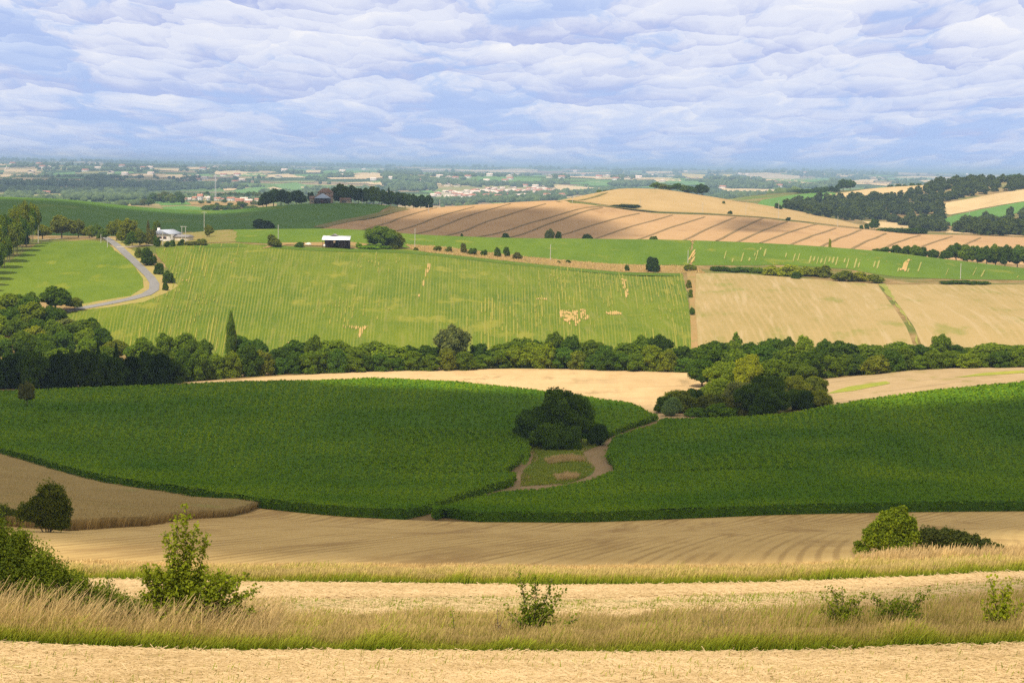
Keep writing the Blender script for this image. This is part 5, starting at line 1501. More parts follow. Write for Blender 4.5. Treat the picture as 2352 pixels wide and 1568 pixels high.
def crop_leaves(name, key, n, size, hgt, m, seed, label, rim=0):
    rs = np.random.RandomState(seed)
    P = OUTLINES[key]
    p = fill_points(P, n, rs)
    # most plants stand in drilled rows that fan across the valley
    q = p[:, 0]/(p[:, 1]+150.0); sp = 1.5/520.0
    snap = (np.round(q/sp) + rs.normal(size=len(q))*0.17)*sp
    use = rs.rand(len(q)) < 0.72
    p[use, 0] = snap[use]*(p[use, 1]+150.0)
    if rim:                                   # more leaves on the sides of the stand that face the open
        seg = []
        for i in range(len(P)):
            a, b = P[i], P[(i+1) % len(P)]
            L = np.hypot(*(b-a)); k = int(L*rim)
            t_ = rs.rand(k)[:, None]
            seg.append(a + (b-a)*t_ + rs.normal(size=(k, 2))*0.22)
        seg = np.concatenate(seg)
        seg = seg[(np.abs(np.arctan2(seg[:, 0], seg[:, 1])) < 0.3) & (seg[:, 1] > 50)]
    z = terrain(p[:, 0], p[:, 1]) + hgt + rs.normal(size=len(p))*0.13
    c = np.column_stack([p, z])
    if rim:
        zs = terrain(seg[:, 0], seg[:, 1]) + 0.15 + rs.rand(len(seg))*hgt*1.05
        c = np.concatenate([c, np.column_stack([seg, zs])])
    nn = unit(rs.normal(size=c.shape)*0.55 + np.array([0, 0, 1.0]))
    d = np.hypot(c[:, 0], c[:, 1])
    v, f = quads_at(c, nn, size*(0.6+0.8*rs.rand(len(c)))*np.clip(d/330, 0.85, 1.5), rs)
    patch = vnoise(c[:, 0]/14, c[:, 1]/22) + 0.7*vnoise(c[:, 0]/50+9, c[:, 1]/80)
    tint = np.repeat(np.clip(0.5 + 0.10*rs.normal(size=len(c)) + 0.75*patch + 0.5*vnoise(c[:, 0]/90+3, c[:, 1]/60), 0, 1), 4)
    obj(name, raw_mesh(name, v, f, [m], attr={'tint': tint}), kind='stuff', label=label)


M_sl = simple_leaf_mat("sunflower_leaves", (0.085, 0.185, 0.008), (0.215, 0.320, 0.010), 0.3)
crop_leaves("sunflower_leaves", 'SL', 150000, 0.42, 1.62, M_sl, 1, 'sunflower leaves of the left stand', rim=26)
crop_leaves("sunflower_leaves", 'SR', 150000, 0.42, 1.62, M_sl, 2, 'sunflower leaves of the right stand', rim=26)
# rows standing proud where the drilling bends round the hollow
RR = []
for base, n_, dx, dm in (([(1203, 1070), (1211, 1052), (1206, 1028), (1190, 1008), (1165, 992)], 15, -2.3, (380, 460)), ([(1150, 1087), (1140, 1080), (1120, 1074)], 10, -2.2, (370, 440)), ([(1450, 1094), (1462, 1080), (1465, 1066), (1452, 1050)], 15, 2.4, (370, 430)),
                         ([(1560, 625+466), (1572, 1080), (1572, 1066)], 6, 2.4, (370, 430))):
    P0 = project([b[0] for b in base], [b[1] for b in base], 1.5, *dm)
    for k in range(n_):
        P = P0.copy(); P[:, 0] += dx*k
        n = 30
        tt = np.linspace(0, 1, n); idx = tt*(len(P)-1); i = np.minimum(idx.astype(int), len(P)-2); fr = (idx-i)[:, None]
        S = P[i]*(1-fr) + P[i+1]*fr
        for _ in range(6):
            S[1:-1] = 0.25*S[:-2]+0.5*S[1:-1]+0.25*S[2:]
        RR.append(S)
rs = np.random.RandomState(4)
cc = []
for S in RR:
    L = np.hypot(*np.diff(S, axis=0).T).sum(); k = int(L*9)
    t_ = rs.rand(k)*(len(S)-1.001); i = t_.astype(int); fr = (t_-i)[:, None]
    p = S[i]*(1-fr)+S[i+1]*fr + rs.normal(size=(k, 2))*0.30
    cc.append(np.column_stack([p, terrain(p[:, 0], p[:, 1]) + 1.75 + 0.45*rs.rand(k)]))
c = np.concatenate(cc)
v, f = quads_at(c, unit(rs.normal(size=c.shape)*0.6+np.array([0, 0, 1.0])), 0.42*(0.6+0.8*rs.rand(len(c))), rs)
obj("sunflower_rows", raw_mesh("sunflower_rows", v, f, [M_sl], attr={'tint': np.repeat(np.clip(0.5+0.2*rs.normal(size=len(c)), 0, 1), 4)}), kind='stuff', label='curved taller rows of sunflowers around the hollow')


def blades(name, P, n, h, w_, m, seed, label, lean=0.25, leandir=(1.0, 0.0), hvar=0.5, zoff=0.0, hfun=None, clump=0.0):
    rs = np.random.RandomState(seed)
    p = P if len(P) > 3000 else fill_points(P, n, rs)
    n = len(p)
    z = terrain(p[:, 0], p[:, 1]) + zoff
    cl = vnoise(p[:, 0]*0.9, p[:, 1]*0.9) + 0.6*vnoise(p[:, 0]*0.25+7, p[:, 1]*0.25)
    hh = h*(1-hvar+hvar*1.3*rs.rand(n))*(1+clump*cl)
    if hfun is not None:
        hh = hh*hfun(p)
    a = rs.rand(n)*math.pi
    side = np.column_stack([np.cos(a), np.sin(a)*0.4, np.zeros(n)])
    ln = lean*(rs.normal(size=(n, 2))*0.6 + np.array(leandir)[None]*0.8)
    b = np.column_stack([p, z])
    up = np.array([0, 0, 1.0])
    mid_ = b + np.column_stack([ln*0.28*hh[:, None], 0.5*hh])
    top_ = b + np.column_stack([ln*1.0*hh[:, None], hh*0.97])
    ww = (w_*(0.6+0.8*rs.rand(n)))[:, None]
    v = np.stack([b-side*ww/2, b+side*ww/2, mid_+side*ww*0.42, mid_-side*ww*0.42, top_+side*ww*0.25, top_-side*ww*0.25], 1).reshape(-1, 3)
    o = (np.arange(n)*6)[:, None]
    f = np.concatenate([o+np.array([0, 1, 2, 3])[None], o+np.array([3, 2, 4, 5])[None]])
    hf = np.tile([0, 0, 0.5, 0.5, 1, 1], n)
    tint = np.repeat(np.clip(0.5+0.25*rs.normal(size=n)+0.5*cl, 0, 1), 6)
    return obj(name, raw_mesh(name, v, f, [m], attr={'tint': tint, 'height': hf}), kind='stuff', label=label)


M_g1 = simple_leaf_mat("verge_grass", (0.2, 0.2, 0.02), (0.2, 0.2, 0.02), 0.35, ((0.20, 0.27, 0.018), (0.36, 0.35, 0.040), (0.52, 0.355, 0.15), 0.52))
M_g2 = simple_leaf_mat("verge_grass_far", (0.2, 0.2, 0.02), (0.2, 0.2, 0.02), 0.35, ((0.24, 0.30, 0.018), (0.42, 0.40, 0.04), (0.62, 0.44, 0.18), 0.5))
M_gt = simple_leaf_mat("tall_seed_grass", (0.2, 0.2, 0.02), (0.2, 0.2, 0.02), 0.35, ((0.30, 0.30, 0.04), (0.48, 0.36, 0.12), (0.60, 0.42, 0.20), 0.4))
M_straw = simple_leaf_mat("cut_straw", (0.40, 0.28, 0.13), (0.66, 0.49, 0.275), 0.25)
V1 = poly([(-250, 1474), (0, 1475), (300, 1489), (600, 1495), (1200, 1498), (1800, 1496), (2100, 1485), (2352, 1478), (2600, 1470), (2600, 1388), (2352, 1401), (1800, 1431), (1200, 1442), (600, 1442), (0, 1426), (-250, 1420)], dmin=40)
V2 = poly([(-250, 1337), (600, 1338), (1200, 1344), (1600, 1342), (2000, 1330), (2352, 1314), (2600, 1300), (2600, 1290), (2352, 1302), (2000, 1316), (1600, 1328), (1200, 1328), (600, 1325), (0, 1322), (-250, 1318)], dmin=70)
V2N = poly([(-250, 1338), (600, 1339), (1200, 1345), (1600, 1343), (2000, 1331), (2352, 1315), (2600, 1301), (2600, 1297), (2352, 1309), (2000, 1325), (1600, 1337), (1200, 1339), (600, 1333), (-250, 1332)], dmin=70)
blades("verge_grass", V1, 130000, 0.52, 0.020, M_g1, 1, 'long brown topped grass of the nearer verge', clump=0.6)
V1N = poly([(-250, 1476), (0, 1477), (300, 1491), (600, 1497), (1200, 1500), (1800, 1498), (2100, 1487), (2352, 1480), (2600, 1472), (2600, 1458), (2352, 1466), (1800, 1484), (1200, 1487), (600, 1484), (300, 1478), (-250, 1462)], dmin=40)
M_g3 = simple_leaf_mat("green_base_grass", (0.2, 0.2, 0.02), (0.2, 0.2, 0.02), 0.35, ((0.12, 0.18, 0.012), (0.20, 0.26, 0.018), (0.34, 0.34, 0.04)))
blades("verge_grass_base", V1N, 46000, 0.34, 0.020, M_g3, 2, 'fresh green grass along the foot of the nearer verge', clump=1.3, lean=0.5)
blades("far_verge_grass", V2, 110000, 0.55, 0.034, M_g2, 3, 'long pale topped grass of the farther verge', clump=0.5)
blades("far_verge_grass_base", V2N, 36000, 0.36, 0.032, M_g3, 4, 'fresh green grass along the foot of the farther verge', clump=1.2)
TG = poly([(-200, 1478), (620, 1492), (640, 1452), (450, 1440), (-200, 1434)], dmin=40)
blades("tall_seed_grass", TG, 9000, 1.0, 0.017, M_gt, 5, 'tall tan seed grass leaning right at the lower left', lean=0.45, leandir=(1.0, 0), clump=0.6)
blades('verge_herbs', V1, 26000, 0.42, 0.026, M_g3, 14, 'green herbs mixed through the nearer verge', clump=1.5, hvar=0.8, lean=0.4)
blades('far_verge_herbs', V2, 16000, 0.40, 0.04, M_g3, 16, 'green herbs mixed through the farther verge', clump=1.5, hvar=0.8, lean=0.4)
# sparse tall stalks all along
blades("tall_stalks", V1, 1500, 1.05, 0.012, M_gt, 6, 'scattered tall dry stalks in the nearer verge', lean=0.2)
# fringe of the sunflower and wheat edges
WN = poly([(-300, 1196), (0, 1206), (160, 1218), (330, 1207), (480, 1188), (585, 1165), (560, 1152), (440, 1150), (200, 1180), (-300, 1170)], dmin=150)
M_wh = simple_leaf_mat("wheat_stalks", (0.2, 0.2, 0.02), (0.2, 0.2, 0.02), 0.2, ((0.26, 0.17, 0.065), (0.36, 0.25, 0.09), (0.42, 0.31, 0.13)))
WP = []
Pw = OUTLINES['wheat']
rs = np.random.RandomState(2)
for i in range(len(Pw)):
    a, b = Pw[i], Pw[(i+1) % len(Pw)]
    k = int(np.hypot(*(b-a))*30)
    WP.append(a+(b-a)*rs.rand(k)[:, None]+rs.normal(size=(k, 2))*0.25)
WP = np.concatenate(WP)
WP = np.concatenate([WP, fill_points(Pw, 50000, rs)])
WP = WP[np.abs(np.arctan2(WP[:, 0], WP[:, 1])) < 0.3]
blades("wheat_stalks", WP, 0, 1.10, 0.07, M_wh, 7, 'standing wheat stalks at the edge and top of the brown field', hvar=0.2, clump=0.12)


def straw(name, P, n, length, width, lift_, m, seed, label, along=0.5):
    rs = np.random.RandomState(seed)
    p = fill_points(P, n, rs)
    n = len(p)
    a = rs.normal(size=n)*along
    L = length*(0.4+1.0*rs.rand(n))
    d = np.column_stack([np.cos(a), np.sin(a), rs.normal(size=n)*0.16])*L[:, None]/2
    sd_ = np.column_stack([-np.sin(a)*0.7, np.cos(a)*0.7, 0.7+0*a])*(width*(0.6+0.8*rs.rand(n)))[:, None]/2
    z = terrain(p[:, 0], p[:, 1]) + lift_*(0.3+rs.rand(n)) + 0.03
    c = np.column_stack([p, z])
    v = np.stack([c-d-sd_, c+d-sd_, c+d+sd_, c-d+sd_], 1).reshape(-1, 3)
    f = np.arange(len(v)).reshape(-1, 4)
    sw = vnoise(p[:, 0]*0.35, p[:, 1]*1.6)
    obj(name, raw_mesh(name, v, f, [m], attr={'tint': np.repeat(np.clip(0.55+0.28*rs.normal(size=n)+0.5*sw, 0, 1), 4)}), kind='stuff', label=label)


S1 = poly([(-250, 1660, 28.0), (-250, 1477), (0, 1478), (300, 1492), (600, 1498), (1200, 1501), (1800, 1499), (2100, 1488), (2352, 1481), (2600, 1474), (2600, 1660, 28.0)], dmin=36)
S2 = poly([(-250, 1378), (0, 1380), (600, 1376), (1200, 1374), (1800, 1364), (2352, 1334), (2600, 1320), (2600, 1303), (2352, 1317), (2000, 1333), (1600, 1345), (1200, 1347), (600, 1341), (-250, 1341)], dmin=50)
S2B = poly([(-250, 1418), (600, 1436), (1200, 1436), (1800, 1424), (2352, 1394), (2600, 1380), (2600, 1322), (2352, 1336), (1800, 1366), (1200, 1376), (600, 1378), (-250, 1382)], dmin=50)
straw("cut_straw", S1, 60000, 0.34, 0.014, 0.05, M_straw, 1, 'cut straw lying on the nearest strip', along=0.7)
straw("thin_hay", S2B, 16000, 0.45, 0.02, 0.04, M_straw, 3, 'thin scatter of hay over the greening strip', along=0.6)
blades("aftermath_grass", S2B, 22000, 0.13, 0.03, M_g3, 15, 'short green regrowth on the hay strip', clump=1.2)
straw("cut_hay", S2, 30000, 0.5, 0.022, 0.06, M_straw, 2, 'cut hay lying on the strip between the verges', along=0.5)
blades("straw_regrowth", S1, 5000, 0.16, 0.02, M_g3, 8, 'thin green regrowth in the cut straw', clump=0.8)
M_stb = simple_leaf_mat("stubble_stalks", (0.2, 0.2, 0.02), (0.2, 0.2, 0.02), 0.1, ((0.40, 0.27, 0.10), (0.50, 0.35, 0.14), (0.62, 0.45, 0.20)))
S3 = poly([(-250, 1316), (0, 1321), (600, 1325), (1200, 1328), (1600, 1328), (2000, 1316), (2352, 1302), (2600, 1290), (2600, 1268), (2352, 1275), (1800, 1298), (1200, 1302), (600, 1298), (0, 1285), (-250, 1280)], dmin=85)
blades("stubble_stalks", S3, 50000, 0.22, 0.05, M_stb, 9, 'short stiff stubble on the lower slope', hvar=0.4, clump=0.4)
# plants that fringe the crops
for nm, pts, n_, hh, ww, mm, lb in (("hollow_tufts", [(1195, 1118), (1300, 1112), (1345, 1098), (1368, 1078), (1352, 1062), (1338, 1040), (1400, 1012), (1205, 1015), (1225, 1050), (1215, 1075), (1196, 1092)], 9000, 0.55, 0.12, M_g3, 'rough tufts of grass in the valley hollow'),
                                    ("bank_tufts", [(930, 562), (1000, 566), (1200, 590), (1330, 601), (1480, 609), (1600, 612), (1620, 628), (1568, 628), (1400, 624), (1200, 605), (1000, 583), (950, 574)], 9000, 0.8, 0.3, M_gt, 'dry tufts on the bank above the crop')):
    blades(nm, poly(pts, dmin=330 if 'hollow' in nm else 850), n_, hh, ww, mm, 11, lb, clump=0.8)

for k_, pp in enumerate(([(1248, 1058), (1290, 1050), (1335, 1052), (1344, 1062), (1300, 1063), (1262, 1068)], [(1270, 1096), (1300, 1091), (1332, 1094), (1324, 1103), (1280, 1106)])):
    blades('pale_grass_tufts', poly(pp, dmin=330), 2600, 0.85, 0.10, M_gt, 20+k_, '%s pale patch of dry grass in the valley hollow' % ('upper', 'lower')[k_], clump=0.8)
# ------------------------------------------------------------------ foreground shrubs
def shrub(name, label, u, vbase, D, stems, leaf, n_twig, col, seed, twig=0.42, cat='shrub', droop=0.1, dens=13, hs=1.15):
    """stems: (dx, top height, sway, reach) in metres; leaves sit along side twigs of every stem"""
    rs = np.random.RandomState(seed)
    x, y, z = spot(u, vbase, D)
    stems = [(a*1.05, b*hs, c, d) for a, b, c, d in stems]
    tubes, lc, ln_ = [], [], []
    for (dx, h, sway, reach) in stems:
        n = 9
        t_ = np.linspace(0, 1, n)
        px = dx*t_**1.3 + sway*np.sin(t_*3.0)*0.3 + np.cumsum(rs.normal(size=n))*0.012
        py = np.cumsum(rs.normal(size=n))*0.03 + rs.normal()*0.15*t_
        pts = np.column_stack([px, py, h*t_])
        tubes.append(tube(pts, np.linspace(0.022, 0.004, n), 5))
        k = max(6, int(h*n_twig))
        for i in range(k):
            s_ = 0.10 + 0.90*(i+rs.rand())/k
            q = s_*(n-1); a = int(min(q, n-2)); fr = q-a
            b0 = pts[a]*(1-fr)+pts[a+1]*fr
            ang = rs.rand()*6.28
            L = reach*(1.15-s_)**0.6*(0.5+0.8*rs.rand())
            dvec = np.array([math.cos(ang), math.sin(ang)*0.8, 0.55+0.5*rs.rand()]); dvec /= np.linalg.norm(dvec)
            m_ = 5
            tt = np.linspace(0, 1, m_)[:, None]
            tp = b0 + dvec*L*tt - np.array([0, 0, droop])*L*tt**2
            tubes.append(tube(tp, np.linspace(0.006, 0.002, m_), 3))
            nl = max(4, int(L*dens*6))
            w0 = rs.rand(nl)**0.7
            lp = b0 + dvec*L*w0[:, None]*1.05 - np.array([0, 0, droop])*L*(w0[:, None])**2 + rs.normal(size=(nl, 3))*twig*0.16
            lc.append(lp)
    lc = np.concatenate(lc)
    lc = lc[lc[:, 2] > 0.02]
    nn = unit(rs.normal(size=lc.shape)*0.8 + np.array([0, 0, 0.6]))
    v, f = quads_at(lc, nn, leaf*(0.6+0.8*rs.rand(len(lc))), rs, aspect=1.25)
    tint = np.repeat(np.clip(0.45+0.28*rs.normal(size=len(lc))+0.18*(lc[:, 2]/max(s[1] for s in stems)), 0, 1), 4)
    e = bpy.data.objects.new(name, None); link(e); e.location = (x, y, z)
    e['label'] = label; e['category'] = cat
    o = obj('foliage', raw_mesh('foliage', v, f, [M_leaf], attr={'tint': tint}), e); o.color = (*col, 1)
    tv, tf = merge(tubes)
    obj('stems', raw_mesh('stems', tv, tf, [M_bark], smooth=True), e)
    return e


FG = (0.20, 0.27, 0.030)
shrub('leafy_shrub', 'tall leafy shrub with upright shoots at the lower left', 418, None, 50.5,
      [(-0.42, 2.55, 0.1, 0.26), (-0.16, 2.95, -0.2, 0.24), (0.06, 3.15, 0.25, 0.2), (0.34, 2.75, -0.2, 0.26), (0.52, 2.45, 0.2, 0.26), (-0.35, 1.9, 0, 0.4), (-0.8, 1.75, 0, 0.5), (-0.55, 1.7, 0, 0.5), (-1.0, 1.5, 0, 0.4), (0.0, 1.8, 0, 0.5), (1.2, 1.5, 0, 0.5), (0.6, 1.7, 0, 0.5), (1.0, 1.6, 0, 0.5), (1.5, 1.5, 0, 0.45), (1.85, 1.25, 0, 0.4), (0.9, 1.0, 0, 0.6), (1.4, 0.9, 0, 0.6), (-0.9, 0.9, 0, 0.6), (-0.2, 1.5, 0, 0.5),
       (0.2, 1.5, 0, 0.5), (0.75, 1.5, 0.1, 0.42), (1.05, 1.35, 0.1, 0.45), (1.4, 1.4, 0.1, 0.40), (1.75, 1.2, 0.1, 0.36), (-0.95, 1.1, 0, 0.40), (0.4, 1.2, 0, 0.6), (1.95, 0.8, 0, 0.4), (-0.6, 0.9, 0, 0.5), (0.9, 0.8, 0, 0.5), (1.2, 0.7, 0, 0.5), (1.6, 0.6, 0, 0.4)], 0.078, 22, FG, 1)
shrub('oak_sapling', 'small oak sapling with spreading branches in the middle of the near verge', 1238, None, 51.0,
      [(-0.35, 1.75, -0.15, 0.20), (0.02, 1.65, 0.1, 0.26), (0.42, 1.55, 0.1, 0.24), (0.75, 1.25, 0.1, 0.24), (1.1, 0.62, 0.1, 0.26), (-0.75, 0.75, 0, 0.26), (-0.3, 0.9, 0, 0.34), (0.3, 0.95, 0, 0.36), (0.1, 0.6, 0, 0.42), (0.6, 0.55, 0, 0.34), (-0.5, 0.5, 0, 0.3)], 0.066, 20, (0.16, 0.23, 0.03), 2)
shrub('seedling', 'thin green seedling in the verge left of the oak sapling', 1050, None, 51.0, [(-0.05, 0.75, 0.1, 0.12), (0.08, 0.5, 0, 0.14)], 0.05, 14, FG, 3)
shrub('dead_shrub', 'small reddish dead shrub at the left foot of the oak sapling', 1152, None, 50.5, [(0.02, 0.8, 0.1, 0.1), (-0.06, 0.55, 0, 0.1), (0.1, 0.6, 0, 0.1)], 0.035, 12, (0.16, 0.09, 0.06), 4)
shrub('bramble', 'straggly bramble with upright shoots in the near verge, left of the dense tangle', 1960, None, 51.0, [(-0.6, 1.05, 0, 0.25), (-0.3, 1.15, 0.1, 0.28), (0.0, 1.1, 0, 0.28), (0.25, 0.9, 0, 0.3), (0.5, 1.05, 0.1, 0.28), (-0.1, 0.7, 0, 0.45), (0.4, 0.7, 0, 0.45), (-0.5, 0.6, 0, 0.4), (0.15, 0.5, 0, 0.5)], 0.058, 18, (0.20, 0.27, 0.035), 5, dens=14)
shrub('bramble', 'dense low bramble tangle in the near verge on the right', 2080, None, 51.0, [(-0.5, 0.85, 0, 0.3), (-0.2, 0.8, 0.1, 0.38), (0.1, 0.85, 0, 0.38), (0.4, 0.8, 0, 0.3), (0.7, 0.95, 0.1, 0.2), (0.95, 1.05, 0.3, 0.15), (-0.35, 0.5, 0, 0.5), (0.25, 0.5, 0, 0.5), (0.6, 0.45, 0, 0.4)], 0.060, 20, (0.15, 0.22, 0.03), 6, dens=16)
shrub('leafy_shrub', 'bright leafy shoots at the right edge of the near verge', 2325, None, 50.0, [(-0.25, 1.25, 0, 0.2), (0.0, 1.05, 0.1, 0.22), (0.25, 1.2, 0, 0.2), (-0.4, 0.7, 0, 0.3), (0.5, 0.8, 0, 0.3)], 0.075, 18, (0.28, 0.36, 0.03), 7)
for u, h, lb in ((1590, 0.55, 'left of three pale weed clumps'), (1640, 0.65, 'middle of three pale weed clumps'), (1690, 0.7, 'right of three pale weed clumps')):
    shrub('weed', lb + ' in the near verge', u, None, 49.6, [(-0.1, h, 0, 0.18), (0.1, h*0.9, 0, 0.18)], 0.035, 15, (0.30, 0.34, 0.06), int(u), cat='weed', dens=9)
shrub('leafy_twig', 'slender dark twigs between the left hedge and the tall shrub', 250, None, 51.5, [(-0.1, 1.55, 0.1, 0.16), (0.12, 1.0, 0, 0.24), (-0.3, 0.8, 0, 0.3)], 0.05, 14, (0.12, 0.18, 0.03), 9)

# shrubs across the stubble
def bushmass(name, label, u, D, lobes, n, leaf, col, seed, cat='bush', rnd=0.9, sc=1.0):
    lobes = [(tuple(np.array(c_)*sc), tuple(np.array(r_)*sc)) for c_, r_ in lobes]
    x, y, z = spot(u, None, D)
    e = bpy.data.objects.new(name, None); link(e); e.location = (x, y, z); e['label'] = label; e['category'] = cat
    me = crown_mesh('foliage', lobes, n, leaf, seed, [M_leaf], inner=0.72, spread=0.16, rnd=rnd)
    o = obj('foliage', me, e); o.color = (*col, 1)
    rs = np.random.RandomState(seed)
    parts = [tube([(l[0][0]*0.2, l[0][1]*0.2, -0.1), (l[0][0]*0.6, l[0][1]*0.6, l[0][2]*0.5), tuple(l[0])], [0.06, 0.04, 0.015], 5) for l in lobes[:6]]
    tv, tf = merge(parts)
    obj('stems', raw_mesh('stems', tv, tf, [M_bark], smooth=True), e)
    return e


# hedge mass at the lower left: tall outside the frame, falling away to the right
bushmass('bramble_hedge', 'thick dark green hedge filling the lower left corner', 60, 52.0,
         [((-1.9, 0, 1.5), (1.3, 1.0, 1.7)), ((-1.2, 0.2, 1.45), (0.8, 0.9, 1.5)), ((-0.6, 0, 1.15), (0.7, 0.9, 1.35)), ((0.0, 0.1, 0.95), (0.7, 0.9, 1.2)), ((0.55, 0, 0.8), (0.6, 0.8, 1.05)), ((1.1, 0.1, 0.6), (0.6, 0.7, 0.8)), ((1.7, 0, 0.5), (0.6, 0.7, 0.65)),
          ((2.3, 0, 0.4), (0.6, 0.6, 0.55)), ((2.9, 0, 0.3), (0.5, 0.5, 0.45)), ((-2.8, 0, 1.6), (1.2, 1.1, 1.7)), ((0.3, -0.2, 1.6), (0.3, 0.3, 0.4)), ((1.4, -0.2, 1.15), (0.25, 0.3, 0.3)), ((-0.3, 0.1, 2.3), (0.3, 0.3, 0.35))],
         60000, 0.062, (0.13, 0.185, 0.026), 31, cat='hedge')
for k, (u, h, dx) in enumerate(((70, 1.9, 0.25), (105, 1.75, 0.5), (150, 1.5, 0.4), (30, 2.3, 0.2))):
    shrub('hedge_shoot', '%s arching shoot above the lower left hedge' % ['second', 'third', 'rightmost', 'leftmost'][k], u, None, 52.2, [(dx, h, 0.3, 0.16), (dx*0.5, h*0.8, 0.1, 0.2)], 0.045, 9, (0.15, 0.20, 0.035), 70+k, dens=9)
D_ = 117.0
bushmass('field_maple', 'bright green rounded shrub on the right of the stubble', 2062, D_,
         [((-0.1, 0, 1.7), (1.0, 0.9, 1.3)), ((0.9, 0, 2.5), (0.75, 0.7, 0.8)), ((0.5, 0.2, 3.15), (0.55, 0.5, 0.6)), ((0.95, 0.1, 3.5), (0.35, 0.35, 0.4)), ((1.5, 0, 1.6), (0.7, 0.7, 0.9)), ((-0.2, 0, 2.9), (0.55, 0.5, 0.5)), ((-1.2, 0, 1.3), (0.7, 0.7, 0.7)),
          ((-1.9, 0, 0.5), (0.55, 0.5, 0.45)), ((-1.0, 0.1, 2.15), (0.5, 0.5, 0.5)), ((-1.6, 0, 1.9), (0.35, 0.35, 0.3)), ((1.5, 0, 2.6), (0.5, 0.5, 0.5)), ((0.3, -0.2, 0.8), (1.3, 0.8, 0.8)), ((-2.3, 0, 1.0), (0.3, 0.3, 0.25)), ((1.7, 0, 0.8), (0.7, 0.6, 0.7))],
         16000, 0.13, (0.20, 0.29, 0.03), 41, sc=0.82)
bushmass('blackthorn', 'low dark thorn thicket right of the bright green shrub', 2215, D_+1,
         [((-2.2, 0, 0.9), (0.8, 0.8, 1.0)), ((-1.7, 0, 1.5), (0.4, 0.5, 0.55)), ((-1.1, 0, 0.95), (0.8, 0.8, 0.95)), ((-0.7, 0, 1.6), (0.35, 0.5, 0.45)), ((-0.3, 0, 0.9), (0.8, 0.8, 0.9)), ((0.2, 0, 1.45), (0.3, 0.4, 0.4)), ((0.5, 0, 0.8), (0.8, 0.7, 0.85)), ((1.3, 0, 0.7), (0.8, 0.7, 0.75)), ((2.1, 0, 0.55), (0.7, 0.6, 0.6)), ((2.8, 0, 0.45), (0.6, 0.5, 0.5)), ((3.4, 0, 0.4), (0.5, 0.5, 0.42)), ((1.6, 0, 1.2), (0.3, 0.4, 0.4)), ((2.5, 0, 0.95), (0.25, 0.3, 0.35))],
         15000, 0.12, (0.085, 0.115, 0.04), 42, rnd=1.2, sc=0.80)
bushmass('hawthorn', 'dark green bush on the left bank of the stubble', 102, 164.0,
         [((0.4, 0, 2.7), (1.2, 1.0, 1.3)), ((0.9, 0, 1.9), (1.1, 1.0, 1.2)), ((-0.3, 0, 2.0), (1.2, 1.0, 1.1)), ((-1.3, 0, 1.5), (1.1, 1.0, 0.9)), ((1.0, -0.2, 0.9), (0.9, 0.9, 0.9)), ((0.3, 0, 1.2), (1.2, 1, 1.1))],
         14000, 0.17, (0.11, 0.15, 0.025), 43)
bushmass('low_bush', 'low bushes at the left edge beside the dark green bush', 22, 178.0,
         [((-1.0, 0, 0.9), (1.0, 0.8, 0.9)), ((0.2, 0, 0.7), (0.9, 0.8, 0.7)), ((1.3, 0, 0.5), (0.8, 0.7, 0.5))], 5000, 0.15, (0.13, 0.17, 0.035), 44)
blades("bush_grass", poly([(1960, 1312), (2352, 1300), (2352, 1285), (2100, 1290), (1980, 1298)], dmin=80), 9000, 0.8, 0.04, M_gt, 12, 'dry grass in front of the shrubs on the stubble', clump=0.6)
# ------------------------------------------------------------------ buildings, poles, small things
def plain(name, c, c2=None, scale=1.0, rough=0.9, metal=0.0):
    m, t = mat(name)
    pos = t.add('ShaderNodeTexCoord').outputs['Object']
    col = t.mix(t.noise(pos, scale, 4, 0.6), c, c2 or tuple(x*0.8 for x in c))
    p = t.add('ShaderNodeBsdfPrincipled', {'Base Color': col, 'Roughness': rough, 'Metallic': metal, 'Specular IOR Level': 0.2})
    t.l.new(p.outputs[0], t.add('ShaderNodeOutputMaterial').inputs[0])
    return m


B_white = plain("white_render", (0.86, 0.80, 0.74)); B_cream = plain("cream_render", (0.80, 0.68, 0.50)); B_pink = plain("pink_render", (0.72, 0.38, 0.28)); B_stone = plain("farm_stone", (0.46, 0.34, 0.23), (0.34, 0.25, 0.17), 0.5)
B_yel = plain("yellow_render", (0.74, 0.58, 0.30))
R_tile = plain("clay_tiles", (0.50, 0.22, 0.14), (0.38, 0.17, 0.11), 0.7); R_brown = plain("old_brown_tiles", (0.24, 0.14, 0.10), (0.16, 0.10, 0.075), 0.6); R_grey = plain("grey_sheet_roof", (0.44, 0.46, 0.52), (0.36, 0.38, 0.44), 0.4)
R_fib = plain("fibre_cement", (0.27, 0.25, 0.25)); R_white = plain("white_metal_roof", (0.88, 0.89, 0.92), (0.80, 0.82, 0.86), 0.4, 0.5); R_blue = plain("blue_tin_roof", (0.34, 0.40, 0.50), (0.28, 0.34, 0.44), 0.5, 0.6)
B_dark = plain("dark_boards", (0.045, 0.032, 0.034), (0.03, 0.022, 0.025), 1.0); B_rust = plain("rusty_boards", (0.09, 0.045, 0.04)); W_dark = plain("window_dark", (0.05, 0.05, 0.06), rough=0.3); W_shut = plain("shutter_brown", (0.28, 0.15, 0.10))
P_conc = plain("pole_concrete", (0.58, 0.54, 0.46)); P_steel = plain("mast_steel", (0.66, 0.68, 0.72))
R_pale = plain("pale_pink_tiles", (0.85, 0.68, 0.58), (0.74, 0.56, 0.46), 0.7)


def boxp(x0, x1, y0, y1, z0, z1):
    v = np.array([(x, y, z) for z in (z0, z1) for y in (y0, y1) for x in (x0, x1)], float)
    f = [(0, 2, 3, 1), (4, 5, 7, 6), (0, 1, 5, 4), (2, 6, 7, 3), (0, 4, 6, 2), (1, 3, 7, 5)]
    return v, f


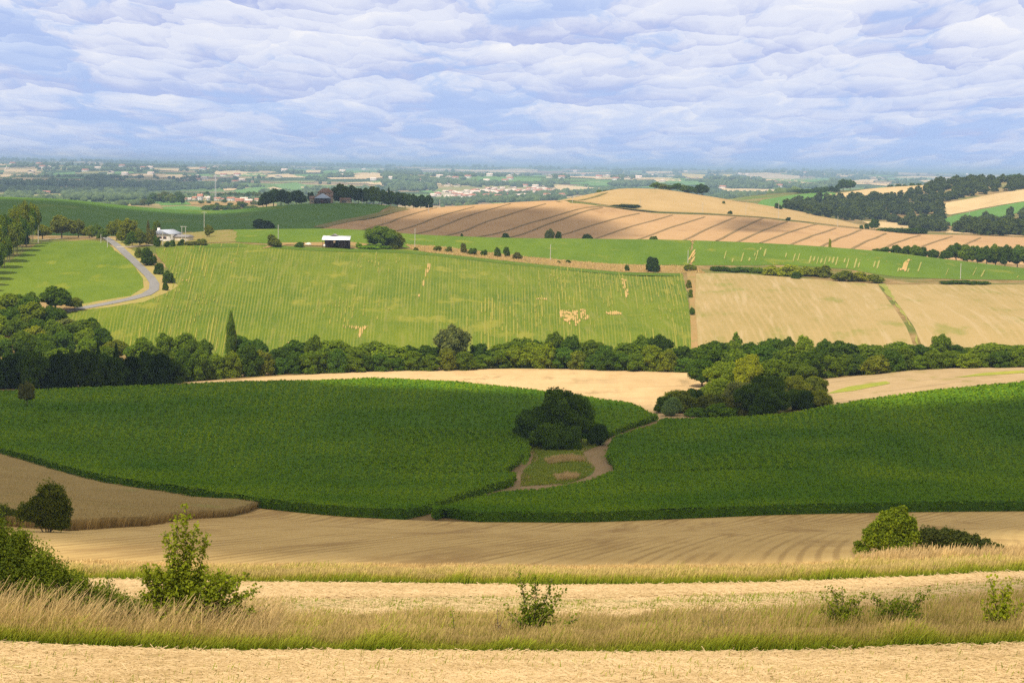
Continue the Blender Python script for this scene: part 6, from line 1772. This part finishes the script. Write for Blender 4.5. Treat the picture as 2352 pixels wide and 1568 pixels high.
def gable_roof(w_, d, z, rise, ov=0.4, th=0.18, along='y', hip=0.0):
    """ridge along y (gable end faces the viewer) or along x"""
    a, b = (w_/2+ov, d/2+ov) if along == 'y' else (d/2+ov, w_/2+ov)
    k = (rise*ov/(a-ov))
    pts = [(-a, -b, z-k), (a, -b, z-k), (a, b, z-k), (-a, b, z-k), (0, -b+hip, z+rise), (0, b-hip, z+rise)]
    lo = pts; hi = [(x, y, q+th) for x, y, q in pts]
    v = np.array(lo+hi, float)
    if along == 'x':
        v = np.column_stack([v[:, 1], -v[:, 0], v[:, 2]])
    f = [(6, 7, 10), (7, 8, 11, 10), (8, 9, 11), (9, 6, 10, 11), (0, 4, 1), (1, 4, 5, 2), (2, 5, 3), (3, 5, 4, 0), (0, 1, 7, 6), (1, 2, 8, 7), (2, 3, 9, 8), (3, 0, 6, 9)]
    return v, f


def gable_wall(w_, d, z, rise, along='y'):
    a, b = (w_/2, d/2) if along == 'y' else (d/2, w_/2)
    v = np.array([(-a, -b, -1.2), (a, -b, -1.2), (a, b, -1.2), (-a, b, -1.2), (-a, -b, z), (a, -b, z), (a, b, z), (-a, b, z), (0, -b, z+rise-0.05), (0, b, z+rise-0.05)], float)
    if along == 'x':
        v = np.column_stack([v[:, 1], -v[:, 0], v[:, 2]])
    return v, [(0, 1, 5, 8, 4), (2, 3, 7, 9, 6), (1, 2, 6, 5), (3, 0, 4, 7)]


def part(name, parts, m, parent):
    v, f = (parts if isinstance(parts, tuple) else merge_any(parts))
    return obj(name, raw_mesh(name, v, f, [m]), parent)


def merge_any(parts):
    vs, fs, o = [], [], 0
    for v, f in parts:
        vs.append(v); fs += [tuple(int(i)+o for i in q) for q in f]; o += len(v)
    return np.concatenate(vs), fs


def building(name, label, cat, x, y, z, rot=0.0, group=None):
    e = bpy.data.objects.new(name, None); link(e); e.location = (x, y, z); e.rotation_euler = (0, 0, rot)
    e['label'] = label; e['category'] = cat
    if group:
        e['group'] = group
    return e


def house(label, x, y, z, w_, d, h, rise, wall, roof, along='x', rot=0.0, hip=0.0, nwin=3, floors=1, chim=True, group=None, name='house'):
    e = building(name, label, 'house', x, y, z, rot, group)
    part('wall', gable_wall(w_, d, h, 0.0 if hip else rise, along), wall, e)
    r = part('roof', gable_roof(w_, d, h, rise, along=along, hip=hip), roof, e)
    if chim:
        part('chimney', boxp(w_*0.2, w_*0.2+0.7, -0.3, 0.3, h, h+rise+0.9), wall, r)
    for fl in range(floors):
        for i in range(nwin):
            wx = -w_/2 + w_*(i+0.5)/nwin
            zb = 0.9+2.7*fl
            if fl == 0 and i == nwin//2:
                part('door', boxp(wx-0.5, wx+0.5, -d/2-0.06, -d/2+0.02, 0, 2.1), W_shut, e)
            else:
                part('window', boxp(wx-0.55, wx+0.55, -d/2-0.05, -d/2+0.02, zb, zb+1.25), W_dark, e)
    for yy in (-d/4, d/4):
        part('window', boxp(w_/2-0.02, w_/2+0.05, yy-0.5, yy+0.5, 0.9, 2.1), W_dark, e)
    return e


# white house
x, y, z = spot(383, 553, dmin=850, dmax=1120)
e = building('house', 'white gabled house with a pale grey roof beside the road bend', 'house', x, y, z-0.4, R(-22))
part('wall', gable_wall(10.6, 12, 4.3, 1.9), B_white, e)
part('roof', gable_roof(10.6, 12, 4.3, 1.9, ov=0.7), R_grey, e)
part('chimney', boxp(-3.6, -2.4, -3.5, -2.4, 4.0, 7.2), B_white, e)
for i, wx in enumerate((-2.6, -0.2, 2.6)):
    wf = part('window', boxp(wx-0.6, wx+0.6, -6.05, -5.98, 1.6, 2.9), W_dark, e)
    part('shutter', [boxp(wx-1.05, wx-0.62, -6.08, -6.0, 1.6, 2.9), boxp(wx+0.62, wx+1.05, -6.08, -6.0, 1.6, 2.9)], W_shut, wf)
part('wing', [gable_wall(8.5, 6, 2.6, 0.9, 'x')], B_cream, e).location = (9.6, 1.0, 0.2)
part('wing_roof', [gable_roof(8.5, 6, 2.6, 0.9, 0.5, along='x')], R_fib, e).location = (9.6, 1.0, 0.2)
part('balcony', boxp(-1.6, 1.2, -7.0, -6.0, 1.0, 1.15), B_white, e)

# black shed with a white lean-to roof
x, y, z = spot(773, 570, dmin=850, dmax=1100)
e = building('shed', 'open fronted black farm shed with a bright white roof', 'shed', x, y, z, R(1))
part('back_wall', boxp(-6.6, 6.9, 4.2, 4.4, -0.5, 4.6), B_dark, e)
part('side_wall', boxp(6.7, 6.9, -3.0, 4.2, -0.5, 4.6), B_dark, e)
part('partition', [boxp(1.6, 6.5, -0.6, -0.4, -0.5, 4.3), boxp(-5.6, -1.2, 1.5, 1.7, -0.5, 4.3)], B_rust, e)
vr = np.array([(-7.4, -3.8, 4.35), (7.2, -3.8, 4.35), (7.2, 4.8, 6.15), (-7.4, 4.8, 6.15), (-7.4, -3.8, 4.5), (7.2, -3.8, 4.5), (7.2, 4.8, 6.3), (-7.4, 4.8, 6.3)], float)
part('roof', (vr, [(3, 2, 1, 0), (4, 5, 6, 7), (0, 1, 5, 4), (1, 2, 6, 5), (2, 3, 7, 6), (3, 0, 4, 7)]), R_white, e)
for px_ in (-6.9, -5.6, -2.2, 1.4, 4.6, 6.6):
    part('post', boxp(px_-0.11, px_+0.11, -3.3, -3.08, -0.5, 4.4), B_dark, e)
part('hanging_sheet', boxp(-1.4, -0.3, -3.42, -3.36, 2.7, 4.3), plain("faded_orange_sheet", (0.55, 0.35, 0.24)), e)
v_, f_ = gable_roof(5.5, 6, 0.0, 1.5, 0.3)
rr = part('rear_gable_roof', (v_, f_), R_fib, e); rr.location = (-1.5, 6.5, 5.6)
part('rear_wall', gable_wall(5.2, 5.6, 5.5, 1.4), B_dark, e).location = (-1.5, 6.5, 0)


def small_car(label, u, v, col, rot, dmin, dmax, name='parked_car'):
    x, y, z = spot(u, v, dmin=dmin, dmax=dmax)
    e = building(name, label, 'car', x, y, z+0.02, rot)
    prof = [(-2.0, 0.35), (2.0, 0.35), (2.05, 0.75), (1.35, 0.9), (0.75, 1.4), (-1.0, 1.42), (-1.7, 0.95), (-2.05, 0.8)]
    n = len(prof)
    v_ = np.array([(a, -0.82, b) for a, b in prof]+[(a, 0.82, b) for a, b in prof])
    f_ = [tuple(range(n)), tuple(range(2*n-1, n-1, -1))]+[(i, i+n, (i+1) % n+n, (i+1) % n) for i in range(n)]
    part('body', (v_, f_), plain('car_paint', col, rough=0.35), e)
    part('windows', [boxp(-0.95, 0.7, -0.84, 0.84, 0.95, 1.3)], W_dark, e)
    for wx in (-1.25, 1.25):
        for sy in (-0.85, 0.85):
            a = np.arange(12)*math.pi/6
            c1 = np.column_stack([wx+0.33*np.cos(a), np.full(12, sy-0.1), 0.33+0.33*np.sin(a)]); c2 = c1+[0, 0.2, 0]
            part('wheel', (np.concatenate([c1, c2]), [tuple(range(12)), tuple(range(23, 11, -1))]+[(i, i+12, (i+1) % 12+12, (i+1) % 12) for i in range(12)]), B_dark, e)


small_car('pale old car parked under the right end of the black shed', 797, 569, (0.50, 0.40, 0.42), R(80), 850, 1100)
for u, v_, sz, c, lb in ((748, 566, 0.9, (0.85, 0.83, 0.8), 'white tank lying left of the black shed'), (708, 563, 1.1, (0.75, 0.7, 0.62), 'pale heap of sacks left of the white tank'), (690, 562, 0.9, (0.8, 0.76, 0.7), 'pale heap at the bush left of the shed')):
    x, y, z = spot(u, v_, dmin=850, dmax=1100)
    iv2, if2 = ico(2)
    vv_ = iv2*np.array([1.5, 0.8, 0.8])*sz*(1+0.10*np.random.RandomState(int(u)).normal(size=(len(iv2), 1)))
    o = obj('farm_heap', raw_mesh('farm_heap', vv_+[0, 0, 0.4], if2, [plain('heap_cover', c)], smooth=True), None, (x, y, z)); o['label'] = lb; o['category'] = 'heap'

# farm on the dark hill
x, y, z = spot(741, 466, D=1676)
e = building('farmhouse', 'old stone farmhouse with brown hipped roofs on the dark hill', 'farmhouse', x+1.0, y+16, z-0.6)
part('wall', gable_wall(13.0, 9, 10.3, 0.0, 'x'), B_stone, e)
part('roof', gable_roof(13.0, 9, 10.3, 3.2, 0.5, along='x', hip=4.2), R_brown, e)
part('chimney', boxp(2.2, 3.0, -0.4, 0.4, 12.0, 14.3), B_stone, e)
part('front_range', gable_wall(13.4, 6, 6.6, 1.6, 'x'), B_stone, e).location = (0, -7.4, 0)
part('front_roof', gable_roof(13.4, 6, 6.6, 1.7, 0.4, along='x'), R_brown, e).location = (0, -7.4, 0)
part('low_wing', gable_wall(6.4, 8, 4.8, 1.8, 'x'), B_stone, e).location = (-9.8, -6.5, 0)
part('low_wing_roof', gable_roof(6.4, 8, 4.8, 2.0, 0.4, along='x'), R_brown, e).location = (-9.8, -6.5, 0)
for wx in (-10.8, -8.6):
    part('window', boxp(wx-0.5, wx+0.5, -10.57, -10.48, 1.4, 3.2), W_dark, e)
for wx in (-4, 0, 4):
    part('window', boxp(wx-0.45, wx+0.45, -4.57, -4.48, 8.2, 9.5), W_dark, e)
e = building('barn', 'dark timber barn with a blue grey tin roof in front of the farmhouse', 'barn', x, y, z-0.4)
part('wall', gable_wall(13.2, 9, 5.3, 0.0), B_dark, e)
part('door', [boxp(-1.3, -0.06, -4.6, -4.48, 0, 3.8), boxp(0.06, 1.3, -4.6, -4.48, 0, 3.8)], B_rust, e)
part('roof', gable_roof(13.2, 9, 5.3, 4.0, 0.4, hip=4.6), R_blue, e)
x, y, z = spot(793, 466, D=1690)
e = building('outbuilding', 'small stone outbuilding with a brown roof right of the farm track', 'outbuilding', x, y, z-0.2)
part('wall', gable_wall(9.4, 5, 3.2, 1.1, 'x'), B_stone, e)
part('roof', gable_roof(9.4, 5, 3.2, 1.3, 0.4, along='x'), R_brown, e)
part('shaded_opening_panel', boxp(-2.8, 1.2, -2.56, -2.48, 0, 2.3), W_dark, e)  # dark panel on a closed wall stands in for the shade inside
v_, f_ = ribbon([(766, 460), (764, 464), (780, 467), (820, 469)], 3.2, level=4, dmin=1600, dmax=1700)
obj('farm_track', raw_mesh('farm_track', v_, f_, [M_gravel]), kind='structure', label='pale track curving from the farm')

# village on the rise
VL = [(406, 450, 17, 10, B_pink, R_tile, 'pink house at the left end of the village'), (460, 449, 12, 14, B_white, R_tile, 'tall narrow white house on the village rise'), (447, 447, 10, 8, B_cream, R_tile, 'small cream house left of the tall narrow house'),
      (475, 448, 15, 8, B_yel, R_pale, 'yellow walled house right of the tall narrow house'), (500, 447, 15, 7, B_cream, R_tile, 'red roofed house near the mast'), (475, 460, 15, 9, B_white, R_pale, 'white house in the lowest row of the village'),
      (531, 456, 18, 8, B_white, R_tile, 'long white house with a red roof, right of the mast'), (560, 456, 17, 8, B_white, R_pale, 'white house with a pale roof towards the right of the village'), (550, 465, 20, 9, B_pink, R_tile, 'salmon house in front of the pale roofed white house'),
      (572, 466, 16, 8, B_pink, R_pale, 'pinkish house right of the salmon house'), (594, 463, 18, 7, B_cream, R_tile, 'red roofed house at the right end of the village'), (425, 452, 9, 5, B_cream, R_tile, 'tiny house between the pink house and the tall house'),
      (436, 459, 8, 5, B_white, R_pale, 'little white house below the pink house'), (510, 455, 9, 5, B_white, R_tile, 'little house below the red roofed house near the mast')]
for u, vb, wpx, hpx, wm, rm, lb in VL:
    x, y, z = spot(u, vb, dmin=2350, dmax=3300)
    s_ = math.hypot(x, y)/FPX
    h = hpx*s_
    house(lb, x, y, z, wpx*s_, 8, h*0.68, h*0.36, wm, rm, floors=2 if h > 7 else 1, nwin=3, group='village houses', rot=R(RND.uniform(-12, 12)), along='x')
VL2 = [(245, 466, 22, 7, B_cream, R_tile, 1990, 'long red roofed house just behind the dark hill'), (279, 464, 13, 6, B_cream, R_pale, 2000, 'small house right of the long red roofed house'), (222, 464, 8, 4, B_white, R_pale, 2000, 'tiny white house left of the long red roofed house'),
       (107, 446, 16, 7, B_cream, R_tile, None, 'house with a red roof in the trees above the dark hill crest'), (38, 441, 14, 7, B_pink, R_tile, None, 'pink house at the far left above the dark hill'), (60, 448, 10, 5, B_white, R_tile, None, 'small white house right of the pink one at the far left'),
       (143, 440, 8, 5, B_white, R_tile, None, 'white house in the middle of the scattered houses'), (152, 444, 7, 4, B_white, R_pale, None, 'smaller white house beside the white house'), (205, 449, 11, 5, B_cream, R_tile, None, 'house with pink gable left of centre of the scattered houses'),
       (220, 446, 11, 5, B_pink, R_tile, None, 'pinkish house at the upper right of the scattered houses'), (248, 450, 12, 6, B_white, R_pale, None, 'white house before the tree tuft'), (174, 445, 7, 4, B_cream, R_pale, None, 'low cream house among the scattered houses'),
       (192, 451, 6, 4, B_white, R_tile, None, 'tiny white house low among the scattered houses'), (80, 434, 14, 4, B_cream, R_tile, None, 'long low house high among the scattered houses'), (12, 428, 12, 4, B_cream, R_pale, None, 'pale house at the very left edge')]
for u, vb, wpx, hpx, wm, rm, D, lb in VL2:
    x, y, z = spot(u, vb, D) if D else spot(u, vb, dmin=2400, dmax=5000)
    s_ = math.hypot(x, y)/FPX; h = hpx*s_
    house(lb, x, y, z, wpx*s_, 8, h*0.66, h*0.4, wm, rm, nwin=3, group='houses scattered beyond the dark hill', rot=R(RND.uniform(-15, 15)), chim=False)
# new estate on the plain: two kinds of house, copied
EH = []
for k, (wm, rm) in enumerate(((B_white, R_pale), (B_cream, R_pale), (B_white, R_tile))):
    EH.append(house('pale new house of the estate on the plain', 0, 0, 0, 13, 10, 4.2, 2.6, wm, rm, nwin=3, chim=False, group='houses of the pale estate', hip=0.0, along='x' if k != 1 else 'y', name='estate_house'))
epts = []
rs = np.random.RandomState(17)
lo, hi = ESTP.min(0), ESTP.max(0)
while len(epts) < 105:
    q = lo+rs.rand(2)*(hi-lo)
    if inpoly(q[:1], q[1:2], ESTP)[0] and all(abs(q[0]-p[0]) > 13 or abs(q[1]-p[1]) > 30 for p in epts):
        epts.append(q)
used = set()
for n_, q in enumerate(sorted(epts, key=lambda p: p[0])):
    src = EH[n_ % 3]
    z = float(terrain([q[0]], [q[1]])[0]) + 0.8
    if n_ % 3 not in used:
        used.add(n_ % 3); e = src
    else:
        e = src.copy(); scene.collection.objects.link(e)
        for ch in list(src.children):
            c = ch.copy(); scene.collection.objects.link(c); c.parent = e
            for g in ch.children:
                g2 = g.copy(); scene.collection.objects.link(g2); g2.parent = c
    e.location = (q[0], q[1], z); e.rotation_euler = (0, 0, R(rs.uniform(-35, 35)))
    sc_ = 1.0+0.4*rs.rand(); e.scale = (sc_, sc_, 0.9+0.3*rs.rand())
# scattered farms of the plain
PF = [(1010, 408), (1030, 411), (1075, 409), (1125, 405), (1170, 408), (1160, 418), (1118, 418), (255, 400), (196, 395), (287, 402), (112, 388), (330, 389), (345, 388), (640, 409), (540, 421), (556, 417), (1262, 409), (1290, 410), (900, 412), (1050, 430),
      (1340, 404), (1500, 405), (1760, 428), (1790, 430), (1575, 396), (1880, 402), (1850, 399), (1700, 402), (300, 420), (455, 417), (470, 412), (1395, 408), (1660, 433), (1230, 431), (1245, 433), (1205, 430), (970, 425), (1028, 428)]
_r = random.Random(31)
for _k in range(46):
    _u = _r.uniform(0, 2352); _v = 390+30*_r.random()+(_u-1176)*0.0128
    if all(math.hypot(_u-a, (_v-b)*3) > 14 for a, b in PF) and not (1380 < _u and _v > 420) and not (590 < _u < 1000 and _v > 420):
        PF.append((_u, _v))
PLM = [(900, 'pointed farm copse tree'), (1950, 'twin skyline trees'), (2060, 'crest bushes'), (16, 'church'), (250, 'red roofed house'), (495, 'mast'), (741, 'farmhouse'), (1040, 'left half of the estate'), (1240, 'right half of the estate'), (1440, 'pale hilltop'), (1590, 'hilltop copse'), (1788, 'tallest hill pole'), (2221, 'water tower')]
PL = []
for u, v_ in PF:
    lu, ln = min(PLM, key=lambda q: abs(q[0]-u)); side = 'left' if u < lu else 'right'
    k_ = sum(1 for a, b in PF if min(PLM, key=lambda q: abs(q[0]-a))[0] == lu and (a < lu) == (u < lu) and (abs(a-lu), b) < (abs(u-lu), v_))
    PL.append('tiny pale farm on the plain, %s %s of the %s' % (ORD[k_], side, ln))
k = 0
for n_, (u, v_) in enumerate(PF):
    x, y, z = spot(u, v_, dmin=3000, dmax=16000)
    d_ = math.hypot(x, y)
    src = EH[n_ % 3]
    e = src.copy(); scene.collection.objects.link(e)
    for ch in list(src.children):
        if ch.name.startswith(('wall', 'roof')):
            c = ch.copy(); scene.collection.objects.link(c); c.parent = e
    e.name = 'farm_house'
    e.location = (x, y, z+0.5); f_ = max(1.0, min(2.2, d_/4500)); e.scale = (f_*1.1, f_, f_)
    e['label'] = PL[n_]; e['group'] = 'farms of the plain'
x, y, z = spot(16, 388, dmin=5000, dmax=16000)
e = building('church', 'pale church with a slim spire at the far left of the plain', 'church', x, y, z)
s_ = math.hypot(x, y)/FPX
part('nave', gable_wall(9*s_, 12, 1.6*s_, 1.0*s_, 'x'), B_cream, e)
part('roof', gable_roof(9*s_, 12, 1.6*s_, 1.0*s_, 0.4, along='x'), R_pale, e)
part('tower', boxp(-0.7*s_, 0.7*s_, -8, -8+1.4*s_, 0, 4.5*s_), B_cream, e)
part('spire', (np.array([(-0.7*s_, -8, 4.5*s_), (0.7*s_, -8, 4.5*s_), (0.7*s_, -8+1.4*s_, 4.5*s_), (-0.7*s_, -8+1.4*s_, 4.5*s_), (0, -8+0.7*s_, 8.5*s_)]), [(0, 1, 4), (1, 2, 4), (2, 3, 4), (3, 0, 4)]), B_cream, e)
x, y, z = spot(2221, 407, dmin=5000, dmax=16000)
s_ = math.hypot(x, y)/FPX
e = building('water_tower', 'white water tower on the skyline at the right', 'water tower', x, y, z)
def lathe(prof, n=14):
    a = np.arange(n)*2*math.pi/n
    v = np.concatenate([np.column_stack([r*np.cos(a), r*np.sin(a), np.full(n, zz_)]) for r, zz_ in prof])
    f = [(i*n+j, i*n+(j+1) % n, (i+1)*n+(j+1) % n, (i+1)*n+j) for i in range(len(prof)-1) for j in range(n)]
    return v, f
part('shaft', lathe([(1.2*s_, -1*s_), (1.1*s_, 3.5*s_)]), B_white, e)
part('tank', lathe([(1.1*s_, 3.5*s_), (2.8*s_, 5.2*s_), (2.8*s_, 7.6*s_), (0.3*s_, 8.6*s_)]), B_white, e)

# poles and the mast
def pole(label, u, vt, vb, dmin, dmax, kind='plain', r=0.17):
    x, y, z = spot(u, vb, dmin=dmin, dmax=dmax)
    _, tt = ray_azt([u], [vt]); h = CZ+tt[0]*math.hypot(x, y)-z
    e = building('utility_pole', label, 'pole', x, y, z)
    if kind == 'double':
        part('post', tube([(-0.95, 0, -1), (-0.95, 0, h)], [r*1.1, r*0.9]), P_conc, e)
        part('post', tube([(0.95, 0, -1), (0.95, 0, h)], [r*1.1, r*0.9]), P_conc, e)
        part('crossarm', boxp(-1.7, 1.7, -0.12, 0.12, h-0.25, h), P_conc, e)
    else:
        part('post', tube([(0, 0, -1), (0, 0, h)], [r*1.25, r*0.85]), P_conc, e)
        if kind == 'tee':
            part('crossarm', [tube([(-1.5, 0, h-0.25), (-0.7, 0, h+0.15), (0, 0, h+0.2), (0.7, 0, h+0.15), (1.5, 0, h-0.25)], [0.10, 0.11, 0.12, 0.11, 0.10])], P_conc, e)
        else:
            part('insulator', boxp(-0.28, 0.28, -0.06, 0.06, h-0.5, h-0.35), P_conc, e)


for a in (('tall pole with a curved crossarm behind the house garden', 469, 488, 526, 850, 1140, 'tee'), ('double concrete pole with a flat crossarm beside the white house', 422, 520, 560, 850, 1100, 'double'), ('pole in front of the white gable', 374, 530, 563, 850, 1100),
          ('right of two thin poles at the road junction', 247, 543, 568, 850, 1100), ('left of two thin poles at the road junction', 232, 538, 558, 850, 1100), ('pole against the tall plantation', 88, 517, 558, 850, 1100), ('pole in the shrubs left of the house', 320, 532, 564, 850, 1100),
          ('pole left of the black shed', 639, 516, 552, 850, 1120), ('pole right of the large spreading tree', 953, 525, 569, 850, 1100), ('pole on the bank before the green band', 1264, 561, 598, 850, 1100), ('pole near the field corner', 1580, 574, 605, 850, 1110), ('pole in the streaked green band on the right', 2206, 605, 641, 850, 1120),
          ('left pole on the pale hill', 1315, 450, 466, 1600, 2060), ('second pole on the pale hill, above the thicket', 1470, 456, 480, 1600, 2060), ('third pole on the pale hill', 1614, 465, 488, 1600, 2060), ('fourth pole on the pale hill', 1713, 467, 493, 1600, 2060),
          ('tallest pole of the pale hill, near the wood', 1788, 461, 502, 1600, 2060), ('last pole of the pale hill, above the brown slope', 1924, 496, 522, 1600, 2060), ('pole in the green field of the right hills', 2226, 482, 501, 1900, 2700), ('pole beside the farm copse', 984, 470, 500, 1600, 1700),
          ('pole standing against the farm trees', 832, 455, 470, 1600, 1700), ('pole at the right end of the farm trees', 1010, 458, 480, 1600, 1720)):
    pole(*a)
x, y, z = spot(495, 438, D=2900)
s_ = 2900/FPX
_, tt = ray_azt([495], [400]); hm = CZ+tt[0]*2900-z
e = building('telecom_mast', 'pale lattice telecom mast above the village', 'mast', x, y, z)
legs = []
for sx, sy in ((-1, -1), (1, -1), (1, 1), (-1, 1)):
    legs.append(tube([(sx*0.8, sy*0.8, 0), (sx*0.45, sy*0.45, hm)], [0.16, 0.12], 4))
part('legs', legs, P_steel, e)
br = []
for k in range(14):
    z0_, z1_ = hm*k/14, hm*(k+1)/14
    w0, w1 = 0.8-0.35*k/14, 0.8-0.35*(k+1)/14
    br += [tube([(-w0, -w0, z0_), (w1, -w1, z1_)], [0.06, 0.06], 3), tube([(w0, w0, z0_), (-w1, w1, z1_)], [0.06, 0.06], 3)]
part('bracing', br, P_steel, e)
for zz_ in (0.72, 0.9):
    part('antenna', [boxp(-1.3, -0.9, -0.3, 0.3, hm*zz_, hm*zz_+2.2), boxp(0.9, 1.3, -0.3, 0.3, hm*zz_, hm*zz_+2.2), boxp(-0.9, 0.9, -0.05, 0.05, hm*zz_+1, hm*zz_+1.2)], P_steel, e)
# ------------------------------------------------------------------ haze
hz = bpy.data.materials.new("valley_haze"); hz.use_nodes = True
t = NT(hz.node_tree); t.n.clear()
pv_ = t.add('ShaderNodeVolumePrincipled', {'Color': (0.52, 0.74, 1.0), 'Density': 8.5e-5, 'Anisotropy': 0.1})
t.l.new(pv_.outputs[0], t.add('ShaderNodeOutputMaterial').inputs['Volume'])
zmin = min(o.data.vertices[0].co.z for o in scene.objects if o.name == 'ground')
gco = np.empty(len(bpy.data.meshes['ground'].vertices)*3, np.float32)
bpy.data.meshes['ground'].vertices.foreach_get('co', gco)
z0 = float(gco.reshape(-1, 3)[:, 2].min()) - 1.0
z1 = CZ + 34.0
x0, x1, y0, y1 = -47000, 47000, -47000, 47000
hv = [(x, y, z) for z in (z0, z1) for y in (y0, y1) for x in (x0, x1)]
hf = [(0, 2, 3, 1), (4, 5, 7, 6), (0, 1, 5, 4), (2, 6, 7, 3), (0, 4, 6, 2), (1, 3, 7, 5)]
obj("haze", raw_mesh("haze", hv, hf, [hz]), kind='stuff', label='thin blue summer haze over the land')
